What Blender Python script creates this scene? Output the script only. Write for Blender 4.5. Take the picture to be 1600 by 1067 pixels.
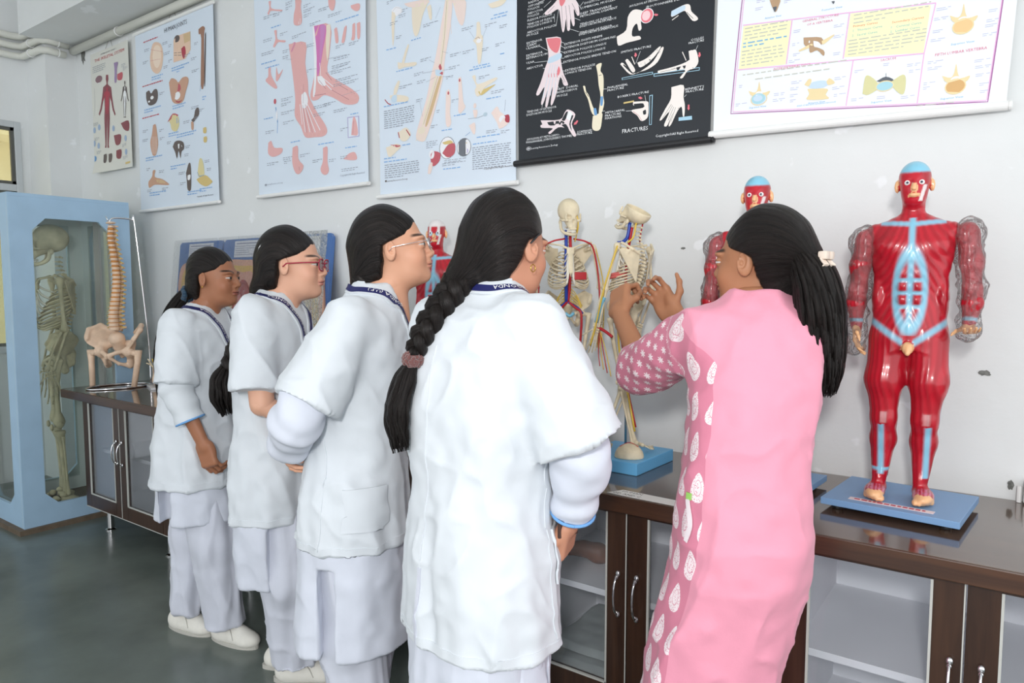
import bpy, bmesh, math, random
import numpy as np
from mathutils import Vector, Matrix, Euler
R = math.radians
PI = math.pi
rng = random.Random(7)
for o in list(bpy.data.objects):
    bpy.data.objects.remove(o, do_unlink=True)
SC = bpy.context.scene
COL = SC.collection

# ---------------- camera, world, light, exposure ----------------
CAM = (0.0, -2.43, 1.428)
cd = bpy.data.cameras.new('camera')
cam = bpy.data.objects.new('camera', cd)
COL.objects.link(cam)
cd.sensor_width = 36.0
cd.lens = 1112.0 / 1600.0 * 36.0
cd.clip_start = 0.02
cam.location = CAM
cam.rotation_euler = (R(90) - math.atan(85 / 1112.0), 0, R(36.0))
SC.camera = cam

w = bpy.data.worlds.new('world')
SC.world = w
w.use_nodes = True
wb = w.node_tree.nodes['Background']
wb.inputs[0].default_value = (0.93, 0.965, 1.0, 1)
wb.inputs[1].default_value = 1.5

fl = bpy.data.lights.new('camera_flash', 'AREA')
fl.shape = 'DISK'
fl.size = 0.22
fl.energy = 31
fl.color = (1.0, 0.985, 0.97)
flo = bpy.data.objects.new('camera_flash', fl)
COL.objects.link(flo)
flo.location = (CAM[0] + 0.22, CAM[1] - 0.62, CAM[2] + 0.42)
flo.rotation_euler = (R(83), 0, R(33.0))

SC.view_settings.view_transform = 'Standard'
SC.view_settings.look = 'None'
SC.view_settings.gamma = 1
SC.view_settings.use_curve_mapping = False
SC.view_settings.exposure = 0.25
# ---------------- helpers: objects ----------------
def tag(o, label=None, cat=None, group=None, kind=None):
    if label: o['label'] = label
    if cat: o['category'] = cat
    if group: o['group'] = group
    if kind: o['kind'] = kind
    return o

def empty(name, loc=(0, 0, 0), rz=0.0, label=None, cat=None, group=None):
    o = bpy.data.objects.new(name, None)
    o.empty_display_size = 0.05
    o.location = loc
    o.rotation_euler = (0, 0, rz)
    COL.objects.link(o)
    return tag(o, label, cat, group)

def link(name, me, parent=None, loc=None):
    o = bpy.data.objects.new(name, me)
    COL.objects.link(o)
    if parent is not None: o.parent = parent
    if loc is not None: o.location = loc
    return o

def copy_tree(o, parent=None):
    c = o.copy()
    COL.objects.link(c)
    c.parent = parent
    for ch in list(o.children):
        copy_tree(ch, c)
    return c

# ---------------- helpers: materials ----------------
MATS = {}
def mat(name, color=(.8, .8, .8), rough=.5, metal=0.0, bump=0.0, bscale=60.0, var=0.0, vscale=8.0, spec=.5,
        attr=None, trans=0.0, alpha=1.0, coat=0.0, emit=None, stretch=None, sheen=0.0, sss=0.0, ior=1.45):
    """Principled material with optional noise colour variation, noise bump and a colour attribute."""
    if name in MATS: return MATS[name]
    m = bpy.data.materials.new(name); MATS[name] = m
    m.use_nodes = True
    nt = m.node_tree; N = nt.nodes; L = nt.links
    b = N['Principled BSDF']
    b.inputs['Base Color'].default_value = (*color, 1)
    b.inputs['Roughness'].default_value = rough
    b.inputs['Metallic'].default_value = metal
    b.inputs['Specular IOR Level'].default_value = spec
    b.inputs['IOR'].default_value = ior
    b.inputs['Transmission Weight'].default_value = trans
    b.inputs['Alpha'].default_value = alpha
    b.inputs['Coat Weight'].default_value = coat
    b.inputs['Sheen Weight'].default_value = sheen
    if sss:
        b.inputs['Subsurface Weight'].default_value = sss
        b.inputs['Subsurface Radius'].default_value = (.012, .005, .003)
    if emit:
        b.inputs['Emission Color'].default_value = (*emit[:3], 1)
        b.inputs['Emission Strength'].default_value = emit[3]
    tc = N.new('ShaderNodeTexCoord')
    vec = tc.outputs['Object']
    if stretch:
        mp = N.new('ShaderNodeMapping'); mp.inputs['Scale'].default_value = stretch
        L.new(vec, mp.inputs['Vector']); vec = mp.outputs['Vector']
    src = None
    if attr:
        a = N.new('ShaderNodeAttribute'); a.attribute_name = attr
        src = a.outputs['Color']
        L.new(src, b.inputs['Base Color'])
    if var > 0:
        n = N.new('ShaderNodeTexNoise'); n.inputs['Scale'].default_value = vscale; n.inputs['Detail'].default_value = 5
        L.new(vec, n.inputs['Vector'])
        mr = N.new('ShaderNodeMapRange')
        mr.inputs['From Min'].default_value = .3; mr.inputs['From Max'].default_value = .7
        mr.inputs['To Min'].default_value = 1 - var; mr.inputs['To Max'].default_value = 1 + var * .5
        L.new(n.outputs['Fac'], mr.inputs['Value'])
        mx = N.new('ShaderNodeMix'); mx.data_type = 'RGBA'; mx.blend_type = 'MULTIPLY'
        mx.inputs['Factor'].default_value = 1
        if src: L.new(src, mx.inputs['A'])
        else: mx.inputs['A'].default_value = (*color, 1)
        L.new(mr.outputs['Result'], mx.inputs['B'])
        L.new(mx.outputs['Result'], b.inputs['Base Color'])
    if bump > 0:
        n2 = N.new('ShaderNodeTexNoise'); n2.inputs['Scale'].default_value = bscale; n2.inputs['Detail'].default_value = 4
        L.new(vec, n2.inputs['Vector'])
        bp = N.new('ShaderNodeBump'); bp.inputs['Strength'].default_value = min(bump, 1); bp.inputs['Distance'].default_value = .01
        L.new(n2.outputs['Fac'], bp.inputs['Height'])
        L.new(bp.outputs['Normal'], b.inputs['Normal'])
    return m

def wood_mat(name, c1, c2, rough=.35, along=0, coat=.3, scale=1.0):
    if name in MATS: return MATS[name]
    m = bpy.data.materials.new(name); MATS[name] = m
    m.use_nodes = True
    nt = m.node_tree; N = nt.nodes; L = nt.links
    b = N['Principled BSDF']; b.inputs['Roughness'].default_value = rough; b.inputs['Coat Weight'].default_value = coat
    b.inputs['Coat Roughness'].default_value = .06
    tc = N.new('ShaderNodeTexCoord'); mp = N.new('ShaderNodeMapping')
    s = [14 * scale] * 3; s[along] = 1.1 * scale
    mp.inputs['Scale'].default_value = s
    L.new(tc.outputs['Object'], mp.inputs['Vector'])
    n = N.new('ShaderNodeTexNoise'); n.inputs['Scale'].default_value = 2.2; n.inputs['Detail'].default_value = 9
    n.inputs['Roughness'].default_value = .62; n.inputs['Distortion'].default_value = .8
    L.new(mp.outputs['Vector'], n.inputs['Vector'])
    cr = N.new('ShaderNodeValToRGB')
    cr.color_ramp.elements[0].position = .32; cr.color_ramp.elements[0].color = (*c1, 1)
    cr.color_ramp.elements[1].position = .7; cr.color_ramp.elements[1].color = (*c2, 1)
    L.new(n.outputs['Fac'], cr.inputs['Fac'])
    L.new(cr.outputs['Color'], b.inputs['Base Color'])
    return m

def hexc(h):
    h = h.lstrip('#')
    c = [int(h[i:i + 2], 16) / 255 for i in (0, 2, 4)]
    return tuple(((x + .055) / 1.055) ** 2.4 if x > .04045 else x / 12.92 for x in c)

# ---------------- helpers: mesh builder ----------------
class MB:
    def __init__(self):
        self.v = []; self.f = []; self.mi = []; self.c = []
        self.col = (1, 1, 1); self.m = 0
    def add(self, vs, fs, mi=None, col=None):
        n = len(self.v)
        self.v.extend([tuple(p) for p in vs])
        self.c.extend([col or self.col] * len(vs))
        for f in fs:
            self.f.append(tuple(i + n for i in f)); self.mi.append(self.m if mi is None else mi)
        return self
    def box(self, a, b, bev=0.0, **k):
        x0, y0, z0 = a; x1, y1, z1 = b
        if x0 > x1: x0, x1 = x1, x0
        if y0 > y1: y0, y1 = y1, y0
        if z0 > z1: z0, z1 = z1, z0
        if bev <= 0:
            vs = [(x0, y0, z0), (x1, y0, z0), (x1, y1, z0), (x0, y1, z0), (x0, y0, z1), (x1, y0, z1), (x1, y1, z1), (x0, y1, z1)]
            fs = [(0, 3, 2, 1), (4, 5, 6, 7), (0, 1, 5, 4), (1, 2, 6, 5), (2, 3, 7, 6), (3, 0, 4, 7)]
            return self.add(vs, fs, **k)
        bev = min(bev, (x1 - x0) * .49, (y1 - y0) * .49, (z1 - z0) * .49)
        bm = bmesh.new()
        bmesh.ops.create_cube(bm, size=1)
        for v in bm.verts:
            v.co = ((x0 + x1) / 2 + v.co.x * (x1 - x0), (y0 + y1) / 2 + v.co.y * (y1 - y0), (z0 + z1) / 2 + v.co.z * (z1 - z0))
        bmesh.ops.bevel(bm, geom=bm.edges[:], offset=bev, segments=2, affect='EDGES', profile=.6)
        bm.verts.index_update()
        vs = [v.co[:] for v in bm.verts]; fs = [[v.index for v in f.verts] for f in bm.faces]
        bm.free()
        return self.add(vs, fs, **k)
    def tube(self, pts, r, seg=8, cap=True, flat=1.0, upv=None, **k):
        """swept tube through pts, radius r (number or list); flat squashes the second axis."""
        pts = [Vector(p) for p in pts]; n = len(pts)
        rs = list(r) if isinstance(r, (list, tuple)) else [r] * n
        vs = []; fs = []
        t0 = (pts[1] - pts[0]).normalized()
        ref = Vector(upv) if upv else (Vector((0, 0, 1)) if abs(t0.z) < .9 else Vector((1, 0, 0)))
        nrm = (ref - t0 * ref.dot(t0)).normalized()
        for i in range(n):
            t = (pts[min(i + 1, n - 1)] - pts[max(i - 1, 0)]).normalized()
            nrm = (nrm - t * nrm.dot(t))
            nrm = nrm.normalized() if nrm.length > 1e-6 else t.orthogonal().normalized()
            bi = t.cross(nrm)
            for j in range(seg):
                a = 2 * PI * j / seg
                vs.append(pts[i] + nrm * (math.cos(a) * rs[i] * flat) + bi * (math.sin(a) * rs[i]))
        for i in range(n - 1):
            for j in range(seg):
                j2 = (j + 1) % seg
                fs.append((i * seg + j, i * seg + j2, (i + 1) * seg + j2, (i + 1) * seg + j))
        if cap:
            fs.append(tuple(range(seg - 1, -1, -1))); fs.append(tuple((n - 1) * seg + j for j in range(seg)))
        return self.add(vs, fs, **k)
    def ball(self, c, r, seg=10, rings=7, rot=None, **k):
        if not isinstance(r, (tuple, list)): r = (r, r, r)
        vs = [(0, 0, 1)]
        for i in range(1, rings):
            th = PI * i / rings
            for j in range(seg):
                a = 2 * PI * j / seg
                vs.append((math.sin(th) * math.cos(a), math.sin(th) * math.sin(a), math.cos(th)))
        vs.append((0, 0, -1))
        fs = []
        for j in range(seg): fs.append((0, 1 + j, 1 + (j + 1) % seg))
        for i in range(rings - 2):
            for j in range(seg):
                a = 1 + i * seg + j; b = 1 + i * seg + (j + 1) % seg
                fs.append((a, a + seg, b + seg, b))
        last = len(vs) - 1; o = 1 + (rings - 2) * seg
        for j in range(seg): fs.append((last, o + (j + 1) % seg, o + j))
        M = rot if rot is not None else Matrix.Identity(3)
        out = [Vector(c) + M @ Vector((x * r[0], y * r[1], z * r[2])) for x, y, z in vs]
        return self.add(out, fs, **k)
    def lathe(self, prof, c=(0, 0, 0), seg=20, **k):
        vs = []; fs = []
        for (r, z) in prof:
            for j in range(seg):
                a = 2 * PI * j / seg
                vs.append((c[0] + r * math.cos(a), c[1] + r * math.sin(a), c[2] + z))
        n = len(prof)
        for i in range(n - 1):
            for j in range(seg):
                j2 = (j + 1) % seg
                fs.append((i * seg + j, i * seg + j2, (i + 1) * seg + j2, (i + 1) * seg + j))
        fs.append(tuple(range(seg - 1, -1, -1))); fs.append(tuple((n - 1) * seg + j for j in range(seg)))
        return self.add(vs, fs, **k)
    def prism(self, poly, z0, z1, axis=2, **k):
        """extrude a polygon; axis = extrusion axis, polygon is in the other two axes (in order)."""
        n = len(poly)
        def P(a, b, c):
            return {0: (c, a, b), 1: (a, c, b), 2: (a, b, c)}[axis]
        vs = [P(a, b, z0) for a, b in poly] + [P(a, b, z1) for a, b in poly]
        fs = [tuple(range(n - 1, -1, -1)), tuple(range(n, 2 * n))]
        for i in range(n):
            j = (i + 1) % n; fs.append((i, j, j + n, i + n))
        return self.add(vs, fs, **k)
    def build(self, name, mats=None, parent=None, smooth=False, loc=None, attr=False, fix=True, auto=None):
        me = bpy.data.meshes.new(name)
        me.from_pydata(self.v, [], self.f)
        if mats is not None:
            if not isinstance(mats, (list, tuple)): mats = [mats]
            for m in mats: me.materials.append(m)
            if len(mats) > 1: me.polygons.foreach_set('material_index', self.mi)
        if attr:
            ca = me.color_attributes.new('Col', 'FLOAT_COLOR', 'POINT')
            a = np.ones((len(self.v), 4), np.float32); a[:, :3] = np.array(self.c, np.float32)
            ca.data.foreach_set('color', a.ravel())
        if fix:
            bm = bmesh.new(); bm.from_mesh(me); bmesh.ops.recalc_face_normals(bm, faces=bm.faces[:]); bm.to_mesh(me); bm.free()
        if smooth: me.shade_smooth()
        if auto is not None:
            me.shade_smooth(); me.set_sharp_from_angle(angle=R(auto))
        me.update()
        return link(name, me, parent, loc)

def smooth_path(pts, n=6):
    """Catmull-Rom through pts."""
    P = [Vector(p) for p in pts]
    if len(P) < 3: return P
    P = [P[0] * 2 - P[1]] + P + [P[-1] * 2 - P[-2]]
    out = []
    for i in range(1, len(P) - 2):
        for k in range(n):
            t = k / n
            a, b, c, d = P[i - 1], P[i], P[i + 1], P[i + 2]
            out.append(.5 * ((2 * b) + (c - a) * t + (2 * a - 5 * b + 4 * c - d) * t * t + (3 * b - a - 3 * c + d) * t ** 3))
    out.append(P[-2])
    return out

# ---------------- helpers: signed distance modelling + surface nets ----------------
def vnoise(P, s, seed=0):
    """value noise, P (...,3) -> (...)"""
    Q = P * s + seed * 17.31
    i = np.floor(Q).astype(np.int64); f = Q - i; f = f * f * (3 - 2 * f)
    def h(a, b, c):
        n = (a * 374761393 + b * 668265263 + c * 2147483647 + seed * 974711) & 0x7fffffff
        n = ((n ^ (n >> 13)) * 1274126177) & 0x7fffffff
        return ((n ^ (n >> 16)) & 0xffff) / 65535.0
    x, y, z = i[..., 0], i[..., 1], i[..., 2]
    r = 0
    for dx in (0, 1):
        for dy in (0, 1):
            for dz in (0, 1):
                wgt = (f[..., 0] if dx else 1 - f[..., 0]) * (f[..., 1] if dy else 1 - f[..., 1]) * (f[..., 2] if dz else 1 - f[..., 2])
                r = r + wgt * h(x + dx, y + dy, z + dz)
    return r * 2 - 1

def A(*p): return np.array(p, float)

class SDF:
    def __init__(self): self.p = []
    def _add(self, fn, lo, hi, op, k):
        self.p.append((fn, np.array(lo, float), np.array(hi, float), op, k)); return self
    def ell(self, c, r, rot=None, op='u', k=.01):
        c = A(*c); r = A(*r) if isinstance(r, (tuple, list)) else A(r, r, r)
        M = None if rot is None else np.array(Euler([R(a) for a in rot]).to_matrix())
        def fn(P):
            q = P - c
            if M is not None: q = q @ M
            k0 = np.sqrt(((q / r) ** 2).sum(-1)); k1 = np.sqrt(((q / r ** 2) ** 2).sum(-1)) + 1e-9
            return k0 * (k0 - 1) / k1
        m = r.max() if rot is not None else r
        return self._add(fn, c - m, c + m, op, k)
    def cone(self, a, b, ra, rb, op='u', k=.01, cut=None, sq=None):
        """round cone a->b; cut=(lo,hi) trims flat at parameter t; sq=(axis vec, factor) squashes."""
        a = A(*a); b = A(*b); ab = b - a; L2 = ab @ ab; L = math.sqrt(L2)
        def fn(P):
            q = P - a
            tr = (q @ ab) / L2
            t = np.clip(tr, 0, 1)
            w = q - t[..., None] * ab
            if sq is not None:
                ax = A(*sq[0]); ax = ax / np.linalg.norm(ax)
                w = w + (w @ ax)[..., None] * ax * (sq[1] - 1)
            d = np.sqrt((w ** 2).sum(-1)) - (ra + t * (rb - ra))
            if cut is not None:
                d = np.maximum(d, np.maximum((cut[0] - tr) * L, (tr - cut[1]) * L))
            return d
        m = max(ra, rb)
        return self._add(fn, np.minimum(a, b) - m, np.maximum(a, b) + m, op, k)
    def chain(self, pts, rs, k=.008, op='u'):
        for i in range(len(pts) - 1): self.cone(pts[i], pts[i + 1], rs[i], rs[i + 1], k=k, op=op)
        return self
    def box(self, c, h, r=.005, rot=None, op='u', k=.01):
        c = A(*c); h = A(*h) - r
        M = None if rot is None else np.array(Euler([R(a) for a in rot]).to_matrix())
        def fn(P):
            q = P - c
            if M is not None: q = q @ M
            q = np.abs(q) - h
            return np.sqrt((np.maximum(q, 0) ** 2).sum(-1)) + np.minimum(q.max(-1), 0) - r
        m = (np.linalg.norm(h) if rot is not None else h) + r
        return self._add(fn, c - m, c + m, op, k)
    def loft(self, rows, op='u', k=.01, fold=None, pw=2.0):
        """rows: (z, cx, cy, rx, ry) bottom to top, elliptical sections; fold(P, phi, z) is added to the distance."""
        rows = sorted(rows); Z = np.array([r[0] for r in rows]); T = np.array(rows)[:, 1:]
        # dense smooth interpolation of the rows
        zz = np.linspace(Z[0], Z[-1], 160)
        D = np.empty((160, 4))
        m = np.gradient(T, Z, axis=0) if len(Z) > 2 else np.zeros_like(T)
        ix = np.clip(np.searchsorted(Z, zz) - 1, 0, len(Z) - 2)
        h = (Z[ix + 1] - Z[ix])[:, None]; t = ((zz - Z[ix])[:, None]) / h
        D = (2 * t ** 3 - 3 * t ** 2 + 1) * T[ix] + (t ** 3 - 2 * t ** 2 + t) * h * m[ix] + (-2 * t ** 3 + 3 * t ** 2) * T[ix + 1] + (t ** 3 - t ** 2) * h * m[ix + 1]
        def fn(P):
            z = P[..., 2]
            cx = np.interp(z, zz, D[:, 0]); cy = np.interp(z, zz, D[:, 1]); rx = np.interp(z, zz, D[:, 2]); ry = np.interp(z, zz, D[:, 3])
            x = P[..., 0] - cx; y = P[..., 1] - cy
            if pw == 2.0: k0 = np.sqrt((x / rx) ** 2 + (y / ry) ** 2)
            else: k0 = (np.abs(x / rx) ** pw + np.abs(y / ry) ** pw) ** (1 / pw)
            d = (k0 - 1) * np.minimum(rx, ry)
            rad = np.sqrt(x * x + y * y); d = np.where(k0 > .3, rad * (1 - 1 / np.maximum(k0, .3)), d)
            if fold is not None: d = d + fold(P, np.arctan2(y, x), z)
            return np.maximum(d, np.maximum(Z[0] - z, z - Z[-1]))
        lo = (min(r[1] - r[3] for r in rows) - .04, min(r[2] - r[4] for r in rows) - .04, Z[0])
        hi = (max(r[1] + r[3] for r in rows) + .04, max(r[2] + r[4] for r in rows) + .04, Z[-1])
        return self._add(fn, lo, hi, op, k)
    def func(self, fn, lo, hi, op='u', k=.01): return self._add(fn, lo, hi, op, k)
    @staticmethod
    def _comb(a, b, op, k):
        if op == 'u':
            h = np.clip(.5 + .5 * (a - b) / k, 0, 1); return a + (b - a) * h - k * h * (1 - h)
        if op == 's':
            h = np.clip(.5 - .5 * (a + b) / k, 0, 1); return a + (-b - a) * h + k * h * (1 - h)
        h = np.clip(.5 - .5 * (a - b) / k, 0, 1); return a + (b - a) * h + k * h * (1 - h)   # 'i'
    def ev(self, P):
        """distance at points (n,3)"""
        P = np.asarray(P, float); d = np.full(P.shape[:-1], 10.0)
        for fn, lo, hi, op, k in self.p: d = self._comb(d, fn(P), op, k)
        if getattr(self, 'disp', None): d = d - self.disp(P)
        return d
    def proj(self, P, off=0.0, it=8):
        """move points along the gradient onto the surface, off metres above it"""
        P = np.array(P, float); e = 1e-3
        for _ in range(it):
            d = self.ev(P) - off
            g = np.stack([self.ev(P + np.eye(3)[i] * e) - self.ev(P - np.eye(3)[i] * e) for i in range(3)], -1) / (2 * e)
            g /= (np.linalg.norm(g, axis=-1, keepdims=True) + 1e-9)
            P = P - g * d[..., None] * .9
        return P, g
    def mesh(self, vox, pad=None):
        us = [p for p in self.p if p[3] == 'u']
        lo = np.min([p[1] for p in us], 0) - 3 * vox; hi = np.max([p[2] for p in us], 0) + 3 * vox
        n = np.ceil((hi - lo) / vox).astype(int) + 1
        D = np.full(n, 1.0, np.float32)
        ax = [lo[i] + vox * np.arange(n[i]) for i in range(3)]
        for fn, a, b, op, k in self.p:
            pd = k + 3 * vox
            s = [slice(max(0, int((a[i] - pd - lo[i]) / vox)), min(n[i], int((b[i] + pd - lo[i]) / vox) + 2)) for i in range(3)]
            if any(q.stop <= q.start for q in s): continue
            if op == 'i': s = [slice(0, q) for q in n]
            P = np.stack(np.meshgrid(ax[0][s[0]], ax[1][s[1]], ax[2][s[2]], indexing='ij'), -1)
            D[s[0], s[1], s[2]] = self._comb(D[s[0], s[1], s[2]], fn(P), op, k)
        return nets(D, lo, vox)

def nets(D, lo, vox):
    D = np.ascontiguousarray(D); S = D < 0
    nx, ny, nz = D.shape
    cs = np.zeros((nx - 1, ny - 1, nz - 1), np.int8)
    for dx in (0, 1):
        for dy in (0, 1):
            for dz in (0, 1):
                cs += S[dx:nx - 1 + dx, dy:ny - 1 + dy, dz:nz - 1 + dz]
    act = (cs > 0) & (cs < 8)
    I = np.argwhere(act)
    idx = np.full(act.shape, -1, np.int64); idx[act] = np.arange(len(I))
    acc = np.zeros((len(I), 3)); cnt = np.zeros(len(I))
    corners = [(0, 0, 0), (1, 0, 0), (0, 1, 0), (1, 1, 0), (0, 0, 1), (1, 0, 1), (0, 1, 1), (1, 1, 1)]
    vals = [D[I[:, 0] + c[0], I[:, 1] + c[1], I[:, 2] + c[2]] for c in corners]
    for a in range(8):
        for b in range(a + 1, 8):
            ca, cb = np.array(corners[a]), np.array(corners[b])
            if np.abs(ca - cb).sum() != 1: continue
            va, vb = vals[a], vals[b]
            m = (va < 0) != (vb < 0)
            t = va[m] / (va[m] - vb[m])
            acc[m] += ca + t[:, None] * (cb - ca); cnt[m] += 1
    V = (I + acc / cnt[:, None]) * vox + lo
    F = []
    for axn in range(3):
        u, v = [(1, 2), (2, 0), (0, 1)][axn]
        a = [slice(None)] * 3; b = [slice(None)] * 3
        a[axn] = slice(0, -1); b[axn] = slice(1, None)
        Sa, Sb = S[tuple(a)], S[tuple(b)]
        E = np.argwhere(Sa != Sb)
        ok = (E[:, u] > 0) & (E[:, v] > 0) & (E[:, u] < D.shape[u] - 1) & (E[:, v] < D.shape[v] - 1)
        E = E[ok]
        if not len(E): continue
        fl_ = Sa[E[:, 0], E[:, 1], E[:, 2]]
        eu = np.zeros(3, int); eu[u] = 1; ev = np.zeros(3, int); ev[v] = 1
        q = []
        for off in (-eu - ev, -ev, 0 * eu, -eu):
            c = E + off; q.append(idx[c[:, 0], c[:, 1], c[:, 2]])
        q = np.stack(q, 1)
        q[~fl_] = q[~fl_][:, ::-1]
        F.append(q)
    return V, np.concatenate(F)

def join(parts):
    """concatenate several (V,F) or (V,F,C)"""
    Vs = []; Fs = []; n = 0
    for p in parts:
        Vs.append(p[0]); Fs.append(p[1] + n); n += len(p[0])
    return np.concatenate(Vs), np.concatenate(Fs)

def npmesh(name, V, F, mats, parent=None, cols=None, attrs=None, mi=None, smooth=True, relax=0):
    V = np.asarray(V, np.float64); F = np.asarray(F)
    for _ in range(relax):
        e = np.concatenate([F[:, [0, 1]], F[:, [1, 2]], F[:, [2, 3]], F[:, [3, 0]]])
        s = np.zeros_like(V); c = np.zeros(len(V))
        for i, j in ((0, 1), (1, 0)):
            for ax in range(3): s[:, ax] += np.bincount(e[:, i], V[e[:, j], ax], len(V))
            c += np.bincount(e[:, i], minlength=len(V))
        V = V * .5 + .5 * s / np.maximum(c, 1)[:, None]
    me = bpy.data.meshes.new(name)
    k = F.shape[1]
    me.vertices.add(len(V)); me.vertices.foreach_set('co', V.astype(np.float32).ravel())
    me.loops.add(F.size); me.loops.foreach_set('vertex_index', F.astype(np.int32).ravel())
    me.polygons.add(len(F)); me.polygons.foreach_set('loop_start', np.arange(0, F.size, k, dtype=np.int32))
    if not isinstance(mats, (list, tuple)): mats = [mats]
    for m in mats: me.materials.append(m)
    if mi is not None: me.polygons.foreach_set('material_index', np.asarray(mi, np.int32))
    me.update(calc_edges=True)
    if cols is not None:
        ca = me.color_attributes.new('Col', 'FLOAT_COLOR', 'POINT')
        a = np.ones((len(V), 4), np.float32); a[:, :3] = cols
        ca.data.foreach_set('color', a.ravel())
    for nm, arr in (attrs or {}).items():
        at_ = me.attributes.new(nm, 'FLOAT', 'POINT'); at_.data.foreach_set('value', np.asarray(arr, np.float32))
    if smooth: me.shade_smooth()
    return link(name, me, parent)

def sstep(a, b, x):
    t = np.clip((x - a) / (b - a), 0, 1); return t * t * (3 - 2 * t)

def mixc(c, col, m):
    return c * (1 - m[:, None]) + np.array(col)[None] * m[:, None]

def text_mesh(txt, size, align='LEFT'):
    cu = bpy.data.curves.new('t', 'FONT'); cu.body = txt; cu.size = size; cu.align_x = align; cu.resolution_u = 1
    o = bpy.data.objects.new('t', cu); COL.objects.link(o)
    dg = bpy.context.evaluated_depsgraph_get(); me = o.evaluated_get(dg).to_mesh()
    v = [tuple(q.co) for q in me.vertices]; f = [tuple(p.vertices) for p in me.polygons]
    o.evaluated_get(dg).to_mesh_clear(); bpy.data.objects.remove(o); bpy.data.curves.remove(cu)
    return v, f

def apply(M, V, sc=1.0):
    return (np.array(M) @ np.c_[np.asarray(V, float) * sc, np.ones(len(V))].T).T[:, :3]


def frame3(xd, zd):
    x = np.array(xd, float); x /= np.linalg.norm(x)
    z = np.array(zd, float); z -= x * (z @ x); z /= np.linalg.norm(z)
    return np.stack([x, np.cross(z, x), z], 1)

def hand_mesh(wrist, xd, zd, elbow, curls, side=1, sc=1.0, thumb=((.45, .75, -.35), (.85, .35, -.35), (.95, .1, -.3)), rf=(.026, .037), spread=1.0, vox=.0034, stop=None):
    """hand + forearm. wrist/elbow in body space; xd finger direction, zd back of the hand; side=+1 thumb on +y of the frame."""
    Mf = frame3(xd, zd); wrist = A(*wrist); el = (A(*elbow) - wrist) @ Mf / sc
    if stop: el = el * stop
    s = SDF()
    s.box((.045, side * .001, 0), (.050, .039, .0135), r=.0125, k=.012)
    s.ell((.030, side * .024, -.010), (.030, .017, .015), k=.012)
    s.ell((.028, side * -.024, -.009), (.030, .014, .012), k=.012)
    s.cone((.006, 0, 0), tuple(el), rf[0], rf[1], k=.018, sq=((0, 0, 1), 1.22))
    by = [.031, .0105, -.0105, -.0295]; ln = [(.043, .026, .022), (.047, .030, .023), (.043, .028, .022), (.034, .021, .019)]
    for f in range(4):
        p = A(.088 - (.006 if f in (0, 2) else .014 if f == 3 else 0), side * by[f], .001); a = 0
        yaw = side * (by[f] * 4.5) * spread
        cu = curls[f] if isinstance(curls[0], (tuple, list)) else curls
        r = .0088 if f < 3 else .0076
        for j in range(3):
            a += R(cu[j])
            d = A(math.cos(a) * math.cos(yaw), math.cos(a) * math.sin(yaw), -math.sin(a))
            q = p + d * ln[f][j]
            s.cone(p, q, r, r - .0009, k=.004 if j else .008); p = q; r -= .0009
    p = A(.022, side * .030, -.006); r = .0125
    for j, d in enumerate(thumb):
        d = A(d[0], side * d[1], d[2]); d /= np.linalg.norm(d)
        q = p + d * (.040, .032, .026)[j]; s.cone(p, q, r, r - .002, k=.008); p = q; r -= .0022
    V, F = s.mesh(vox)
    nail = None
    return (V * sc) @ Mf.T + wrist, F


M_EYE = mat('eyeball', (.8, .8, .8), rough=.12, attr='Col')
# ---------------- shared materials ----------------
def glass_mat(name, tint=(.9, .95, .95), haze=.06, hcol=(.8, .85, .85), refl=.5):
    if name in MATS: return MATS[name]
    m = bpy.data.materials.new(name); MATS[name] = m
    m.use_nodes = True
    nt = m.node_tree; N = nt.nodes; L = nt.links
    out = N['Material Output']; N.remove(N['Principled BSDF'])
    t = N.new('ShaderNodeBsdfTransparent'); t.inputs[0].default_value = (*tint, 1)
    g = N.new('ShaderNodeBsdfGlossy'); g.inputs['Roughness'].default_value = .03
    d = N.new('ShaderNodeBsdfDiffuse'); d.inputs[0].default_value = (*hcol, 1)
    fr = N.new('ShaderNodeFresnel'); fr.inputs['IOR'].default_value = 1.45
    mul = N.new('ShaderNodeMath'); mul.operation = 'MULTIPLY'; mul.inputs[1].default_value = refl
    L.new(fr.outputs[0], mul.inputs[0])
    m1 = N.new('ShaderNodeMixShader'); m1.inputs[0].default_value = haze
    L.new(t.outputs[0], m1.inputs[1]); L.new(d.outputs[0], m1.inputs[2])
    m2 = N.new('ShaderNodeMixShader')
    L.new(mul.outputs[0], m2.inputs[0]); L.new(m1.outputs[0], m2.inputs[1]); L.new(g.outputs[0], m2.inputs[2])
    L.new(m2.outputs[0], out.inputs[0])
    return m

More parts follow.
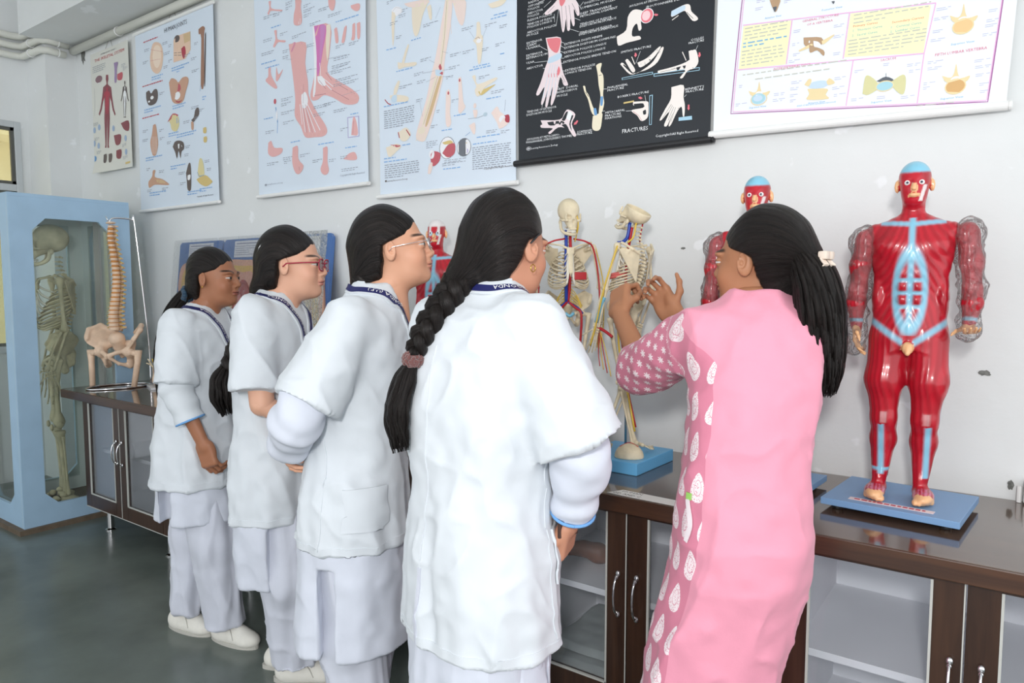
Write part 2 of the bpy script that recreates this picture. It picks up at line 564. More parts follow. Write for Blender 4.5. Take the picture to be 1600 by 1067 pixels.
def plaster(name, base, patch, stain):
    """whitewashed plaster with flaked repainted patches and faint stains"""
    m = bpy.data.materials.new(name); MATS[name] = m
    m.use_nodes = True
    nt = m.node_tree; N = nt.nodes; L = nt.links; b = N['Principled BSDF']
    b.inputs['Roughness'].default_value = .75; b.inputs['Specular IOR Level'].default_value = .25
    tc = N.new('ShaderNodeTexCoord')
    def noise(s, d=4):
        n = N.new('ShaderNodeTexNoise'); n.inputs['Scale'].default_value = s; n.inputs['Detail'].default_value = d
        L.new(tc.outputs['Object'], n.inputs['Vector']); return n.outputs['Fac']
    def ramp(src, a, c, c0, c1):
        r = N.new('ShaderNodeValToRGB'); r.color_ramp.elements[0].position = a; r.color_ramp.elements[1].position = c
        r.color_ramp.elements[0].color = (*c0, 1); r.color_ramp.elements[1].color = (*c1, 1)
        L.new(src, r.inputs['Fac']); return r.outputs['Color']
    c1 = ramp(noise(1.3), .35, .7, stain, base)
    pm = ramp(noise(9, 3), .66, .70, (0, 0, 0), (1, 1, 1))
    mx = N.new('ShaderNodeMix'); mx.data_type = 'RGBA'
    L.new(pm, mx.inputs['Factor']); L.new(c1, mx.inputs['A']); mx.inputs['B'].default_value = (*patch, 1)
    sp = ramp(noise(42, 2), .76, .79, (0, 0, 0), (.5, .5, .5))
    mx2 = N.new('ShaderNodeMix'); mx2.data_type = 'RGBA'
    L.new(sp, mx2.inputs['Factor']); L.new(mx.outputs['Result'], mx2.inputs['A']); mx2.inputs['B'].default_value = (.45, .45, .44, 1)
    L.new(mx2.outputs['Result'], b.inputs['Base Color'])
    bp = N.new('ShaderNodeBump'); bp.inputs['Strength'].default_value = .35; bp.inputs['Distance'].default_value = .004
    L.new(noise(22, 8), bp.inputs['Height']); L.new(bp.outputs['Normal'], b.inputs['Normal'])
    return m

M_WALL = plaster('wall_plaster', hexc('e6e8e8'), hexc('eceeef'), hexc('dddfde'))
M_FLOOR = mat('floor_stone', hexc('6a726d'), rough=.24, var=.25, vscale=3.0, bump=.02, bscale=30)
M_STEEL = mat('steel', (.62, .62, .62), rough=.22, metal=1)
M_CHROME = mat('chrome', (.75, .75, .76), rough=.1, metal=1)
M_ALU = mat('aluminium', hexc('c6cacc'), rough=.4, metal=.3)
M_GLASS = glass_mat('clear_glass')
M_PIPE = mat('pipe_plastic', hexc('dcdcd3'), rough=.45)
M_WHITEP = mat('white_plastic', hexc('f0f0ee'), rough=.4)
M_BLACK = mat('black_rubber', (.015, .015, .016), rough=.5)

def struct(mb, name, m, **k):
    o = mb.build(name, m, **k); return tag(o, kind='structure')

# ---------------- room shell ----------------
struct(MB().box((-6.3, -6.0, -.1), (3.2, .2, 0)), 'floor', M_FLOOR)
struct(MB().box((-6.3, -6.0, 3.9), (3.2, .2, 4.0)), 'ceiling', M_WALL)
struct(MB().box((-6.3, 0, 0), (3.2, .2, 3.9)), 'wall_back', M_WALL)
struct(MB().box((-5.67, -.205, 0), (-6.15, 0, 3.9)), 'wall_pillar', M_WALL)
struct(MB().box((-5.67, -.36, 3.15), (3.2, 0, 3.9)), 'trim_1', M_WALL)      # roof beam along the back wall
lw = MB()
lw.box((-6.0, -6.0, 0), (-6.2, -.205, .95)); lw.box((-6.0, -6.0, 2.62), (-6.2, -.205, 3.9))
lw.box((-6.0, -.262, .95), (-6.2, -.205, 2.62)); lw.box((-6.0, -6.0, .95), (-6.2, -1.75, 2.62))
struct(lw, 'wall_left', M_WALL)
# window in the left wall
win = MB()
def wbox(y0, y1, z0, z1, d=.03): win.box((-6.0 - d, y0, z0), (-5.985, y1, z1), bev=.004)
for ya, yb_ in ((-1.70, -1.02), (-.98, -.305)):
    wbox(ya, yb_, 2.575, 2.62); wbox(ya, yb_, .95, 1.0); wbox(ya, yb_, 2.12, 2.17)
wbox(-.305, -.262, .95, 2.62); wbox(-1.75, -1.70, .95, 2.62); wbox(-1.02, -.98, .95, 2.62)
wo = struct(win, 'window_1', M_ALU)
for (y0, y1) in ((-.98, -.305), (-1.70, -1.02)):
    for (z0, z1) in ((1.0, 2.12), (2.17, 2.575)):
        pf = MB()
        for a, c in (((y0, z0), (y0 + .022, z1)), ((y1 - .022, z0), (y1, z1)), ((y0, z0), (y1, z0 + .022)), ((y0, z1 - .022), (y1, z1))):
            pf.box((-6.02, a[0], a[1]), (-5.995, c[0], c[1]))
        sf = pf.build('sash', mat('sash_dark', hexc('5a5a55'), rough=.5), wo)
        MB().box((-6.012, y0 + .02, z0 + .02), (-6.008, y1 - .02, z1 - .02)).build('pane', glass_mat('window_glass', (.95, .97, .9), .12, (.9, .85, .65)), sf)
ext = MB().box((-8.6, -6, 0), (-8.5, 2, 5)).box((-8.5, -6, 2.9), (-8.1, 2, 3.1))
tag(ext.build('neighbour_building', mat('tan_render', hexc('d8c79a'), rough=.9, var=.15, vscale=2)), 'tan rendered building outside the window behind the glass case', 'building')

# conduit pipes
def pipe(name, pts, r, label, clamps=(), group=None):
    o = empty(name, pts[0]); tag(o, label, 'pipe', group)
    off = Vector(pts[0])
    MB().tube([Vector(p) - off for p in pts], r, 12).build('pipe_run', M_PIPE, o, smooth=True)
    for (p, ax) in clamps:
        m = MB()
        ring = []
        for i in range(13):
            a = 2 * PI * i / 12
            ring.append(Vector(p) - off + (Vector((0, math.cos(a), math.sin(a))) if ax == 0 else Vector((math.cos(a), 0, math.sin(a)))) * (r + .003))
        m.tube(ring, .004, 6, cap=False).build('clamp', M_WHITEP, o, smooth=True)
    return o
for i in range(3):
    z = 3.215 - i * .068
    pipe('conduit_pipe', [(-5.965, -2.2, z), (-5.965, -.30, z), (-5.93, -.245, z), (-5.67, -.235, z), (-5.635, -.2, z), (-5.635, -.045 - .02 * i, z - .005)], .025 - .001 * i,
         ['ivory conduit pipe on the left wall, topmost of three', 'ivory conduit pipe on the left wall, middle of three', 'ivory conduit pipe on the left wall, lowest of three, ending in a wall hole'][i],
         [((-5.80, -.24, z), 0), ((-5.635, -.13, z), 1)], 'ivory conduit pipes round the corner')
pipe('conduit_pipe', [(-5.63, -.038, 3.112), (-3.9, -.038, 3.112), (-1.0, -.038, 3.112), (2.5, -.038, 3.112)], .026, 'long ivory conduit pipe in the corner under the roof beam',
     [((-4.95, -.038, 3.112), 0), ((-3.2, -.038, 3.112), 0), ((-1.5, -.038, 3.112), 0)], 'ivory conduit pipes round the corner')
# wall damage: shallow chips of missing plaster
def chip(x, z, r, sx, sz, seed, label):
    rr = random.Random(seed); n = 16
    p = [(x + math.cos(2 * PI * i / n) * r * sx * rr.uniform(.6, 1.15), z + math.sin(2 * PI * i / n) * r * sz * rr.uniform(.6, 1.15)) for i in range(n)]
    tag(MB().prism(p, -.0015, .004, axis=1).build('plaster_chip', mat('chipped_cement', hexc('7b7c78'), rough=.95, var=.5, vscale=60, bump=.6, bscale=90)), label, 'wall chip', 'chips in the wall plaster')
chip(-.095, 1.183, .017, 1.0, .55, 3, 'grey plaster chip in the wall beside the red model\'s hanging hand')
chip(-1.011, 1.566, .008, 1.2, .6, 5, 'tiny grey plaster chip in the wall right of the standing skeletons')
chip(-.02, .87, .012, .8, 1.3, 9, 'grey plaster chip in the wall just above the worktop')
chip(-.335, .855, .008, .7, 1.2, 11, 'small dark plaster chip at the wall foot behind the blue stand')
chip(-5.56, 3.08, .05, .8, 1.2, 12, 'dark broken plaster hole where the conduit pipes end')
# ---------------- worktop and cabinets ----------------
WT = .828
M_WTOP = wood_mat('worktop_laminate', hexc('4a372d'), hexc('66503f'), rough=.12, along=0, coat=.6)
M_WEDGE = wood_mat('worktop_edge', hexc('341e13'), hexc('50321f'), rough=.35, along=0)
M_DOOR = wood_mat('walnut_door', hexc('2e1a10'), hexc('452c1d'), rough=.32, along=2, coat=.2)
M_INW = mat('cabinet_white', hexc('ececf0'), rough=.55, var=.06, vscale=4)
M_BEAD = mat('glazing_bead', hexc('bfc0ba'), rough=.5)
M_DARKU = mat('cabinet_dark', hexc('2a1a13'), rough=.5)
wt = empty('worktop', (-1.7, -.3, .783), 0, 'long dark brown laminate worktop running along the whole wall', 'worktop')
def wl(p): return (p[0] + 1.7, p[1] + .3, p[2] - .783)
m = MB()
m.prism([(wl((-4.60, 0, 0))[0], .296), (wl((-4.63, 0, 0))[0], -.30), (wl((-4.60, 0, 0))[0], -.321), (2.9, -.321), (2.9, .296)], .002, .045)
m.build('top_board', M_WTOP, wt)
MB().box(wl((-4.60, -.6285, .781)), wl((1.2, -.621, .8275)), bev=.002).build('front_edge', M_WEDGE, wt)

def handle_mesh():
    m = MB()
    m.tube(smooth_path([(0, 0, .060), (0, -.016, .054), (0, -.028, .030), (0, -.031, 0), (0, -.028, -.030), (0, -.016, -.054), (0, 0, -.060)], 4), [.0035] * 24 + [.0035], 8)
    for s in (-1, 1):
        m.ball((0, -.003, .062 * s), (.008, .006, .010), 10, 6); m.ball((0, -.012, .054 * s), (.006, .005, .007), 8, 6)
    o = m.build('handle_proto', M_CHROME, smooth=True); me = o.data; bpy.data.objects.remove(o); return me
HANDLE = handle_mesh()
def cabinet(x0, x1, label):
    y0, y1, z0, z1 = -.565, -.004, .140, .781
    c = empty('cabinet', ((x0 + x1) / 2, -.30, 0), 0, label, 'cabinet', 'glass fronted cabinets under the worktop')
    ox, oy = (x0 + x1) / 2, -.30
    def L_(p): return (p[0] - ox, p[1] - oy, p[2])
    g = .0015; t = .018
    body = MB()
    body.box(L_((x0 + g, y0, z0)), L_((x0 + t, y1, z1)), mi=0); body.box(L_((x1 - t, y0, z0)), L_((x1 - g, y1, z1)), mi=0)
    body.box(L_((x0 + t, y0, z0)), L_((x1 - t, y1, z0 + .03)), mi=0); body.box(L_((x0 + t, y0, z1 - .018)), L_((x1 - t, y1, z1)), mi=0)
    body.box(L_((x0 + t, y1 - .012, z0 + .03)), L_((x1 - t, y1, z1 - .018)), mi=1)
    # white lining
    e = .0022
    body.box(L_((x0 + t, y0 + .004, z0 + .03)), L_((x0 + t + e, y1 - .012, z1 - .018)), mi=1); body.box(L_((x1 - t - e, y0 + .004, z0 + .03)), L_((x1 - t, y1 - .012, z1 - .018)), mi=1)
    body.box(L_((x0 + t + e, y0 + .004, z0 + .03)), L_((x1 - t - e, y1 - .012, z0 + .034)), mi=1)
    body.box(L_((x0 + t + e, y0 + .004, z1 - .022)), L_((x1 - t - e, y1 - .012, z1 - .018)), mi=1)
    body.build('body', [M_DARKU, M_INW], c)
    MB().box(L_((x0 + t + e, -.50, .458)), L_((x1 - t - e, y1 - .013, .478))).build('shelf', M_INW, c)
    MB().box(L_((x0 + g, y0 + .02, z0 - .012)), L_((x1 - g, y1, z0 - .0005))).build('plinth', M_DARKU, c)
    for s, (a, b) in enumerate(((x0 + g, ox - g), (ox + g, x1 - g))):
        dz0, dz1 = .152, .7805; st = .064; yf = -.587
        d = MB()
        d.box(L_((a, yf, dz0)), L_((a + st, y0 - .001, dz1)), bev=.0015); d.box(L_((b - st, yf, dz0)), L_((b, y0 - .001, dz1)), bev=.0015)
        d.box(L_((a + st, yf, dz0)), L_((b - st, y0 - .001, .232)), bev=.0015); d.box(L_((a + st, yf, .762)), L_((b - st, y0 - .001, dz1)), bev=.0015)
        do = d.build('door', M_DOOR, c)
        bd = MB(); w_ = .0045
        bd.box(L_((a + st - .001, yf - .002, .231)), L_((a + st + w_, yf + .006, .763))); bd.box(L_((b - st - w_, yf - .002, .231)), L_((b - st + .001, yf + .006, .763)))
        bd.box(L_((a + st, yf - .002, .231)), L_((b - st, yf + .006, .231 + w_ * 1.2)))
        bd.build('glazing_bead', M_BEAD, do)
        MB().box(L_((a + st, yf + .010, .232)), L_((b - st, yf + .013, .762))).build('glass_pane', glass_mat('cabinet_glass', (.96, .97, .98), .03, (.8, .82, .85), .5), do)
        if s == 0: MB().box(L_((b - .0030, yf - .0012, dz0)), L_((b, yf + .002, dz1))).build('edge_strip', M_BEAD, do)
        MB().box(L_((a, yf - .0012, dz0 - .0005)), L_((b, yf + .002, dz0 + .0035))).build('edge_strip', M_BEAD, do)
        hx = (ox - .026) if s == 0 else (ox + .034)
        link('handle', HANDLE, do, L_((hx, yf - .003, .522)))
    for sx in (x0 + .09, x1 - .09):
        for sy in (-.50, -.09):
            m = MB().lathe([(.030, 0), (.030, .006), (.022, .012), (.019, .014), (.019, .118), (.028, .120), (.028, .1278)], L_((sx, sy, 0)), 16)
            m.build('leg', M_CHROME, c, auto=40)
    return c
XS = [-4.42, -3.56, -2.84, -2.12, -1.36, -.484, .315, 1.15]
CL = ['walnut glass-fronted cabinet at the far end, under the spine model', 'walnut glass-fronted cabinet second from the blue glass case', 'walnut glass-fronted cabinet third from the blue glass case',
      'walnut glass-fronted cabinet behind the legs of the students', 'walnut glass-fronted cabinet with a brown foot and folded cloths inside', 'empty walnut glass-fronted cabinet under the whole red muscle model',
      'walnut glass-fronted cabinet at the near end of the worktop']
for i in range(7): cabinet(XS[i], XS[i + 1], CL[i])
# poster print: shapes in millimetres from each sheet's lower left corner (p polygon, l line, e ellipse, t text, g unreadable lines)
PD_skeletal = [
('t','k',157,790,13.4,'HUMAN BODY CHART 1',214),
('t','r',63,757,27.2,'THE SKELETAL SYSTEM',418),
('g','g',30,726,183,4,12.3,4.1),
('p','m3',[(217,648),(247,643),(247,614),(236,596),(235,582),(278,556),(286,492),(304,411),(324,370),(312,362),(286,404),(266,485),(256,496),(245,425),(243,352),(227,256),(212,179),(218,159),(195,161),(201,259),(208,381),(192,260),(180,163),(157,166),(167,184),(166,264),(168,362),(179,434),(181,508),(169,500),(135,426),(100,391),(89,403),(117,438),(150,512),(170,573),(217,585),(218,599),(211,620)],0),
('p','m2',[(214,564),(234,561),(235,550),(229,544),(228,539),(257,527),(263,503),(277,473),(292,457),(284,454),(266,471),(250,502),(244,506),(239,480),(239,454),(231,419),(224,392),(228,384),(213,386),(214,422),(215,466),(209,423),(203,388),(188,390),(194,396),(192,425),(190,461),(195,487),(195,514),(188,511),(167,486),(146,475),(138,480),(155,491),(175,517),(186,538),(216,541),(217,546),(211,554)],0),
('p','k2',[(467,566),(481,563),(482,549),(477,541),(476,533),(496,521),(500,489),(509,450),(519,429),(513,426),(500,446),(491,486),(486,491),(481,457),(480,421),(473,374),(466,337),(469,327),(458,328),(461,376),(463,435),(456,377),(451,329),(440,331),(445,340),(444,378),(445,426),(450,461),(451,497),(445,493),(429,457),(413,440),(408,446),(421,463),(436,499),(445,529),(468,535),(468,542),(465,552)],0),
('p','w',[(468,530),(475,529),(475,517),(472,510),(472,504),(482,495),(484,469),(488,437),(492,421),(489,418),(483,434),(478,466),(476,470),(473,442),(471,413),(466,374),(462,344),(463,336),(457,336),(460,375),(462,424),(457,376),(453,337),(447,338),(450,345),(451,377),(452,415),(456,444),(457,473),(454,470),(444,440),(435,426),(433,430),(440,445),(449,474),(455,499),(467,505),(467,511),(466,519)],0),
('e','b1',112,636,49,24),
('e','w',111,622,17,14),
('p','b2',[(330,707),(391,701),(371,659),(358,581),(330,583),(337,658)],1),
('p','m1',[(374,625),(446,626),(437,581),(376,589)],1),
('l','g',2.1,[(41,585),(44,494),(29,398)]),
('p','m3',[(396,300),(502,304),(502,240),(440,253)],1),
('p','m3',[(288,234),(390,227),(374,170),(311,169)],1),
('p','m3',[(313,130),(387,128),(377,72),(315,81)],1),
('e','l1',20,301,18,21),
('e','l1',88,313,18,21),
('e','l1',286,281,17,20),
('e','l1',454,195,16,20),
('e','l1',11,210,18,21),
('e','l1',70,189,18,21),
('e','l1',455,105,16,20),
('p','k2',[(136,119),(178,120),(173,67),(135,68)],1),
('p','k2',[(207,117),(254,115),(244,64),(209,64)],1),
('e','l2',7,105,27,20),
('g','g',434,675,60,3,7.8,2.6),
('g','g',454,651,60,3,7.8,2.6),
('g','g',9,347,67,3,8.3,2.8),
('g','g',404,158,61,3,8.0,2.7),
('g','g',36,151,66,3,8.4,2.8),
('g','g',411,76,61,3,8.0,2.7),
('g','g',14,245,67,3,8.4,2.8),
('p','y2',[(441,37),(505,40),(501,27),(446,24)],0),
]
PD_joints = [
('t','k',360,1070,38.0,'HUMAN JOINTS',264),
('p','s1',[(179,959),(215,1028),(265,1034),(319,1005),(336,937),(309,861),(258,841),(203,867),(180,909)],1),
('p','s2',[(209,954),(233,1006),(273,1014),(310,985),(305,911),(263,875),(225,901)],1),
('l','m1',1.2,[(187,1002),(328,963)]),
('l','m1',1.2,[(182,933),(301,924)]),
('p','s1',[(463,1004),(499,1023),(658,1019),(656,913),(593,871),(454,875)],0),
('e','k2',503,1006,34,21),
('p','m2',[(551,939),(591,946),(601,903),(577,874),(556,904)],1),
('l','k',2.4,[(465,929),(550,917)]),
('l','k',2.4,[(464,917),(549,901)]),
('p','y3',[(579,1017),(658,1015),(655,966),(587,962)],0),
('p','b3',[(746,1012),(789,1021),(814,1004),(803,960),(787,695),(753,695),(773,955),(748,983)],1),
('p','k2',[(812,970),(824,962),(801,705),(790,707)],1),
('l','l1',4.7,[(753,692),(742,658)]),
('p','s3',[(392,766),(424,786),(477,768),(504,748),(552,768),(608,763),(622,734),(587,680),(554,631),(496,621),(426,644),(402,709)],1),
('p','m1',[(456,737),(515,738),(529,701),(477,697)],1),
('e','w',480,672,41,24),
('p','m2',[(432,655),(496,627),(543,638),(497,636)],1),
('p','k2',[(112,748),(151,755),(175,732),(214,751),(251,743),(255,694),(220,662),(144,663),(114,703)],1),
('e','w',185,705,20,11),
('e','w',146,686,12,6),
('p','y1',[(371,540),(421,568),(490,542),(491,487),(450,461),(403,480),(393,512)],1),
('p','m1',[(356,529),(422,573),(491,553),(420,546)],1),
('p','l1',[(439,549),(490,534),(488,506),(446,517)],1),
('p','k2',[(637,504),(667,518),(685,557),(719,567),(725,528),(688,503),(659,489)],1),
('p','s3',[(634,495),(661,489),(658,446),(636,451)],1),
('p','s3',[(185,533),(218,533),(233,470),(239,405),(209,345),(164,352),(144,429),(168,478)],1),
('l','w',2.5,[(172,464),(164,356)]),
('l','w',2.5,[(190,462),(182,354)]),
('l','w',2.5,[(208,460),(200,352)]),
('l','w',2.5,[(225,458),(217,350)]),
('p','k2',[(408,373),(438,401),(493,401),(538,383),(543,346),(511,331),(497,292),(477,341),(455,296),(434,339)],1),
('p','w',[(446,379),(491,382),(521,363),(490,354),(450,359)],1),
('p','s3',[(108,186),(154,215),(164,249),(197,248),(186,208),(273,187),(349,150),(319,145),(183,159),(118,143),(104,167)],1),
('p','y3',[(198,191),(272,180),(308,159),(221,169)],1),
('p','k2',[(556,197),(587,249),(610,249),(615,191),(605,94),(568,97),(562,147)],1),
('p','w',[(574,183),(606,183),(599,156),(572,156)],1),
('p','y1',[(685,185),(712,267),(744,252),(757,178),(734,162),(694,162)],1),
('p','y2',[(671,150),(761,168),(824,134),(833,118),(768,100),(703,123)],1),
('l','l2',4.8,[(683,191),(703,164),(752,167)]),
('p','y2',[(762,442),(794,442),(792,410),(762,414)],1),
('p','y2',[(763,389),(795,388),(793,357),(763,360)],1),
('g','r',105,1058,174,1,10.0,6.3),
('g','r',71,787,249,1,10.2,6.4),
('g','r',55,589,215,1,10.3,6.4),
('g','l3',428,840,205,2,14.5,6.0),
('g','l3',424,613,162,2,14.7,6.1),
('g','l3',365,453,118,2,14.9,6.2),
('g','l3',80,332,202,2,15.5,6.5),
('g','l3',115,107,201,2,15.6,6.5),
('g','l3',460,435,227,2,14.7,6.1),
('g','l3',375,251,176,2,15.0,6.3),
('g','l3',486,824,91,2,14.4,6.0),
('g','l3',189,825,135,2,15.0,6.2),
('g','l3',83,637,213,2,15.3,6.4),
('g','l3',565,79,157,2,14.7,6.1),
('g','l3',765,617,43,2,14.0,5.8),
('g','l3',701,87,130,2,14.5,6.0),
('g','g',112,1010,63,2,10.0,3.8),
('g','g',332,1011,67,2,9.7,3.6),
('g','g',342,948,71,2,9.7,3.7),
('g','g',88,938,66,2,10.1,3.8),
('g','g',336,868,57,2,9.8,3.7),
('g','g',402,985,42,2,9.7,3.6),
('g','g',396,895,42,2,9.7,3.6),
('g','g',582,891,76,2,9.5,3.5),
('g','g',661,787,79,2,9.4,3.5),
('g','g',657,859,66,2,9.4,3.5),
('g','g',274,717,63,2,9.9,3.7),
('g','g',642,576,88,2,9.5,3.6),
('g','g',546,504,72,2,9.7,3.6),
('g','g',729,551,52,2,9.4,3.5),
('g','g',55,511,64,2,10.3,3.9),
('g','g',50,453,65,2,10.3,3.9),
('g','g',258,492,54,2,10.1,3.8),
('g','g',261,441,54,2,10.1,3.8),
('g','g',343,406,48,2,10.0,3.7),
('g','g',559,356,54,2,9.7,3.6),
('g','g',545,309,55,2,9.8,3.7),
('g','g',239,239,59,2,10.2,3.8),
('g','g',269,127,74,2,10.2,3.8),
('g','g',468,205,74,2,9.9,3.7),
('g','g',483,142,65,2,9.9,3.7),
('g','g',765,249,56,2,9.5,3.6),
('g','g',784,200,43,2,9.5,3.6),
('g','g',88,266,51,2,10.4,3.9),
('g','g',90,129,62,2,10.4,3.9),
('g','g',698,940,39,2,9.3,3.5),
('g','g',671,512,44,2,9.5,3.6),
('t','k',669,43,12.1,'Copyright All Right Reserved',170),
]
PD_foot = [
('p','k1',[(286,766),(430,746),(423,646),(443,546),(448,478),(506,393),(572,318),(586,278),(554,261),(487,265),(410,275),(373,334),(323,394),(330,477),(315,597)],1),
('p','p1',[(294,762),(357,754),(375,606),(365,491),(339,476),(339,554),(311,666)],1),
('p','p2',[(362,753),(399,748),(400,602),(380,518),(376,625)],1),
('p','w2',[(343,756),(365,752),(382,585),(390,487),(370,471),(361,569)],1),
('p','w2',[(381,489),(418,502),(440,460),(423,424),(388,429)],1),
('l','w2',4.8,[(385,449),(411,300)]),
('l','w2',4.8,[(401,447),(450,295)]),
('l','w2',4.8,[(413,445),(495,289)]),
('l','w2',4.8,[(426,448),(533,294)]),
('l','w2',4.8,[(370,447),(385,342)]),
('l','p4',1.9,[(393,440),(427,293)]),
('l','p4',1.9,[(416,440),(472,290)]),
('l','p4',1.9,[(372,510),(344,397)]),
('l','p4',1.9,[(404,543),(398,447)]),
('e','k3',423,286,14,9),
('e','k3',454,279,13,9),
('e','k3',487,275,13,9),
('e','k3',520,275,13,9),
('e','k3',559,281,13,9),
('p','k1',[(490,813),(624,792),(614,658),(597,572),(670,518),(753,473),(814,431),(823,403),(800,386),(723,395),(640,438),(568,462),(523,448),(475,450),(460,481),(484,540),(508,630)],1),
('p','p3',[(492,811),(592,795),(567,685),(534,579),(519,567),(512,677)],1),
('p','p2',[(549,802),(586,796),(560,687),(540,625)],1),
('p','y4',[(595,795),(624,792),(616,704),(599,623),(589,690)],1),
('p','w2',[(489,808),(501,806),(517,657),(502,489),(481,473),(497,585)],1),
('p','k3',[(568,488),(697,440),(806,405),(779,391),(668,431)],1),
('p','w2',[(519,562),(556,556),(584,514),(562,508),(525,533)],1),
('l','w2',3.8,[(541,549),(626,479)]),
('l','w2',3.7,[(556,551),(641,491)]),
('l','w2',3.7,[(540,625),(548,539)]),
('l','p4',1.9,[(533,541),(583,490)]),
('l','p4',1.9,[(585,570),(628,525)]),
('l','p4',1.8,[(670,500),(793,434)]),
('l','p4',1.9,[(493,471),(582,467)]),
('l','p4',1.9,[(626,479),(752,413)]),
('e','k3',753,452,14,7),
('e','k3',777,439,13,7),
('e','k3',799,424,13,7),
('e','k3',812,409,13,7),
('p','k1',[(129,1017),(149,1014),(151,977),(237,951),(229,945),(147,965),(130,949),(117,958),(134,981)],1),
('p','k1',[(350,976),(400,965),(396,928),(404,878),(393,843),(337,854),(336,903),(350,938)],1),
('l','w2',2.9,[(352,918),(347,854)]),
('l','w2',2.8,[(365,916),(361,851)]),
('l','w2',2.8,[(377,913),(375,848)]),
('l','w2',2.8,[(389,910),(388,845)]),
('p','k1',[(610,917),(661,905),(655,866),(637,857),(616,879)],1),
('p','k1',[(774,852),(833,848),(836,821),(811,817),(779,837)],1),
('p','k1',[(168,858),(189,856),(194,810),(258,791),(251,782),(198,793),(169,773),(156,781),(177,814)],1),
('p','k1',[(109,672),(128,676),(133,632),(180,565),(155,562),(90,604),(85,620),(106,632)],1),
('p','k1',[(169,601),(178,670),(193,627),(233,650),(207,615),(182,594)],1),
('p','k1',[(652,766),(672,768),(683,704),(668,695),(659,709)],1),
('p','k1',[(726,759),(744,762),(729,695),(710,689),(706,702)],1),
('p','k1',[(785,761),(804,761),(800,690),(775,692),(781,707)],1),
('p','k1',[(815,759),(839,758),(837,692),(819,691)],1),
('e','m1',158,493,11,14),
('l','l2',6.0,[(163,462),(176,380)]),
('l','l3',3.0,[(176,380),(171,325)]),
('e','w2',171,420,6,30),
('p','p5',[(738,331),(821,327),(821,229),(739,231)],0),
('p','w3',[(744,326),(815,323),(816,233),(744,235)],0),
('p','k1',[(764,242),(777,318),(793,323),(809,278),(809,237)],1),
('l','p4',1.8,[(784,308),(775,245)]),
('p','k1',[(93,283),(119,290),(143,252),(209,243),(200,215),(132,204),(90,227)],1),
('p','k1',[(298,235),(343,237),(347,170),(390,131),(357,95),(318,103),(292,160)],1),
('p','k1',[(552,204),(586,204),(584,136),(593,87),(570,68),(541,78),(530,103),(549,139)],1),
('p','k1',[(702,133),(745,156),(787,157),(800,123),(758,122)],1),
('l','p4',2.0,[(310,213),(326,112)]),
('l','p4',2.0,[(323,212),(340,111)]),
('l','p4',2.0,[(336,211),(354,110)]),
('g','l3',84,676,117,1,9.0,5.0),
('g','l3',283,261,83,1,8.9,5.0),
('g','l3',516,222,117,1,8.6,4.8),
('g','l3',718,183,83,1,8.3,4.6),
('g','l3',59,410,76,1,9.2,5.1),
('g','l3',143,875,82,1,8.9,4.9),
('g','l3',664,795,164,1,8.2,4.5),
('g','l3',761,339,55,1,8.2,4.6),
('g','l3',47,703,126,1,9.1,5.0),
('g','g',82,943,100,2,9.9,3.0),
('g','g',163,940,81,2,9.8,2.9),
('g','g',270,975,55,2,9.6,2.9),
('g','g',269,951,55,2,9.6,2.9),
('g','g',418,928,60,2,9.4,2.8),
('g','g',417,904,90,2,9.4,2.8),
('g','g',419,880,60,2,9.4,2.8),
('g','g',536,882,87,2,9.2,2.8),
('g','g',608,839,99,2,9.1,2.7),
('g','g',73,824,75,2,10.0,3.0),
('g','g',216,831,61,2,9.7,2.9),
('g','g',53,757,109,2,10.0,3.0),
('g','g',316,796,124,2,9.6,2.9),
('g','g',467,827,89,2,9.4,2.8),
('g','g',441,728,60,2,9.5,2.8),
('g','g',234,739,56,2,9.8,2.9),
('g','g',232,709,56,2,9.8,2.9),
('g','g',645,624,119,2,9.2,2.8),
('g','g',630,590,140,2,9.2,2.8),
('g','g',622,564,147,2,9.3,2.8),
('g','g',656,521,166,2,9.2,2.8),
('g','g',641,500,180,2,9.2,2.8),
('g','g',211,495,97,2,9.9,3.0),
('g','g',210,470,81,2,9.9,3.0),
('g','g',208,425,113,2,9.9,3.0),
('g','g',222,373,97,2,9.9,3.0),
('g','g',484,415,118,2,9.5,2.9),
('g','g',483,377,89,2,9.5,2.9),
('g','g',566,418,87,2,9.4,2.8),
('g','g',638,375,99,2,9.3,2.8),
('g','g',685,280,56,2,9.3,2.8),
('g','g',215,188,81,2,10.0,3.0),
('g','g',223,168,65,2,10.0,3.0),
('g','g',360,188,85,2,9.8,2.9),
('g','g',468,148,75,2,9.7,2.9),
('g','g',595,139,58,2,9.5,2.8),
('g','g',681,145,56,2,9.3,2.8),
('g','g',687,83,125,2,9.4,2.8),
('g','g',79,172,101,2,10.3,3.1),
('g','g',661,681,63,2,9.1,2.7),
('g','g',758,676,68,2,9.0,2.7),
('g','g',70,342,76,2,10.2,3.1),
('g','g',437,605,45,2,9.5,2.9),
('t','g',675,51,12.1,'Copyright©All Right Reserved',175),
('t','g',75,58,10.3,'Learning Resources in Zoology',135),
('e','g',64,60,10,6),
('l','g',1.1,[(585,565),(756,586)]),
('l','g',1.1,[(595,633),(743,629)]),
('l','g',1.1,[(527,599),(452,607)]),
('l','g',1.1,[(697,440),(834,446)]),
('l','g',1.1,[(501,716),(441,723)]),
('l','g',1.2,[(315,684),(259,693)]),
]
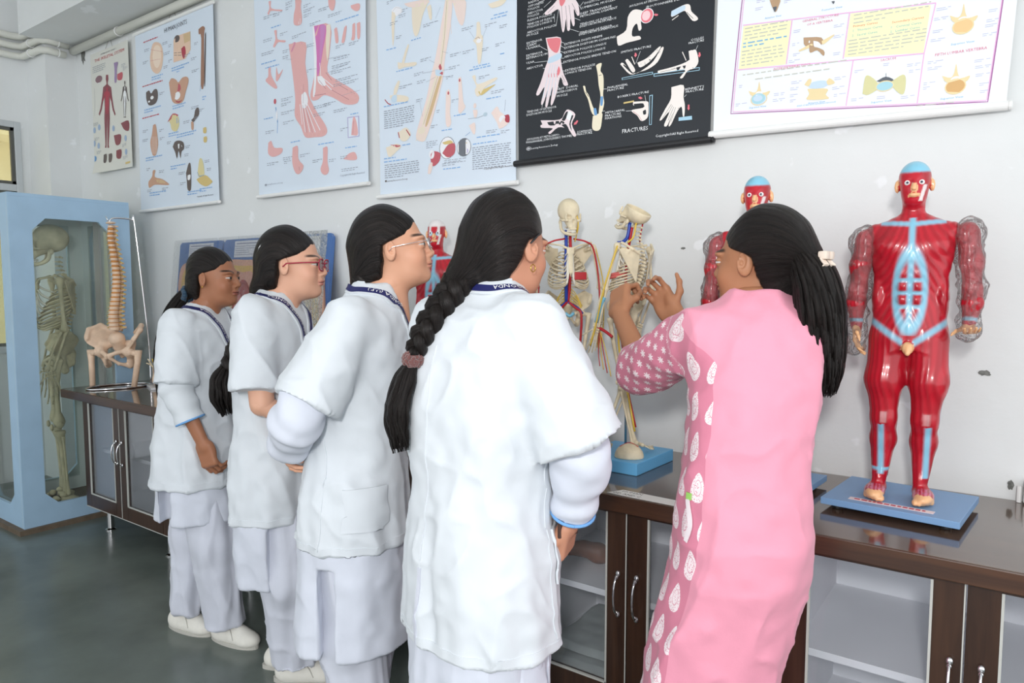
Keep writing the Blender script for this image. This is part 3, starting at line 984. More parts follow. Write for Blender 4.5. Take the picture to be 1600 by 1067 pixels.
PD_arm = [
('p','k4',[(425,812),(463,803),(451,686),(422,570),(406,475),(352,334),(305,239),(276,226),(240,247),(253,296),(307,407),(337,503),(366,580),(396,697)],1),
('p','y4',[(427,803),(442,800),(425,650),(405,548),(397,537),(389,551),(410,670)],1),
('p','y4',[(368,501),(381,495),(336,386),(294,300),(280,297),(313,390)],1),
('p','y3',[(388,494),(401,490),(359,383),(315,297),(300,299),(342,394)],1),
('p','l4',[(364,527),(405,516),(404,495),(368,501)],1),
('p','m1',[(383,536),(394,546),(402,524),(391,520)],1),
('p','m1',[(388,506),(406,511),(406,497)],1),
('l','m3',1.2,[(433,802),(418,652),(398,542)]),
('l','m3',1.2,[(379,495),(324,371),(288,300)]),
('l','k4',2.4,[(459,804),(451,726),(458,660)]),
('p','k4',[(459,804),(532,787),(537,739),(521,683),(494,708),(473,769)],1),
('p','y4',[(468,786),(521,770),(516,712),(494,732)],1),
('e','y4',276,276,25,15),
('l','y4',4.3,[(256,271),(240,234)]),
('l','y4',4.2,[(268,269),(254,232)]),
('l','y4',4.2,[(280,268),(269,231)]),
('l','y4',4.2,[(291,266),(283,229)]),
('l','y4',4.2,[(303,265),(297,227)]),
('p','w2',[(95,840),(123,851),(159,837),(165,819),(140,811),(122,809)],1),
('p','y4',[(98,835),(122,817),(115,789),(108,713),(99,681),(94,785)],1),
('l','g',1.0,[(104,834),(123,847),(161,834)]),
('p','y4',[(225,833),(278,829),(330,830),(312,805),(289,769),(270,714),(250,692),(232,714),(224,774)],1),
('p','k4',[(177,852),(312,838),(326,818),(243,820),(195,835)],1),
('p','y4',[(318,804),(341,807),(346,748),(332,751)],1),
('p','y4',[(195,669),(202,661),(180,614),(165,579),(155,593),(174,637)],1),
('p','y4',[(129,520),(139,510),(116,462),(97,456),(104,490)],1),
('p','y4',[(128,602),(173,590),(245,581),(239,566),(179,572),(133,571)],1),
('p','y4',[(72,460),(116,458),(189,438),(183,417),(115,427),(84,436)],1),
('l','m2',4.4,[(40,447),(59,427),(80,417)]),
('e','l4',103,442,22,17),
('p','y4',[(596,679),(613,676),(620,627),(631,609),(620,518),(604,513),(596,585),(578,608),(594,625)],1),
('l','m3',1.6,[(589,614),(606,618),(625,599)]),
('e','w2',609,602,14,9),
('p','y4',[(572,463),(591,464),(603,426),(695,438),(700,427),(639,404),(614,377),(595,380),(588,405),(595,419)],1),
('p','y2',[(605,394),(695,411),(675,399),(624,377)],1),
('p','y4',[(656,740),(725,743),(750,738),(725,720),(676,720)],1),
('p','k4',[(426,422),(443,428),(452,385),(448,329),(455,287),(442,270),(426,278),(422,324)],1),
('p','k4',[(496,468),(511,469),(517,424),(524,366),(535,341),(508,319),(495,330),(497,379)],1),
('e','m1',439,414,5,7),
('e','m1',503,458,5,7),
('e','k4',588,339,8,11),
('p','k4',[(577,323),(601,319),(598,292),(584,292)],1),
('l','g',1.6,[(550,290),(603,287),(654,296)]),
('e','l5',644,296,11,8),
('p','k4',[(555,261),(587,269),(590,229),(579,222)],1),
('l','l2',1.6,[(534,220),(561,233)]),
('p','k4',[(675,297),(705,320),(720,298),(744,279),(764,246),(720,227),(705,254)],1),
('p','m2',[(737,277),(766,278),(768,248),(746,254)],1),
('e','w2',733,264,17,16),
('l','g',1.2,[(749,341),(744,295)]),
('p','y4',[(125,287),(175,302),(205,268),(174,242),(137,251)],1),
('l','m2',5.2,[(123,287),(131,260)]),
('l','m2',5.2,[(169,300),(201,262)]),
('p','y4',[(42,226),(112,236),(139,220),(111,201),(61,180)],1),
('p','m1',[(68,237),(137,226),(112,220)],1),
('e','g2',430,181,45,48),
('e','w2',430,181,42,46),
('p','m1',[(402,161),(436,194),(474,194),(472,153),(435,139)],1),
('p','y2',[(402,207),(447,212),(463,199),(419,196)],1),
('e','g2',526,173,40,39),
('e','w2',526,173,38,37),
('e','p5',526,156,25,15),
('l','y2',3.3,[(505,189),(544,190)]),
('p','m1',[(333,164),(351,175),(390,162),(384,129),(350,109),(333,130)],1),
('p','k4',[(313,81),(321,119),(344,125),(332,80)],1),
('e','w2',339,163,16,20),
('g','l3',57,667,62,1,7.8,4.3),
('g','l3',217,679,65,1,7.6,4.2),
('g','l3',118,559,103,1,7.7,4.3),
('g','l3',33,413,155,1,7.9,4.4),
('g','l3',578,498,87,1,7.1,4.0),
('g','l3',557,488,113,1,7.2,4.0),
('g','l3',649,356,75,1,7.1,3.9),
('g','l3',470,311,73,1,7.3,4.1),
('g','l3',399,257,69,1,7.5,4.1),
('g','l3',597,204,122,1,7.2,4.0),
('g','l3',28,173,76,1,8.0,4.5),
('g','l3',28,158,150,1,8.0,4.5),
('g','l3',407,89,97,1,7.5,4.2),
('g','l3',686,687,69,1,6.9,3.8),
('g','l3',671,675,79,1,6.9,3.9),
('g','l3',576,178,128,1,7.2,4.0),
('g','l3',149,223,56,1,7.8,4.3),
('g','l3',720,526,29,1,6.9,3.8),
('g','g',67,881,56,2,8.5,2.6),
('g','g',159,826,38,2,8.4,2.5),
('g','g',140,805,48,2,8.5,2.5),
('g','g',84,783,49,2,8.6,2.6),
('g','g',120,715,46,2,8.5,2.6),
('g','g',294,730,91,2,8.3,2.5),
('g','g',515,668,63,2,7.9,2.4),
('g','g',640,658,60,2,7.8,2.3),
('g','g',520,572,63,2,8.0,2.4),
('g','g',625,564,41,2,7.8,2.3),
('g','g',715,639,39,2,7.6,2.3),
('g','g',450,573,60,2,8.1,2.4),
('g','g',274,584,69,2,8.3,2.5),
('g','g',232,529,59,2,8.4,2.5),
('g','g',250,492,53,2,8.4,2.5),
('g','g',442,521,65,2,8.1,2.4),
('g','g',427,483,44,2,8.2,2.4),
('g','g',135,489,85,2,8.6,2.6),
('g','g',609,453,61,2,7.9,2.4),
('g','g',675,383,70,2,7.8,2.3),
('g','g',243,413,41,2,8.5,2.5),
('g','g',370,348,23,2,8.3,2.5),
('g','g',335,286,40,2,8.4,2.5),
('g','g',459,380,38,2,8.1,2.4),
('g','g',305,218,69,2,8.5,2.5),
('g','g',305,201,69,2,8.5,2.5),
('g','g',413,126,131,2,8.3,2.5),
('g','g',401,113,143,2,8.3,2.5),
('g','g',649,225,61,2,7.9,2.4),
('g','g',725,216,44,2,7.8,2.3),
('g','g',695,570,49,2,7.7,2.3),
('g','g',710,474,44,2,7.7,2.3),
('g','g',33,391,197,9,9.7,3.5),
('g','g',32,143,228,7,9.8,3.6),
('g','g',573,163,203,11,8.9,3.2),
('t','k2',635,68,11.4,'Copyright©All Right Reserved',156),
('t','k2',48,67,10.2,'Learning Resources in Zoology',133),
('e','k2',39,71,6,5),
('l','g',1.0,[(439,583),(406,596)]),
('l','g',1.0,[(327,575),(361,556)]),
('l','g',1.0,[(438,514),(405,517)]),
('l','g',1.0,[(285,524),(360,522)]),
('l','g',1.0,[(308,482),(366,494)]),
('l','g',1.0,[(465,477),(405,491)]),
('l','g',0.9,[(558,652),(586,615)]),
('l','g',0.9,[(650,648),(627,610)]),
('l','g',1.0,[(266,405),(283,335)]),
('l','g',1.0,[(368,743),(397,786)]),
]
PD_hand = [
('t','w',57,621,11.6,'RADIUS',50),
('t','w',56,607,11.6,'OPPONENS',73),
('t','w',54,595,11.6,'POLLICIS',56),
('t','w',54,580,11.6,'ABDUCTOR',72),
('t','w',53,568,11.6,'POLLICIS',55),
('t','w',52,553,11.6,'FLEXOR POLLICIS',117),
('t','w',51,538,11.7,'TENDON OF FLEXOR',129),
('t','w',51,527,11.7,'POLLICIS LONGUS',118),
('t','w',50,507,11.7,'ABDUCTOR POLLICIS',138),
('t','w',48,496,11.7,'MUSCLE',56),
('t','w',314,560,11.0,'DIGITI MINIMUS',107),
('t','w',298,545,11.1,'LUMBRICAL MUSCLES',144),
('t','w',296,525,11.1,'DEEP TRANSVERSE',131),
('t','w',295,515,11.1,'METACARPAL LIGAMENT',156),
('t','w',295,486,11.1,'TENDONS OF FLEXOR',133),
('t','w',294,478,11.1,'DIGITORUM PROFUNDUS',153),
('t','w',293,455,11.1,'TENDONS OF FLEXOR',137),
('t','w',291,449,11.1,'DIGITORUM SUPERFICALIS',164),
('t','w',47,466,11.7,'EXTENSOR',75),
('t','w',46,456,11.7,'CARPI',47),
('t','w',45,445,11.7,'ULNARIS',66),
('t','w',45,418,11.7,'EXTENSOR',79),
('t','w',45,407,11.8,'RETINACULUM',101),
('t','w',45,389,11.8,'ULNA',38),
('t','w',45,367,11.8,'ABDUCTOR',80),
('t','w',226,426,11.3,'EXTENSOR DIGITI MINIMI',163),
('t','w',226,412,11.3,'EXTENSOR DIGITORUM COMMUNIS',219),
('t','w',225,395,11.3,'EXTENSOR POLLICIS LONGUS',182),
('t','w',225,379,11.3,'ABDUCTOR POLICIS LONGUS',178),
('t','w',222,360,11.4,'EXTENSOR POLICIS BREVIS TENDON',225),
('t','w',230,327,11.4,'EXTENSOR POLLICIS',131),
('t','w',229,316,11.4,'LONGUS TENDON',115),
('t','w',192,262,11.5,'FIRST  DORSAL',96),
('t','w',191,250,11.5,'INTEROSSEOUS',92),
('t','w',191,236,11.5,'MUSCLE',49),
('t','w',44,197,11.9,'TENDONS OF EXTENSOR',144),
('t','w',43,185,11.9,'DIGITORUM MUSCLE',123),
('t','w',284,87,11.4,'SCAPHOID',66),
('t','w',283,78,11.4,'FRACTURE',67),
('t','w',43,88,12.0,'AVULSION AT METACARPO-',161),
('t','w',40,77,12.0,"PHALANGEAL JOINT(SKIER'S THUMB)",221),
('t','w',499,507,10.6,'AVULSION AT PROXIMAL',128),
('t','w',565,490,10.5,'(BOUTONNIERE DEFORMITY)',182),
('t','w',468,351,10.8,"SMITH'S FRACTURE",119),
('t','w',735,343,10.1,'COLLES',46),
('t','w',727,334,10.2,'FRACTURE',55),
('t','w',414,233,11.0,'PHALANGEAL',84),
('t','w',414,223,11.0,'FRACTURE',68),
('t','w',457,193,10.9,"BOXER'S FRACTURE",125),
('t','w',406,143,11.0,'METACARPAL',82),
('t','w',405,132,11.1,'FRACTURE',66),
('t','w',405,122,11.1,'FIXATIONS',69),
('t','w',720,180,10.3,"BENNETT'S",68),
('t','w',722,171,10.3,'FRACTURE',65),
('t','w',478,63,20.2,'FRACTURES',103),
('t','w',612,33,12.2,'Copyright©All Right Reserved',159),
('t','w',65,51,10.1,'Learning Resources in Zoology',130),
('e','w',52,55,12,7),
('e','bk',52,55,11,6),
('l','w',3.2,[(44,55),(59,55)]),
('p','h1',[(194,605),(274,587),(293,532),(283,525),(268,553),(272,498),(264,491),(253,520),(251,481),(239,481),(233,524),(226,483),(216,482),(206,542),(198,568),(165,560),(142,559),(136,570),(172,589)],1),
('p','h2',[(202,604),(231,597),(217,576),(206,582)],1),
('l','bk',1.2,[(213,577),(219,491)]),
('l','bk',1.2,[(231,573),(241,490)]),
('l','bk',1.2,[(246,573),(258,501)]),
('l','bk',1.2,[(260,575),(282,535)]),
('l','bk',1.2,[(180,584),(150,565)]),
('l','w',1.2,[(108,616),(134,616)]),
('l','w',1.2,[(127,564),(165,585)]),
('l','w',1.2,[(131,590),(165,607)]),
('l','w',1.2,[(180,554),(181,523)]),
('l','w',1.2,[(200,568),(188,507)]),
('l','w',1.2,[(271,519),(296,505)]),
('l','w',1.2,[(246,485),(290,464)]),
('l','w',1.2,[(296,558),(310,570)]),
('l','w',1.2,[(282,571),(300,549)]),
('p','h1',[(139,472),(209,459),(207,402),(218,333),(242,280),(237,273),(222,278),(207,310),(189,251),(170,212),(161,218),(172,279),(157,244),(145,208),(135,213),(147,270),(132,235),(121,218),(115,228),(132,285),(105,259),(91,265),(114,307),(136,359),(152,400)],1),
('p','h2',[(143,468),(206,457),(203,421),(188,405),(158,430)],1),
('p','l4',[(154,393),(207,402),(209,380),(151,372)],1),
('p','h2',[(200,354),(207,335),(198,317),(192,334)],1),
('l','h2',3.1,[(151,335),(152,319)]),
('l','h2',3.1,[(165,333),(166,317)]),
('l','h2',3.1,[(178,330),(180,315)]),
('l','h2',3.1,[(192,328),(193,312)]),
('l','l4',1.9,[(162,367),(122,243)]),
('l','l4',1.9,[(173,365),(141,245)]),
('l','l4',1.8,[(183,363),(160,247)]),
('l','l4',1.8,[(194,361),(179,249)]),
('l','bk',1.2,[(207,310),(224,286)]),
('l','bk',1.2,[(215,315),(230,287)]),
('l','w',1.2,[(108,448),(147,423)]),
('l','w',1.3,[(85,388),(151,382)]),
('l','w',1.2,[(125,359),(142,353)]),
('l','w',1.2,[(209,443),(225,435)]),
('l','w',1.2,[(207,430),(225,417)]),
('l','w',1.2,[(207,408),(225,399)]),
('l','w',1.2,[(207,382),(224,378)]),
('l','w',1.2,[(209,362),(222,360)]),
('l','w',1.2,[(211,334),(229,329)]),
('l','w',1.2,[(185,298),(200,271)]),
('l','w',1.3,[(132,273),(119,207)]),
('p','h1',[(112,159),(205,149),(227,172),(243,182),(276,159),(260,124),(280,82),(268,77),(242,108),(197,120),(160,100),(150,107),(171,120),(117,129),(112,140),(120,142)],1),
('p','bk',[(144,147),(212,143),(223,130),(159,132)],1),
('p','bk',[(213,146),(234,174),(243,169),(228,142)],1),
('p','w',[(234,149),(245,175),(263,162),(253,140)],1),
('p','bk',[(260,158),(267,154),(255,128),(260,99),(249,125)],1),
('p','bk',[(212,127),(234,127),(249,98)],1),
('p','h3',[(284,136),(274,128),(272,130),(269,120),(281,121),(279,123),(289,132)],0),
('p','b4',[(309,260),(318,258),(324,236),(334,223),(352,178),(363,158),(358,144),(345,161),(332,205),(317,234)],1),
('p','b4',[(365,325),(372,330),(389,330),(384,304),(396,284),(398,242),(396,213),(401,183),(391,149),(378,150),(385,209),(377,252),(372,294)],1),
('p','b4',[(353,142),(391,149),(392,125),(385,90),(364,86),(350,100)],1),
('p','l2',[(355,169),(366,169),(371,145),(360,146)],1),
('p','l2',[(385,209),(396,207),(394,178),(385,178)],1),
('l','bk',1.8,[(320,236),(334,217)]),
('l','bk',1.8,[(377,287),(389,288)]),
('l','w',1.2,[(398,235),(412,233)]),
('l','w',1.2,[(391,155),(404,154)]),
('p','h4',[(450,414),(488,430),(494,474),(513,494),(539,490),(561,474),(546,452),(549,423),(538,418),(530,444),(514,430),(513,403),(540,399),(547,387),(527,385),(489,384),(457,381)],1),
('e','w',569,463,26,26),
('e','h3',569,463,23,24),
('e','h5',566,464,16,17),
('p','h3',[(611,460),(603,462),(603,464),(594,461),(603,454),(603,456),(611,455)],0),
('p','h4',[(661,459),(699,469),(719,470),(729,462),(734,442),(757,417),(754,408),(738,411),(717,440),(705,450),(663,439)],1),
('p','l4',[(661,459),(705,469),(711,459),(705,451),(663,441)],1),
('l','bk',1.1,[(675,438),(705,445)]),
('l','h4',2.8,[(664,428),(687,439)]),
('l','bk',1.6,[(717,443),(741,417)]),
('p','h4',[(466,313),(478,315),(523,271),(561,279),(598,301),(626,341),(635,336),(614,295),(577,276),(542,272),(506,270)],1),
('p','bk',[(480,310),(521,276),(513,272),(480,305)],1),
('p','h4',[(486,322),(497,325),(526,285),(521,274),(510,282)],1),
('p','bk',[(535,286),(551,301),(586,309),(573,291),(548,284)],1),
('p','h4',[(535,306),(573,316),(616,345),(623,341),(592,307),(548,287)],1),
('l','bk',1.1,[(548,298),(613,337)]),
('l','bk',1.1,[(561,285),(623,330)]),
('l','h4',2.9,[(512,331),(525,302)]),
('l','w',1.1,[(546,344),(529,305)]),
('p','h3',[(524,343),(524,335),(521,335),(527,326),(533,333),(530,333),(530,341)],0),
('p','c1',[(473,263),(596,264),(597,255),(474,255)],0),
('p','bk',[(476,261),(594,262),(594,257),(476,256)],0),
('p','c1',[(599,257),(770,250),(770,239),(600,246)],0),
('p','bk',[(602,254),(768,248),(768,241),(602,248)],0),
('p','h4',[(615,264),(673,268),(720,276),(743,291),(740,309),(755,309),(765,271),(753,251),(727,245),(709,224),(699,228),(715,252),(624,254)],1),
('p','bk',[(661,262),(720,265),(715,255),(673,254)],1),
('p','bk',[(750,300),(760,269),(744,250),(752,270)],1),
('l','h4',2.8,[(705,313),(720,281)]),
('l','bk',1.1,[(624,258),(685,260)]),
('p','h4',[(728,311),(743,311),(749,290),(735,276)],1),
('l','w',1.1,[(761,324),(752,305)]),
('p','h3',[(765,300),(765,291),(762,291),(768,282),(773,289),(771,289),(770,299)],0),
('l','y2',5.8,[(482,171),(524,172)]),
('p','h4',[(521,170),(575,164),(582,150),(581,110),(564,97),(551,100),(538,119),(518,134),(519,142),(560,143),(563,153),(524,156)],1),
('p','bk',[(523,162),(560,159),(560,148),(531,147)],1),
('p','bk',[(560,131),(571,135),(573,120),(563,119)],1),
('l','m1',1.2,[(521,136),(544,118),(557,98)]),
('l','w',1.2,[(492,141),(518,139)]),
('l','w',1.1,[(567,187),(572,163)]),
('p','h3',[(542,179),(549,176),(549,174),(559,177),(551,184),(550,182),(542,184)],0),
('p','c1',[(585,183),(598,184),(596,79),(586,79)],0),
('p','bk',[(587,180),(595,182),(594,81),(588,81)],0),
('p','h4',[(668,199),(713,199),(714,159),(720,130),(719,94),(713,95),(708,126),(692,112),(670,70),(661,69),(678,114),(658,72),(649,66),(644,74),(663,116),(634,91),(627,94),(648,129),(667,160)],1),
('p','bk',[(671,196),(680,196),(679,175),(673,165)],1),
('p','bk',[(691,195),(697,195),(694,176)],1),
('p','bk',[(693,134),(706,140),(696,120)],1),
('l','bk',1.1,[(672,143),(636,95)]),
('l','bk',1.1,[(678,142),(647,90)]),
('l','bk',1.1,[(684,141),(658,85)]),
('l','bk',1.1,[(690,140),(669,80)]),
('p','c1',[(698,91),(747,90),(748,77),(698,79)],0),
('p','bk',[(700,89),(745,88),(745,79),(700,81)],0),
('p','h3',[(731,130),(731,119),(729,119),(734,110),(739,117),(737,118),(737,129)],0),
('l','w',1.1,[(725,165),(717,158)]),
]
PD_vert = [
('l','vi2',3.2,[(89,529),(59,64),(782,16),(799,422)]),
('l','pk',3.2,[(89,345),(410,324),(635,308)]),
('l','pk',3.0,[(410,323),(400,190)]),
('l','pk',3.1,[(244,333),(233,199)]),
('l','pk',3.3,[(78,204),(426,182),(616,172)]),
('l','pk',3.0,[(429,181),(417,48)]),
('l','pk',2.8,[(635,308),(616,172),(609,32)]),
('l','pk',2.5,[(95,525),(66,70)]),
('l','pk',2.6,[(66,69),(779,20)]),
('l','pk',2.2,[(779,20),(795,371)]),
('p','yl',[(91,342),(241,332),(230,199),(81,206)],0),
('p','yl',[(413,321),(623,305),(614,174),(403,194)],0),
('g','gr',96,331,135,4,11.0,3.2),
('g','cb',92,284,138,2,11.0,3.9),
('g','gr',89,259,136,5,11.0,3.2),
('t','pr',275,320,9.7,'GENERAL STRUCTURE',105),
('t','pr',289,307,9.7,'OF A VERTEBRA',75),
('p','br',[(281,273),(334,264),(334,241),(288,246)],1),
('p','be',[(335,253),(369,267),(367,261),(341,242)],1),
('p','be',[(268,236),(305,250),(306,241),(273,232)],1),
('p','br',[(299,248),(342,225),(343,207),(324,227),(303,223)],1),
('p','wb',[(311,258),(326,252),(335,238),(315,239)],1),
('e','wb',299,257,2,4),
('g','gr',423,312,200,3,11.3,3.0),
('t','or',423,278,9.3,'Primary Curves',66),
('t','or',527,271,9.1,'Secondary Curves',81),
('t','te',423,265,9.3,'1.  Thoracic Curve',79),
('t','te',421,251,9.4,'2.  Sacral Curve',69),
('t','te',526,257,9.1,'1.  Cervical Curve',77),
('t','te',524,245,9.1,'2.  Lumbar Curve',76),
('g','gr',413,239,204,5,10.1,3.0),
('t','pr',194,185,10.0,'INTERVERTEBRAL DISCS',112),
('g','gr',95,183,315,1,9.1,3.3),
('g','gr',136,164,229,1,9.0,3.2),
('p','be',[(116,131),(137,123),(146,134),(150,157),(155,133),(164,119),(186,122),(173,107),(129,113)],1),
('e','wb',151,117,12,8),
('e','be',151,100,27,20),
('e','lb',151,100,24,17),
('e','lc',149,102,22,17),
('e','lb',148,103,15,10),
('t','cb',121,73,8.4,'Superior View',55),
('p','be',[(301,113),(360,106),(356,89),(365,75),(302,80),(307,96)],1),
('e','lb',333,122,30,12),
('p','be',[(291,127),(303,143),(312,139),(306,121)],1),
('p','be',[(356,128),(365,137),(381,121),(362,117)],1),
('t','cb',305,66,8.0,'Anterior View',51),
('t','cb',272,62,6.3,'(Half of disc and vertebrae removed)',115),
('t','pr',504,166,10.0,'SACRUM',40),
('p','ol',[(461,78),(464,119),(472,131),(496,111),(503,89),(477,73)],1),
('p','ol',[(537,104),(566,120),(575,103),(573,66),(560,67),(541,89)],1),
('p','dk',[(497,110),(521,120),(543,107),(519,103)],1),
('e','be',520,93,24,16),
('e','lc',520,93,22,13),
('l','dk',1.2,[(521,130),(522,116)]),
('t','cb',486,47,7.6,'Superior View',56),
('p','be',[(672,266),(692,257),(700,268),(703,293),(709,266),(718,251),(739,254),(726,237),(684,245)],1),
('e','wb',705,249,12,8),
('e','be',706,231,26,22),
('e','or2',706,231,23,19),
('t','cb',681,183,7.9,'Superior View',56),
('t','pr',644,159,11.2,'FIFTH LUMBAR VERTEBRA',124),
('p','be',[(666,102),(687,94),(695,106),(698,131),(704,104),(713,89),(734,93),(722,76),(679,82)],1),
('e','wb',700,87,12,9),
('e','be',701,68,26,22),
('e','or3',701,68,23,19),
('t','cb',667,35,8.0,'Superior View',56),
('p','br',[(171,408),(203,404),(201,386),(192,367),(182,381)],1),
('p','dk',[(182,384),(195,383),(189,368)],1),
('t','cb',159,351,8.1,'Anterior View',51),
('t','cb',331,343,7.8,'Posterior View',58),
('p','dk',[(357,367),(366,366),(363,358)],1),
('g','lv',250,298,31,2,5.6,1.9),
('g','lv',368,293,29,2,5.4,1.8),
('g','lv',369,261,29,2,5.4,1.8),
('g','lv',248,258,21,2,5.6,1.9),
('g','lv',252,226,24,2,5.6,1.9),
('g','lv',240,207,34,2,5.6,1.9),
('g','lv',371,210,29,2,5.4,1.8),
('g','lv',84,151,17,2,5.9,2.0),
('g','lv',199,110,38,2,5.7,1.9),
('g','lv',196,92,38,2,5.7,1.9),
('g','lv',75,92,37,2,5.9,2.0),
('g','lv',251,140,37,2,5.6,1.9),
('g','lv',249,121,25,2,5.6,1.9),
('g','lv',249,100,25,2,5.7,1.9),
('g','lv',250,84,19,2,5.7,1.9),
('g','lv',379,135,32,2,5.5,1.8),
('g','lv',374,107,35,2,5.5,1.8),
('g','lv',380,85,34,2,5.5,1.8),
('g','lv',435,148,33,2,5.4,1.8),
('g','lv',512,157,16,2,5.3,1.8),
('g','lv',575,146,34,2,5.2,1.7),
('g','lv',581,128,28,2,5.2,1.7),
('g','lv',430,65,34,2,5.4,1.8),
('g','lv',501,63,27,2,5.3,1.8),
('g','lv',565,56,36,2,5.2,1.7),
('g','lv',627,145,38,2,5.1,1.7),
('g','lv',628,128,35,2,5.1,1.7),
('g','lv',621,87,30,2,5.1,1.7),
('g','lv',621,75,20,2,5.1,1.7),
('g','lv',741,132,37,2,4.9,1.6),
('g','lv',744,115,37,2,4.9,1.6),
('g','lv',747,93,33,2,4.9,1.6),
('g','lv',758,67,23,2,4.9,1.6),
('g','lv',761,47,19,2,4.9,1.6),
('g','lv',638,290,35,2,5.0,1.7),
('g','lv',634,264,35,2,5.0,1.7),
('g','lv',633,230,27,2,5.1,1.7),
('g','lv',630,206,35,2,5.1,1.7),
('g','lv',760,236,32,2,4.9,1.6),
('g','lv',758,223,28,2,4.9,1.6),
('g','lv',754,200,33,2,4.9,1.6),
('g','lv',763,262,28,2,4.9,1.6),
('g','lv',130,413,39,2,5.7,1.9),
('g','lv',127,390,29,2,5.7,1.9),
('g','lv',216,395,25,2,5.6,1.9),
('g','gr',606,24,95,1,4.6,2.3),
('e','be',184,419,15,5),
('e','be',361,379,15,5),
('e','be',525,367,12,5),
('l','be',3.4,[(535,365),(551,357)]),
('e','be',185,429,15,5),
('e','be',362,389,15,5),
('e','be',529,375,11,5),
('l','be',3.4,[(538,373),(554,365)]),
('e','be',186,440,14,5),
('e','be',363,399,14,5),
('e','be',531,384,11,5),
('l','be',3.4,[(540,382),(556,373)]),
('e','be',187,450,14,5),
('e','be',364,409,14,5),
('e','be',532,393,11,5),
('l','be',3.4,[(541,391),(557,382)]),
('e','be',188,460,13,5),
('e','be',364,419,13,5),
('e','be',531,402,10,5),
('l','be',3.4,[(540,400),(556,391)]),
('e','be',189,471,13,5),
('e','be',365,429,13,5),
('e','be',528,412,10,5),
('l','be',3.4,[(538,410),(553,401)]),
('e','be',190,481,12,5),
('e','be',366,438,12,5),
('e','be',524,422,10,5),
('l','be',3.4,[(534,419),(550,411)]),
('e','be',191,491,12,5),
('e','be',367,448,12,5),
('e','be',520,432,9,5),
('l','be',3.4,[(530,430),(546,421)]),
('e','be',192,501,11,5),
('e','be',368,458,11,5),
('e','be',517,442,9,5),
('l','be',3.4,[(527,439),(543,431)]),
('e','be',193,512,11,5),
('e','be',368,468,11,5),
('e','be',515,452,9,5),
('l','be',3.4,[(525,449),(541,440)]),
('e','be',194,522,11,5),
('e','be',369,478,10,5),
('e','be',515,461,8,5),
('l','be',3.4,[(524,458),(540,449)]),
('e','be',195,532,10,5),
('e','be',370,488,10,5),
('e','be',516,469,8,5),
('l','be',3.4,[(526,467),(542,458)]),
('e','be',196,542,10,5),
('e','be',371,497,10,5),
('e','be',519,478,7,5),
('l','be',3.4,[(529,475),(545,466)]),
('e','be',197,553,9,5),
('e','be',372,507,9,5),
('e','be',523,486,7,5),
('l','be',3.4,[(532,483),(548,474)]),
('e','be',198,563,9,5),
('e','be',373,517,9,5),
('e','be',526,494,7,5),
('l','be',3.4,[(535,491),(551,483)]),
('e','be',199,573,8,5),
('e','be',373,527,8,5),
('e','be',527,503,6,5),
('l','be',3.4,[(537,500),(553,491)]),
('g','lv',222,415,37,2,5.6,1.9),
('g','lv',123,445,36,2,5.7,1.9),
('g','lv',400,380,34,2,5.3,1.8),
('g','lv',567,368,31,2,5.1,1.7),
('g','lv',221,441,37,2,5.6,1.9),
('g','lv',122,471,36,2,5.7,1.9),
('g','lv',399,404,34,2,5.3,1.8),
('g','lv',566,391,31,2,5.1,1.7),
('g','lv',220,467,37,2,5.6,1.9),
('g','lv',121,498,36,2,5.7,1.9),
('g','lv',398,429,34,2,5.3,1.8),
('g','lv',565,414,31,2,5.1,1.7),
('g','lv',219,493,37,2,5.6,1.9),
('g','lv',121,525,36,2,5.7,1.9),
('g','lv',397,454,34,2,5.3,1.8),
('g','lv',564,436,31,2,5.1,1.7),
('g','lv',219,519,37,2,5.6,1.9),
('g','lv',120,551,36,2,5.7,1.9),
('g','lv',396,479,34,2,5.3,1.8),
('g','lv',563,459,31,2,5.1,1.7),
('g','lv',218,545,37,2,5.6,1.9),
('g','lv',119,578,35,2,5.7,1.9),
('g','lv',396,504,34,2,5.3,1.8),
('g','lv',563,482,31,2,5.1,1.7),
]
# ---------------- wall charts ----------------
PC = dict(k='3a3a44', k2='645a58', r='c0303c', g='9aa0ac', g2='70747c', m1='c2606a', m2='b04050', m3='8a4a52', b1='8a6a72', b2='a08ab0', b3='a07864', b4='f0e6cc', w='f4f6f8', w2='f0f0f4', w3='dfe8f4', l1='9fb4d0', l2='6fa0d0', l3='86b4e4', l4='c8dcec', l5='bcd0dc',
          s1='e8c8b0', s2='f2dcc8', s3='cba088', y1='e0d4a0', y2='d8c080', y3='d4b890', y4='ece0cc', k1='e6b2b0', k3='e4b0ac', k4='f0dcd4', p1='d890a8', p2='cc8cc0', p3='d47cb8', p4='a86878', p5='b8b4d8', h1='f0dfe2', h2='e88088', h3='e87884', h4='f4ece6', h5='f8d0d4', bk='22262c', c1='a8d0e4',
          vi2='a868a0', wb='f2f6fa', pk='ecb8e0', yl='f6f2c4', gr='c6c6bc', cb='78b4e0', pr='dc7c98', or_='e88a60', or2='ecc890', or3='d8ac70', te='88c4c8', br='b89878', be='ecd8a8', lb='c8dcf0', lc='a8d4e0', ol='d8d4a0', dk='5a6068', lv='c4c4de')
PC['or'] = PC['or_']
PCL = {k: hexc(v) for k, v in PC.items()}
M_PRINT = mat('chart_print', (1, 1, 1), rough=.45, attr='Col')
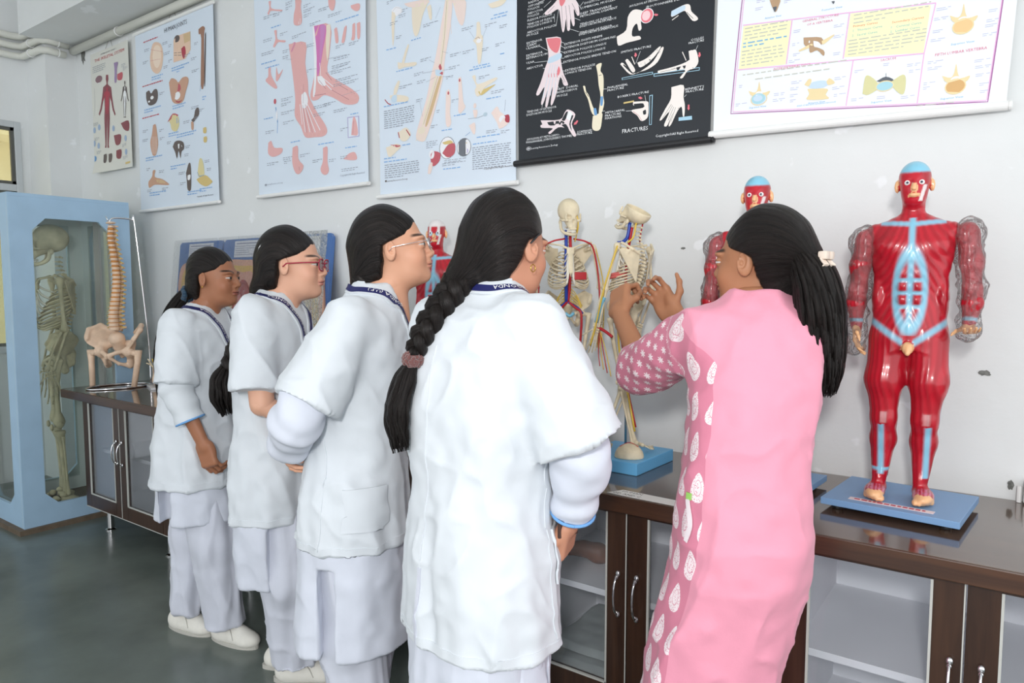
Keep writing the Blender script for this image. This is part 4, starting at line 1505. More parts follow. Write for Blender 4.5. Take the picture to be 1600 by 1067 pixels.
def chart(name, x0, x1, z0, z1, data, paper, label, rods=True, rod=None, yb=-.026, wave=.004, tilt=0.0, seed=0, black=False, curl=0.0):
    W_, H_ = x1 - x0, z1 - z0
    t = empty(name, (x0, yb, z0), 0, label, 'wall chart', 'anatomy charts on the wall'); t.rotation_euler = (0, R(tilt), 0)
    def yy(x, z):
        return -wave * (math.sin(x / W_ * 7 + seed) * .6 + math.sin(x / W_ * 15 + seed * 2) * .25) * (1 - .5 * z / H_) - curl * max(0, 1 - z / .12) ** 2 * (1 - x / W_)
    n, m_ = 40, 40
    sh = MB(); vs = []; fs = []
    for s in (0, 1):
        for j in range(m_ + 1):
            for i in range(n + 1):
                x = W_ * i / n; z = H_ * j / m_
                xe = x + (.010 * math.sin(z / H_ * 4 + seed) * ((i / n) - .5) if rods else 0)
                vs.append((xe, yy(x, z) + s * .0012, z))
    def I(s, j, i): return s * (n + 1) * (m_ + 1) + j * (n + 1) + i
    for j in range(m_):
        for i in range(n):
            fs.append((I(0, j, i), I(0, j, i + 1), I(0, j + 1, i + 1), I(0, j + 1, i))); fs.append((I(1, j, i), I(1, j + 1, i), I(1, j + 1, i + 1), I(1, j, i + 1)))
    for i in range(n): fs.append((I(0, 0, i), I(1, 0, i), I(1, 0, i + 1), I(0, 0, i + 1))); fs.append((I(0, m_, i), I(0, m_, i + 1), I(1, m_, i + 1), I(1, m_, i)))
    for j in range(m_): fs.append((I(0, j, 0), I(0, j + 1, 0), I(1, j + 1, 0), I(1, j, 0))); fs.append((I(0, j, n), I(1, j, n), I(1, j + 1, n), I(0, j + 1, n)))
    sh.add(vs, fs); sheet = sh.build('sheet', paper, t, auto=40)
    pr = MB(); lay = [0]
    def put(pts, col, faces=None):
        lay[0] += 1; d = (.0005 if col in ('yl', 'vi2') else .0013) + lay[0] * 5e-6
        v = []
        for (a, b) in pts:
            a = min(max(a, .003), W_ - .003); b = min(max(b, .003), H_ - .003)
            v.append((a + .010 * math.sin(b / H_ * 4 + seed) * (a / W_ - .5) * (1 if rods else 0), yy(a, b) - d, b))
        pr.add(v, faces or [tuple(range(len(v)))], col=PCL[col])
    rr = random.Random(seed + 40)
    def strip(P, w_):
        """polyline -> quads, subdivided so that it follows the sheet"""
        Q = [P[0]]
        for a, b in zip(P, P[1:]):
            k = max(1, int(math.hypot(b[0] - a[0], b[1] - a[1]) / .03))
            for i in range(1, k + 1): Q.append((a[0] + (b[0] - a[0]) * i / k, a[1] + (b[1] - a[1]) * i / k))
        pts = []; n_ = len(Q)
        for i in range(n_):
            a, b = Q[max(i - 1, 0)], Q[min(i + 1, n_ - 1)]; L_ = math.hypot(b[0] - a[0], b[1] - a[1]) or 1; nx, ny = -(b[1] - a[1]) / L_ * w_ / 2, (b[0] - a[0]) / L_ * w_ / 2
            pts += [(Q[i][0] + nx, Q[i][1] + ny), (Q[i][0] - nx, Q[i][1] - ny)]
        return pts, [(2 * i, 2 * i + 1, 2 * i + 3, 2 * i + 2) for i in range(n_ - 1)]
    for it in data:
        k, c = it[0], it[1]
        if k == 'p':
            P = [(a / 1000, b / 1000) for a, b in it[2]]
            if it[3]:
                Q = smooth_path([(a, 0, b) for a, b in P + P[:1]], 3)[:-1]; P = [(q.x, q.z) for q in Q]
            big = (max(p[0] for p in P) - min(p[0] for p in P)) > .1 and not it[3]
            if big and len(P) == 4:
                g = 14; pts = []
                for j in range(g + 1):
                    for i in range(g + 1):
                        u, v = i / g, j / g
                        pts.append(tuple((P[0][q] * (1 - u) + P[1][q] * u) * (1 - v) + (P[3][q] * (1 - u) + P[2][q] * u) * v for q in (0, 1)))
                put(pts, c, [(j * (g + 1) + i, j * (g + 1) + i + 1, (j + 1) * (g + 1) + i + 1, (j + 1) * (g + 1) + i) for j in range(g) for i in range(g)])
            else:
                bm = bmesh.new(); vv = [bm.verts.new((a, b, 0)) for a, b in P]
                try:
                    f = bm.faces.new(vv); bmesh.ops.triangulate(bm, faces=[f]); bm.verts.index_update(); put(P, c, [tuple(v.index for v in q.verts) for q in bm.faces])
                except Exception: put(P, c)
                bm.free()
        elif k == 'l': put(*(lambda a: (a[0], c, a[1]))(strip([(a / 1000, b / 1000) for a, b in it[3]], it[2] / 1000)))
        elif k == 'e': put([(it[2] / 1000 + it[4] / 1000 * math.cos(2 * PI * i / 18), it[3] / 1000 + it[5] / 1000 * math.sin(2 * PI * i / 18)) for i in range(18)], c)
        elif k == 't':
            tv, tf = text_mesh(it[5], it[4] / 1000); xs = [p[0] for p in tv]; w0 = (max(xs) - min(xs)) or 1; s = (it[6] / 1000) / w0 if len(it) > 6 else 1
            put([(it[2] / 1000 + (p[0] - min(xs)) * s, it[3] / 1000 + p[1]) for p in tv], c, tf)
        elif k == 'g':
            pts = []; fcs = []
            for l in range(it[5]):
                x = it[2] / 1000; end = x + it[4] / 1000 * (1 if l < it[5] - 1 or it[5] == 1 else rr.uniform(.4, .9)); z = it[3] / 1000 - l * it[6] / 1000; hh = it[7] / 1000
                while x < end - .004:
                    ww = min(rr.uniform(.008, .028), end - x); b = len(pts)
                    pts += [(x, z), (x + ww, z), (x + ww, z + hh), (x, z + hh)]; fcs.append((b, b + 1, b + 2, b + 3)); x += ww + .006
            if pts: put(pts, c, fcs)
    tag(pr.build('print', M_PRINT, t, attr=True, fix=False), kind='stuff')
    if rods:
        rm = rod or M_WHITEP; r_ = .013 if black else .010
        for z in (0, H_):
            MB().tube([(-.004, -.004, z), (W_ + .004, -.004, z)], r_, 14).build('roller', rm, t, smooth=False)
            for x in (-.012, W_ + .004): MB().lathe([(r_ * .75, 0), (r_ * .95, .002), (r_ * .95, .008), (r_ * .5, .010)], (0, 0, 0), 12).build('end_cap', rm, t).matrix_local = Matrix.Translation((x, -.004, z)) @ Matrix.Rotation(R(90), 4, 'Y')
    nx = W_ / 2; zt = H_
    MB().tube([(nx - .05, .002, zt - .002), (nx, .012, zt + .075), (nx + .05, .002, zt - .002)], .0012, 5).build('hanging_string', mat('string', hexc('8a8478'), rough=.9), t)
    MB().tube([(nx, .024, zt + .077), (nx, .002, zt + .077)], .003, 6).build('nail', M_STEEL, t)
    return t
P_PALE = mat('chart_vinyl', hexc('dbe6f2'), rough=.35, spec=.4); P_CREAM = mat('chart_paper', hexc('dcdcd4'), rough=.5); P_BLK = mat('chart_black', hexc('20242a'), rough=.38, spec=.5); P_WHT = mat('chart_white', hexc('eef2f6'), rough=.3)
chart('wall_chart', -5.39, -4.86, 2.225, 3.045, PD_skeletal, P_CREAM, 'small cream skeletal system chart pinned near the corner conduit', rods=False, seed=1, wave=.003, curl=.02)
chart('wall_chart', -4.765, -3.865, 1.925, 3.055, PD_joints, P_PALE, 'pale human joints chart with drawings of skull, pelvis and hand bones', seed=2)
chart('wall_chart', -3.475, -2.60, 1.925, 3.10, PD_foot, P_PALE, 'pale blue chart of two pink dissected feet', seed=3, wave=.006)
chart('wall_chart', -2.525, -1.725, 1.855, 3.0, PD_arm, P_PALE, 'pale blue chart of arm and shoulder bones', seed=4, wave=.005)
chart('wall_chart', -1.72, -.905, 1.93, 3.05, PD_hand, P_BLK, 'black hand anatomy and fractures chart with white lettering', seed=5, rod=mat('roller_black', (.02, .02, .022), rough=.4), black=True)
chart('wall_chart', -.90, -.075, 1.945, 2.95, PD_vert, P_WHT, 'white vertebral column chart with pink bordered panels on a white roller', seed=6, black=True, tilt=1.6, wave=.002)
# ---------------- skeletons ----------------
M_BONE = mat('ivory_bone', hexc('e0d2b4'), rough=.5, var=.18, vscale=25, bump=.12, bscale=90)
M_BONE2 = mat('aged_bone', hexc('cfc4a2'), rough=.6, var=.3, vscale=14, bump=.15, bscale=70)
M_BONE3 = mat('pink_bone', hexc('e3c6ac'), rough=.45, var=.12, vscale=25, bump=.1, bscale=80)
M_CART = mat('cartilage', hexc('e9e4d6'), rough=.4)
M_ART = mat('artery_red', hexc('b3202a'), rough=.3)
M_VEIN = mat('vein_blue', hexc('1f3f9e'), rough=.3)
M_NERVE = mat('nerve_yellow', hexc('d9b84a'), rough=.45)
M_LIGA = mat('ligament_blue', hexc('79b6cf'), rough=.4)

def skull_sdf(cap=True):
    s = SDF()
    s.ell((-.015, 0, .030), (.095, .073, .083), k=.01)
    s.ell((.050, 0, -.030), (.044, .048, .056), k=.03)
    s.ell((.066, 0, -.078), (.026, .028, .020), k=.02)
    for y in (-1, 1):
        s.ell((.096, y * .032, -.012), (.030, .019, .018), op='s', k=.006)
        s.ell((.050, y * .078, -.012), (.034, .020, .034), op='s', k=.02)
        s.chain([(.078, y * .046, -.034), (.050, y * .066, -.036), (.010, y * .070, -.030)], [.009, .006, .006], k=.008)
        s.chain([(.080, y * .050, .010), (.078, y * .054, -.018), (.074, y * .046, -.036)], [.007, .006, .007], k=.006)
        s.ell((-.008, y * .060, -.052), (.014, .010, .018), k=.01)
    s.ell((.100, 0, -.040), (.020, .011, .018), op='s', k=.004)
    s.box((.082, 0, -.090), (.016, .024, .007), r=.003, k=.006)
    s.ell((.02, 0, -.10), (.05, .045, .032), op='s', k=.01)
    if not cap:
        s.box((-.02, 0, .125), (.15, .12, .085), r=.002, op='s', k=.003)
        s.ell((-.015, 0, .030), (.086, .064, .074), op='s', k=.004)
    return s

def vert_mesh(r, name='vertebra'):
    """unit vertebra: body at origin, spinous process to -x"""
    m = MB()
    m.lathe([(.92 * r, -.30 * r), (1.0 * r, -.26 * r), (.86 * r, 0), (1.0 * r, .26 * r), (.92 * r, .30 * r)], (0, 0, 0), 14)
    m.tube([(-.7 * r, 0, 0), (-1.5 * r, 0, -.1 * r), (-2.3 * r, 0, -.42 * r)], [.42 * r, .28 * r, .20 * r], 8, flat=1.5)
    for s in (-1, 1):
        m.tube([(-.9 * r, s * .3 * r, .05 * r), (-1.15 * r, s * 1.0 * r, .1 * r), (-1.35 * r, s * 1.65 * r, .15 * r)], [.34 * r, .24 * r, .2 * r], 8)
        m.tube([(-1.1 * r, s * .55 * r, -.42 * r), (-1.1 * r, s * .55 * r, .48 * r)], [.24 * r, .22 * r], 8)
    return m

def long_bone(m, a, b, r, ra=1.9, rb=2.0, bow=(0, 0, 0), knobs=2, ax=(0, 1, 0)):
    a, b = Vector(a), Vector(b); d = b - a; ax = Vector(ax) - d.normalized() * d.normalized().dot(Vector(ax)); ax.normalize(); bw = Vector(bow)
    pts = []; rs = []
    prof = [(0, .9 * ra), (.03, ra), (.08, .8 * ra), (.18, 1.1), (.35, 1.0), (.6, .98), (.8, 1.1), (.9, .85 * rb), (.96, rb), (1, .85 * rb)]
    for t, q in prof: pts.append(a + d * t + bw * math.sin(PI * t)); rs.append(q * r)
    m.tube(pts, rs, 10)
    for s in (-1, 1): m.ball(b + ax * (s * r * rb * .55) - d * .02, (r * rb * .72,) * 3, 8, 6)
    return m

def half_hip(s, y):
    """one hip bone (full size), hip joint at (0, y*.09, 0)"""
    s.ell((-.030, y * .108, .082), (.088, .011, .072), rot=(y * -30, 8, y * 32), k=.014)
    s.ell((.0, y * .088, .0), (.034, .030, .034), k=.02)
    s.chain([(-.025, y * .085, .04), (-.055, y * .040, .045)], [.022, .02], k=.02)
    s.chain([(.0, y * .085, .01), (.045, y * .045, .0), (.062, y * .010, -.015)], [.018, .010, .013], k=.012)
    s.chain([(-.015, y * .085, -.02), (-.03, y * .070, -.075)], [.020, .020], k=.014)
    s.chain([(-.025, y * .068, -.080), (.025, y * .040, -.065), (.060, y * .010, -.030)], [.014, .008, .010], k=.01)
    s.chain([(.042, y * .140, .075), (.0, y * .160, .125), (-.055, y * .128, .148), (-.098, y * .055, .105)], [.009, .011, .011, .010], k=.012)
    s.ell((.012, y * .114, -.002), (.024, .018, .024), op='s', k=.006)

def skeleton(name, loc, rz, sc, bone, label, J, cat='skeleton model', cap=True, headrot=(0, 0, 0), group=None, tilt=(0, 0), vox=.0042, vessels=None, arms=True, legs=True, head=True):
    """J: joint overrides. Coordinates are for a 1.70 m skeleton, x forward, y left, scaled by sc."""
    rt = empty(name, loc, rz, label, cat, group)
    tm = Matrix.Rotation(R(tilt[0]), 4, 'Y') @ Matrix.Rotation(R(tilt[1]), 4, 'X')
    piv = Vector((0, 0, .93))
    UP = Matrix.Translation(piv) @ tm @ Matrix.Translation(-piv)          # trunk tilts about the hips
    def fin(m, nm, up=True, mt=bone, sm=True):
        M_ = UP if up else Matrix.Identity(4)
        m.v = [tuple((M_ @ Vector(p)) * sc) for p in m.v]
        return m.build(nm, mt, rt, smooth=sm)
    def finv(V, F, nm, up=True, mt=bone):
        V = apply(UP if up else Matrix.Identity(4), V) * sc
        return npmesh(nm, V, F, mt, rt)
    # skull
    HMx = Matrix.Translation((.02, 0, 1.585)) @ Euler([R(a) for a in headrot]).to_matrix().to_4x4()
    if head:
        V, F = skull_sdf(cap).mesh(vox); finv(apply(HMx, V), F, 'skull')
        m = MB()
        jaw = [(.0, .060, -.045), (.008, .056, -.095), (.045, .042, -.122), (.085, .016, -.128), (.090, 0, -.129), (.085, -.016, -.128), (.045, -.042, -.122), (.008, -.056, -.095), (.0, -.060, -.045)]
        m.tube(smooth_path(jaw, 3), [.008] + [.011] * 23 + [.008], 8)
        m.v = [tuple(HMx @ Vector(p)) for p in m.v]; fin(m, 'mandible')
        for zt in (-.099, -.110):
            m = MB()
            for i in range(13):
                a = (i - 6) * .21; m.ball((.046 + .046 * math.cos(a), .030 * math.sin(a) * 1.05, zt), (.0045, .0042, .006), 6, 4)
            m.v = [tuple(HMx @ Vector(p)) for p in m.v]; fin(m, 'teeth', mt=M_CART)
    # spine
    sp = []
    for i in range(24):
        t = i / 23.0; z = 1.505 - .53 * (t ** .94)
        x = -.035 - .040 * math.exp(-((t - .42) / .22) ** 2) + .022 * math.exp(-((t - .93) / .18) ** 2) + .018 * math.exp(-((t - .08) / .12) ** 2)
        sp.append((x, 0, z))
    for i in range(24):
        r = .0125 + .012 * (i / 23.0)
        m = vert_mesh(r); dz = (sp[max(i - 1, 0)][0] - sp[min(i + 1, 23)][0]) * 6
        rm = Matrix.Translation(sp[i]) @ Matrix.Rotation(math.atan(dz * .25), 4, 'Y')
        m.v = [tuple(rm @ Vector(p)) for p in m.v]; fin(m, 'vertebra', sm=True)
    # sacrum + hips
    s = SDF(); s.chain([(-.035, 0, .965), (-.062, 0, .915), (-.070, 0, .865), (-.052, 0, .835)], [.040, .032, .018, .008], k=.02)
    s.ell((-.055, 0, .94), (.03, .055, .03), k=.02)
    V, F = s.mesh(vox); finv(V, F, 'sacrum')
    for y in (-1, 1):
        s = SDF(); half_hip(s, y); V, F = s.mesh(vox); finv(V + A(0, 0, .90), F, 'hip_bone')
    # thorax
    vi = [7 + i for i in range(12)]
    for i in range(12):
        vx, _, vz = sp[vi[i]]
        W_ = [.052, .078, .098, .112, .122, .130, .134, .136, .134, .126, .105, .080][i]; D_ = [.075, .105, .130, .148, .158, .166, .168, .165, .155, .140, .10, .07][i]
        drop = [.045, .062, .078, .09, .10, .11, .115, .115, .105, .09, .05, .035][i]
        frac = 1.0 if i < 10 else (.62 if i == 10 else .48)
        cx = vx - .012 + D_ * .5
        for y in (-1, 1):
            pts = []; n = 15
            for k in range(n):
                t = k / (n - 1) * frac; a = PI * (1 - t * .97)
                # start at the back, swing out, come forward
                px = cx + math.cos(a) * D_ * .5 * (1 + .12 * math.sin(t * PI)); py = y * (.012 + (W_ - .006) * math.sin(min(t * 1.04, 1) * PI) ** .72 + (.020 if t > .9 else 0))
                pz = vz + .006 - drop * (t ** 1.15) + (.055 * max(0, (t - .72) / .28) ** 1.5 * (1 if 5 < i < 10 else .25 if i > 2 else 0))
                pts.append((px, py, pz))
            m = MB(); m.tube(pts, [.0048] * 3 + [.0058] * (n - 3), 7, flat=.55 if False else 1.0); 
            fin(m, 'rib')
            if i < 10:
                e = Vector(pts[-1]); tgt = Vector((.085 + .012 * (i / 7), y * .014, 1.335 - .022 * min(i, 7)))
                m = MB(); m.tube(smooth_path([e, (e + tgt) / 2 + Vector((.008, 0, -.004 - .002 * i)), tgt], 3), .0050, 7); fin(m, 'costal_cartilage', mt=M_CART)
    s = SDF(); s.box((.084, 0, 1.335), (.008, .026, .024), r=.006, k=.01); s.box((.095, 0, 1.25), (.007, .016, .070), r=.005, rot=(0, -7, 0), k=.01); s.cone((.102, 0, 1.18), (.104, 0, 1.155), .006, .003, k=.01)
    V, F = s.mesh(vox); finv(V, F, 'sternum')
    for y in (-1, 1):
        m = MB(); m.tube(smooth_path([(.080, y * .022, 1.352), (.075, y * .065, 1.372), (.035, y * .115, 1.382), (.0, y * .158, 1.392)], 4), [.0085] * 2 + [.0065] * 9 + [.008] * 2, 8); fin(m, 'clavicle')
        s = SDF()
        def plate(P, y=y):
            q = P - A(-.078, y * .10, 1.285); v_ = q[..., 1] * y; z_ = q[..., 2]; x_ = q[..., 0] + (v_ - 0) * -.45
            tri = np.maximum(np.maximum(-v_ - .045, z_ - .075), (v_ * .82 - z_ * .57 - .045))
            return np.maximum(np.abs(x_) - .0035, tri)
        s.func(plate, (-.14, y * .10 - .08, 1.17), (-.01, y * .10 + .09, 1.37), k=.004)
        s.chain([(-.105, y * .062, 1.335), (-.080, y * .115, 1.365), (-.025, y * .168, 1.398)], [.005, .008, .009], k=.01)
        s.chain([(-.055, y * .135, 1.345), (-.022, y * .150, 1.355)], [.012, .014], k=.012); s.chain([(-.045, y * .140, 1.36), (.012, y * .140, 1.368)], [.007, .006], k=.008)
        V, F = s.mesh(vox); finv(V, F, 'scapula')
    out = {}
    sides = {1: 'L', -1: 'R'}
    if arms:
        for y in (1, -1):
            k = sides[y]
            sh = Vector(J.get('sh' + k, (-.008, y * .178, 1.365))); el = Vector(J.get('el' + k, (-.02, y * .205, 1.07))); wr = Vector(J.get('wr' + k, (.02, y * .215, .83))); hd = Vector(J.get('hd' + k, (.03, y * .215, .65)))
            m = long_bone(MB(), sh, el, .0105, 2.1, 1.9); m.ball(sh, .023, 10, 8); fin(m, 'humerus')
            ax = Vector((1, 0, 0)) * .016
            m = long_bone(MB(), el - ax * .8 + Vector((0, 0, .012)), wr - ax, .0068, 2.2, 1.3, knobs=0); fin(m, 'ulna')
            m = long_bone(MB(), el + ax + Vector((0, 0, -.005)), wr + ax, .0062, 1.6, 2.1, bow=(.008, 0, 0)); fin(m, 'radius')
            d = (hd - wr); u = d.normalized(); lat = u.cross(Vector((0, 1, 0))).normalized()
            m = MB()
            for a_ in range(4):
                for b_ in range(2): m.ball(wr + u * (.012 + .016 * b_) + lat * (-.018 + .012 * a_), (.0085, .0085, .0085), 7, 5)
            fin(m, 'carpals')
            for f in range(5):
                if f == 0: p0 = wr + u * .025 + lat * .026; dirs = (u * .7 + lat * .7).normalized(); lens = (.045, .032, .024)
                else:
                    p0 = wr + u * .040 + lat * (.020 - .0125 * (f - 1)); dirs = (u + lat * (.12 - .09 * (f - 1))).normalized(); lens = [(.062, .040, .024, .017), (.060, .044, .028, .018), (.055, .040, .026, .017), (.050, .032, .019, .015)][f - 1]
                m = MB(); p = p0; nb = Vector((0, -y, 0)) * .0
                for j, L_ in enumerate(lens):
                    q = p + dirs * L_; m.tube([p, p + (q - p) * .15, p + (q - p) * .5, p + (q - p) * .85, q], [.0052, .0056, .0036, .005, .0048], 7); p = q + dirs * .002
                    dirs = (dirs + Vector((.10, -y * .10, 0))).normalized()
                fin(m, 'finger_bones')
            out['sh' + k], out['el' + k], out['wr' + k], out['hd' + k] = [UP @ q for q in (sh, el, wr, hd)]
    if legs:
        for y in (1, -1):
            k = sides[y]
            hp = Vector((0.012, y * .100, .90)); kn = Vector(J.get('kn' + k, (.015, y * .082, .49))); an = Vector(J.get('an' + k, (-.005, y * .078, .085))); toe = Vector(J.get('to' + k, (.16, y * .095, .02)))
            hpw = UP @ hp
            tr = hpw + Vector((-.005, y * .050, -.012))
            m = MB(); m.ball(hpw, .0235, 10, 8); m.tube([hpw, (hpw + tr) / 2, tr], [.014, .014, .019], 8); long_bone(m, tr + Vector((0, 0, .015)), kn + Vector((0, 0, .012)), .0135, 1.55, 2.4, bow=(.012, 0, 0)); fin(m, 'femur', False)
            m = MB().ball(kn + Vector((.040, 0, .0)), (.011, .020, .021), 9, 7); fin(m, 'patella', False)
            d = (an - kn)
            m = long_bone(MB(), kn - Vector((0, 0, .025)), an + Vector((0, -y * .006, 0)), .0118, 2.6, 1.7); fin(m, 'tibia', False)
            m = long_bone(MB(), kn + Vector((-.012, y * .034, -.055)), an + Vector((-.008, y * .026, -.012)), .0062, 1.7, 1.8); fin(m, 'fibula', False)
            f = Vector((toe.x - an.x, toe.y - an.y, 0)).normalized(); la = Vector((-f.y, f.x, 0)); an0 = Vector((an.x, an.y, 0)); gz = toe.z
            m = MB(); m.tube([an0 + f * -.055 + Vector((0, 0, gz + .012)), an0 + f * -.03 + Vector((0, 0, gz + .022)), an0 + f * .03 + Vector((0, 0, gz + .032))], [.018, .022, .016], 9)
            m.ball(an0 + f * .012 + Vector((0, 0, gz + .052)), (.026, .020, .018), 9, 7)
            for a_ in range(3): m.ball(an0 + f * .055 + la * (-.018 + .018 * a_) + Vector((0, 0, gz + .036)), (.018, .012, .014), 8, 6)
            fin(m, 'tarsals', False)
            for j in range(5):
                m = MB(); p = an0 + f * .072 + la * (.024 - .012 * j) * 1.0 + Vector((0, 0, gz + .03)); q = an0 + f * (.135 - .006 * j) + la * (.036 - .018 * j) + Vector((0, 0, gz + .008)); e = an0 + f * (.185 - .012 * j) + la * (.040 - .019 * j) + Vector((0, 0, gz + .004))
                m.tube([p, (p + q) / 2, q], [.007, .0045, .0065], 7); m.tube([q, (q + e) / 2, e], [.006, .0042, .0052], 7); fin(m, 'toe_bones', False)
            out['kn' + k], out['an' + k] = kn, an
            out['hp' + k] = hpw
    out['sp'] = [UP @ Vector(p) for p in sp]; out['UP'] = UP; out['sc'] = sc; out['HM'] = HMx
    return rt, out

def vessel(rt, info, pts, r, m, name, up=False):
    M_ = info['UP'] if up else Matrix.Identity(4)
    P = [(M_ @ Vector(p)) * info['sc'] for p in pts]
    return MB().tube(smooth_path(P, 5), r * info['sc'], 7).build(name, m, rt, smooth=True)

# glass display case
M_CASE = mat('pale_blue_paint', hexc('a7c6df'), rough=.45, var=.06, vscale=6, bump=.03, bscale=30)
def oct_panel(w_, h_, x0, x1, z0, z1, ch, t):
    """flat panel w x h (local x,z) with a chamfered opening, thickness t along y"""
    inn = [(x0 + ch, z0), (x1 - ch, z0), (x1, z0 + ch), (x1, z1 - ch), (x1 - ch, z1), (x0 + ch, z1), (x0, z1 - ch), (x0, z0 + ch)]
    outr = [(x0 + ch, 0), (x1 - ch, 0), (w_, z0 + ch), (w_, z1 - ch), (x1 - ch, h_), (x0 + ch, h_), (0, z1 - ch), (0, z0 + ch)]
    cor = {1: (w_, 0), 3: (w_, h_), 5: (0, h_), 7: (0, 0)}
    m = MB(); vs = []; fs = []
    for yy in (0, t): vs += [(a, yy, b) for a, b in inn] + [(a, yy, b) for a, b in outr] + [(a, yy, b) for a, b in (cor[1], cor[3], cor[5], cor[7])]
    N_ = 20
    for i in range(8):
        j = (i + 1) % 8
        f = [i, j, 8 + j] + ([16 + (i // 2)] if i % 2 else []) + [8 + i]
        fs.append(tuple(f[::-1])); fs.append(tuple(q + N_ for q in f))
        fs.append((i, i + N_, j + N_, j))
        if i % 2: c = 16 + i // 2; fs.append((8 + i, c, c + N_, 8 + i + N_)); fs.append((c, 8 + j, 8 + j + N_, c + N_))
        else: fs.append((8 + i, 8 + j, 8 + j + N_, 8 + i + N_))
    m.add(vs, fs); return m
CX0, CX1, CY0, CY1 = -5.28, -4.64, -.835, -.17
case = empty('display_case', ((CX0 + CX1) / 2, (CY0 + CY1) / 2, 0), 0, 'tall pale blue glass case with a chamfered window housing a skeleton', 'display case')
cw, cdp, ch0, ch1 = CX1 - CX0, CY1 - CY0, .03, 1.94
def place(m, ang, off, name, mt):
    Mx = Matrix.Translation(off) @ Matrix.Rotation(ang, 4, 'Z'); m.v = [tuple(Mx @ Vector(p)) for p in m.v]; return m.build(name, mt, case)
hx, hy = cw / 2, cdp / 2
for (ang, off, wd) in ((R(90), (hx - .0, -hy, ch0), cdp), (R(-90), (-hx, hy, ch0), cdp), (0, (-hx + .0202, -hy + .0004, ch0), cw - .0404), (R(180), (hx - .0202, hy - .0004, ch0), cw - .0404)):
    mx = wd * .175; hh = ch1 - ch0
    a = place(oct_panel(wd, hh, mx, wd - mx * 1.0, .115, hh - .115, .07, .02), ang, off, 'frame_panel', M_CASE)
    place(oct_panel(wd, hh, mx, wd - mx, .115, hh - .115, .07, .0016), ang, Vector(off) + Matrix.Rotation(ang, 3, 'Z') @ Vector((0, .0204, 0)), 'inner_lining', mat('case_lining', hexc('cfd6d4'), rough=.5))
    g = MB().box((mx - .01, .0235, .105), (wd - mx + .01, .0255, hh - .105)); place(g, ang, off, 'glass_pane', glass_mat('case_glass', (.95, .98, .97), .035, (.62, .68, .66), .6))
MB().box((-hx + .001, -hy + .001, ch1 + .0005), (hx - .001, hy - .001, ch1 + .02)).build('top_panel', M_CASE, case)
MB().box((-hx + .022, -hy + .022, .03), (hx - .022, hy - .022, .05)).build('floor_panel', mat('plank_brown', hexc('5b4a3c'), rough=.7), case)
MB().box((-hx - .025, -hy - .03, 0), (hx + .02, hy, .0295)).build('plinth', mat('plinth_wood', hexc('6d5f50'), rough=.7, var=.2, vscale=20), case)
bt = MB()
for x in (-.09, .10): bt.box((x, hy - .04, .05), (x + .07, hy - .026, ch1 - .01))
bt.build('batten', mat('case_batten', hexc('c9c3c4'), rough=.6), case)
rt, inf = skeleton('skeleton', ((CX0 + CX1) / 2 + .02, (CY0 + CY1) / 2, .05), R(255), 1.04, M_BONE2, 'full-size yellowed skeleton standing inside the glass case', {'wrL': (.06, .2, .84), 'wrR': (.04, -.19, .83)}, cat='skeleton')

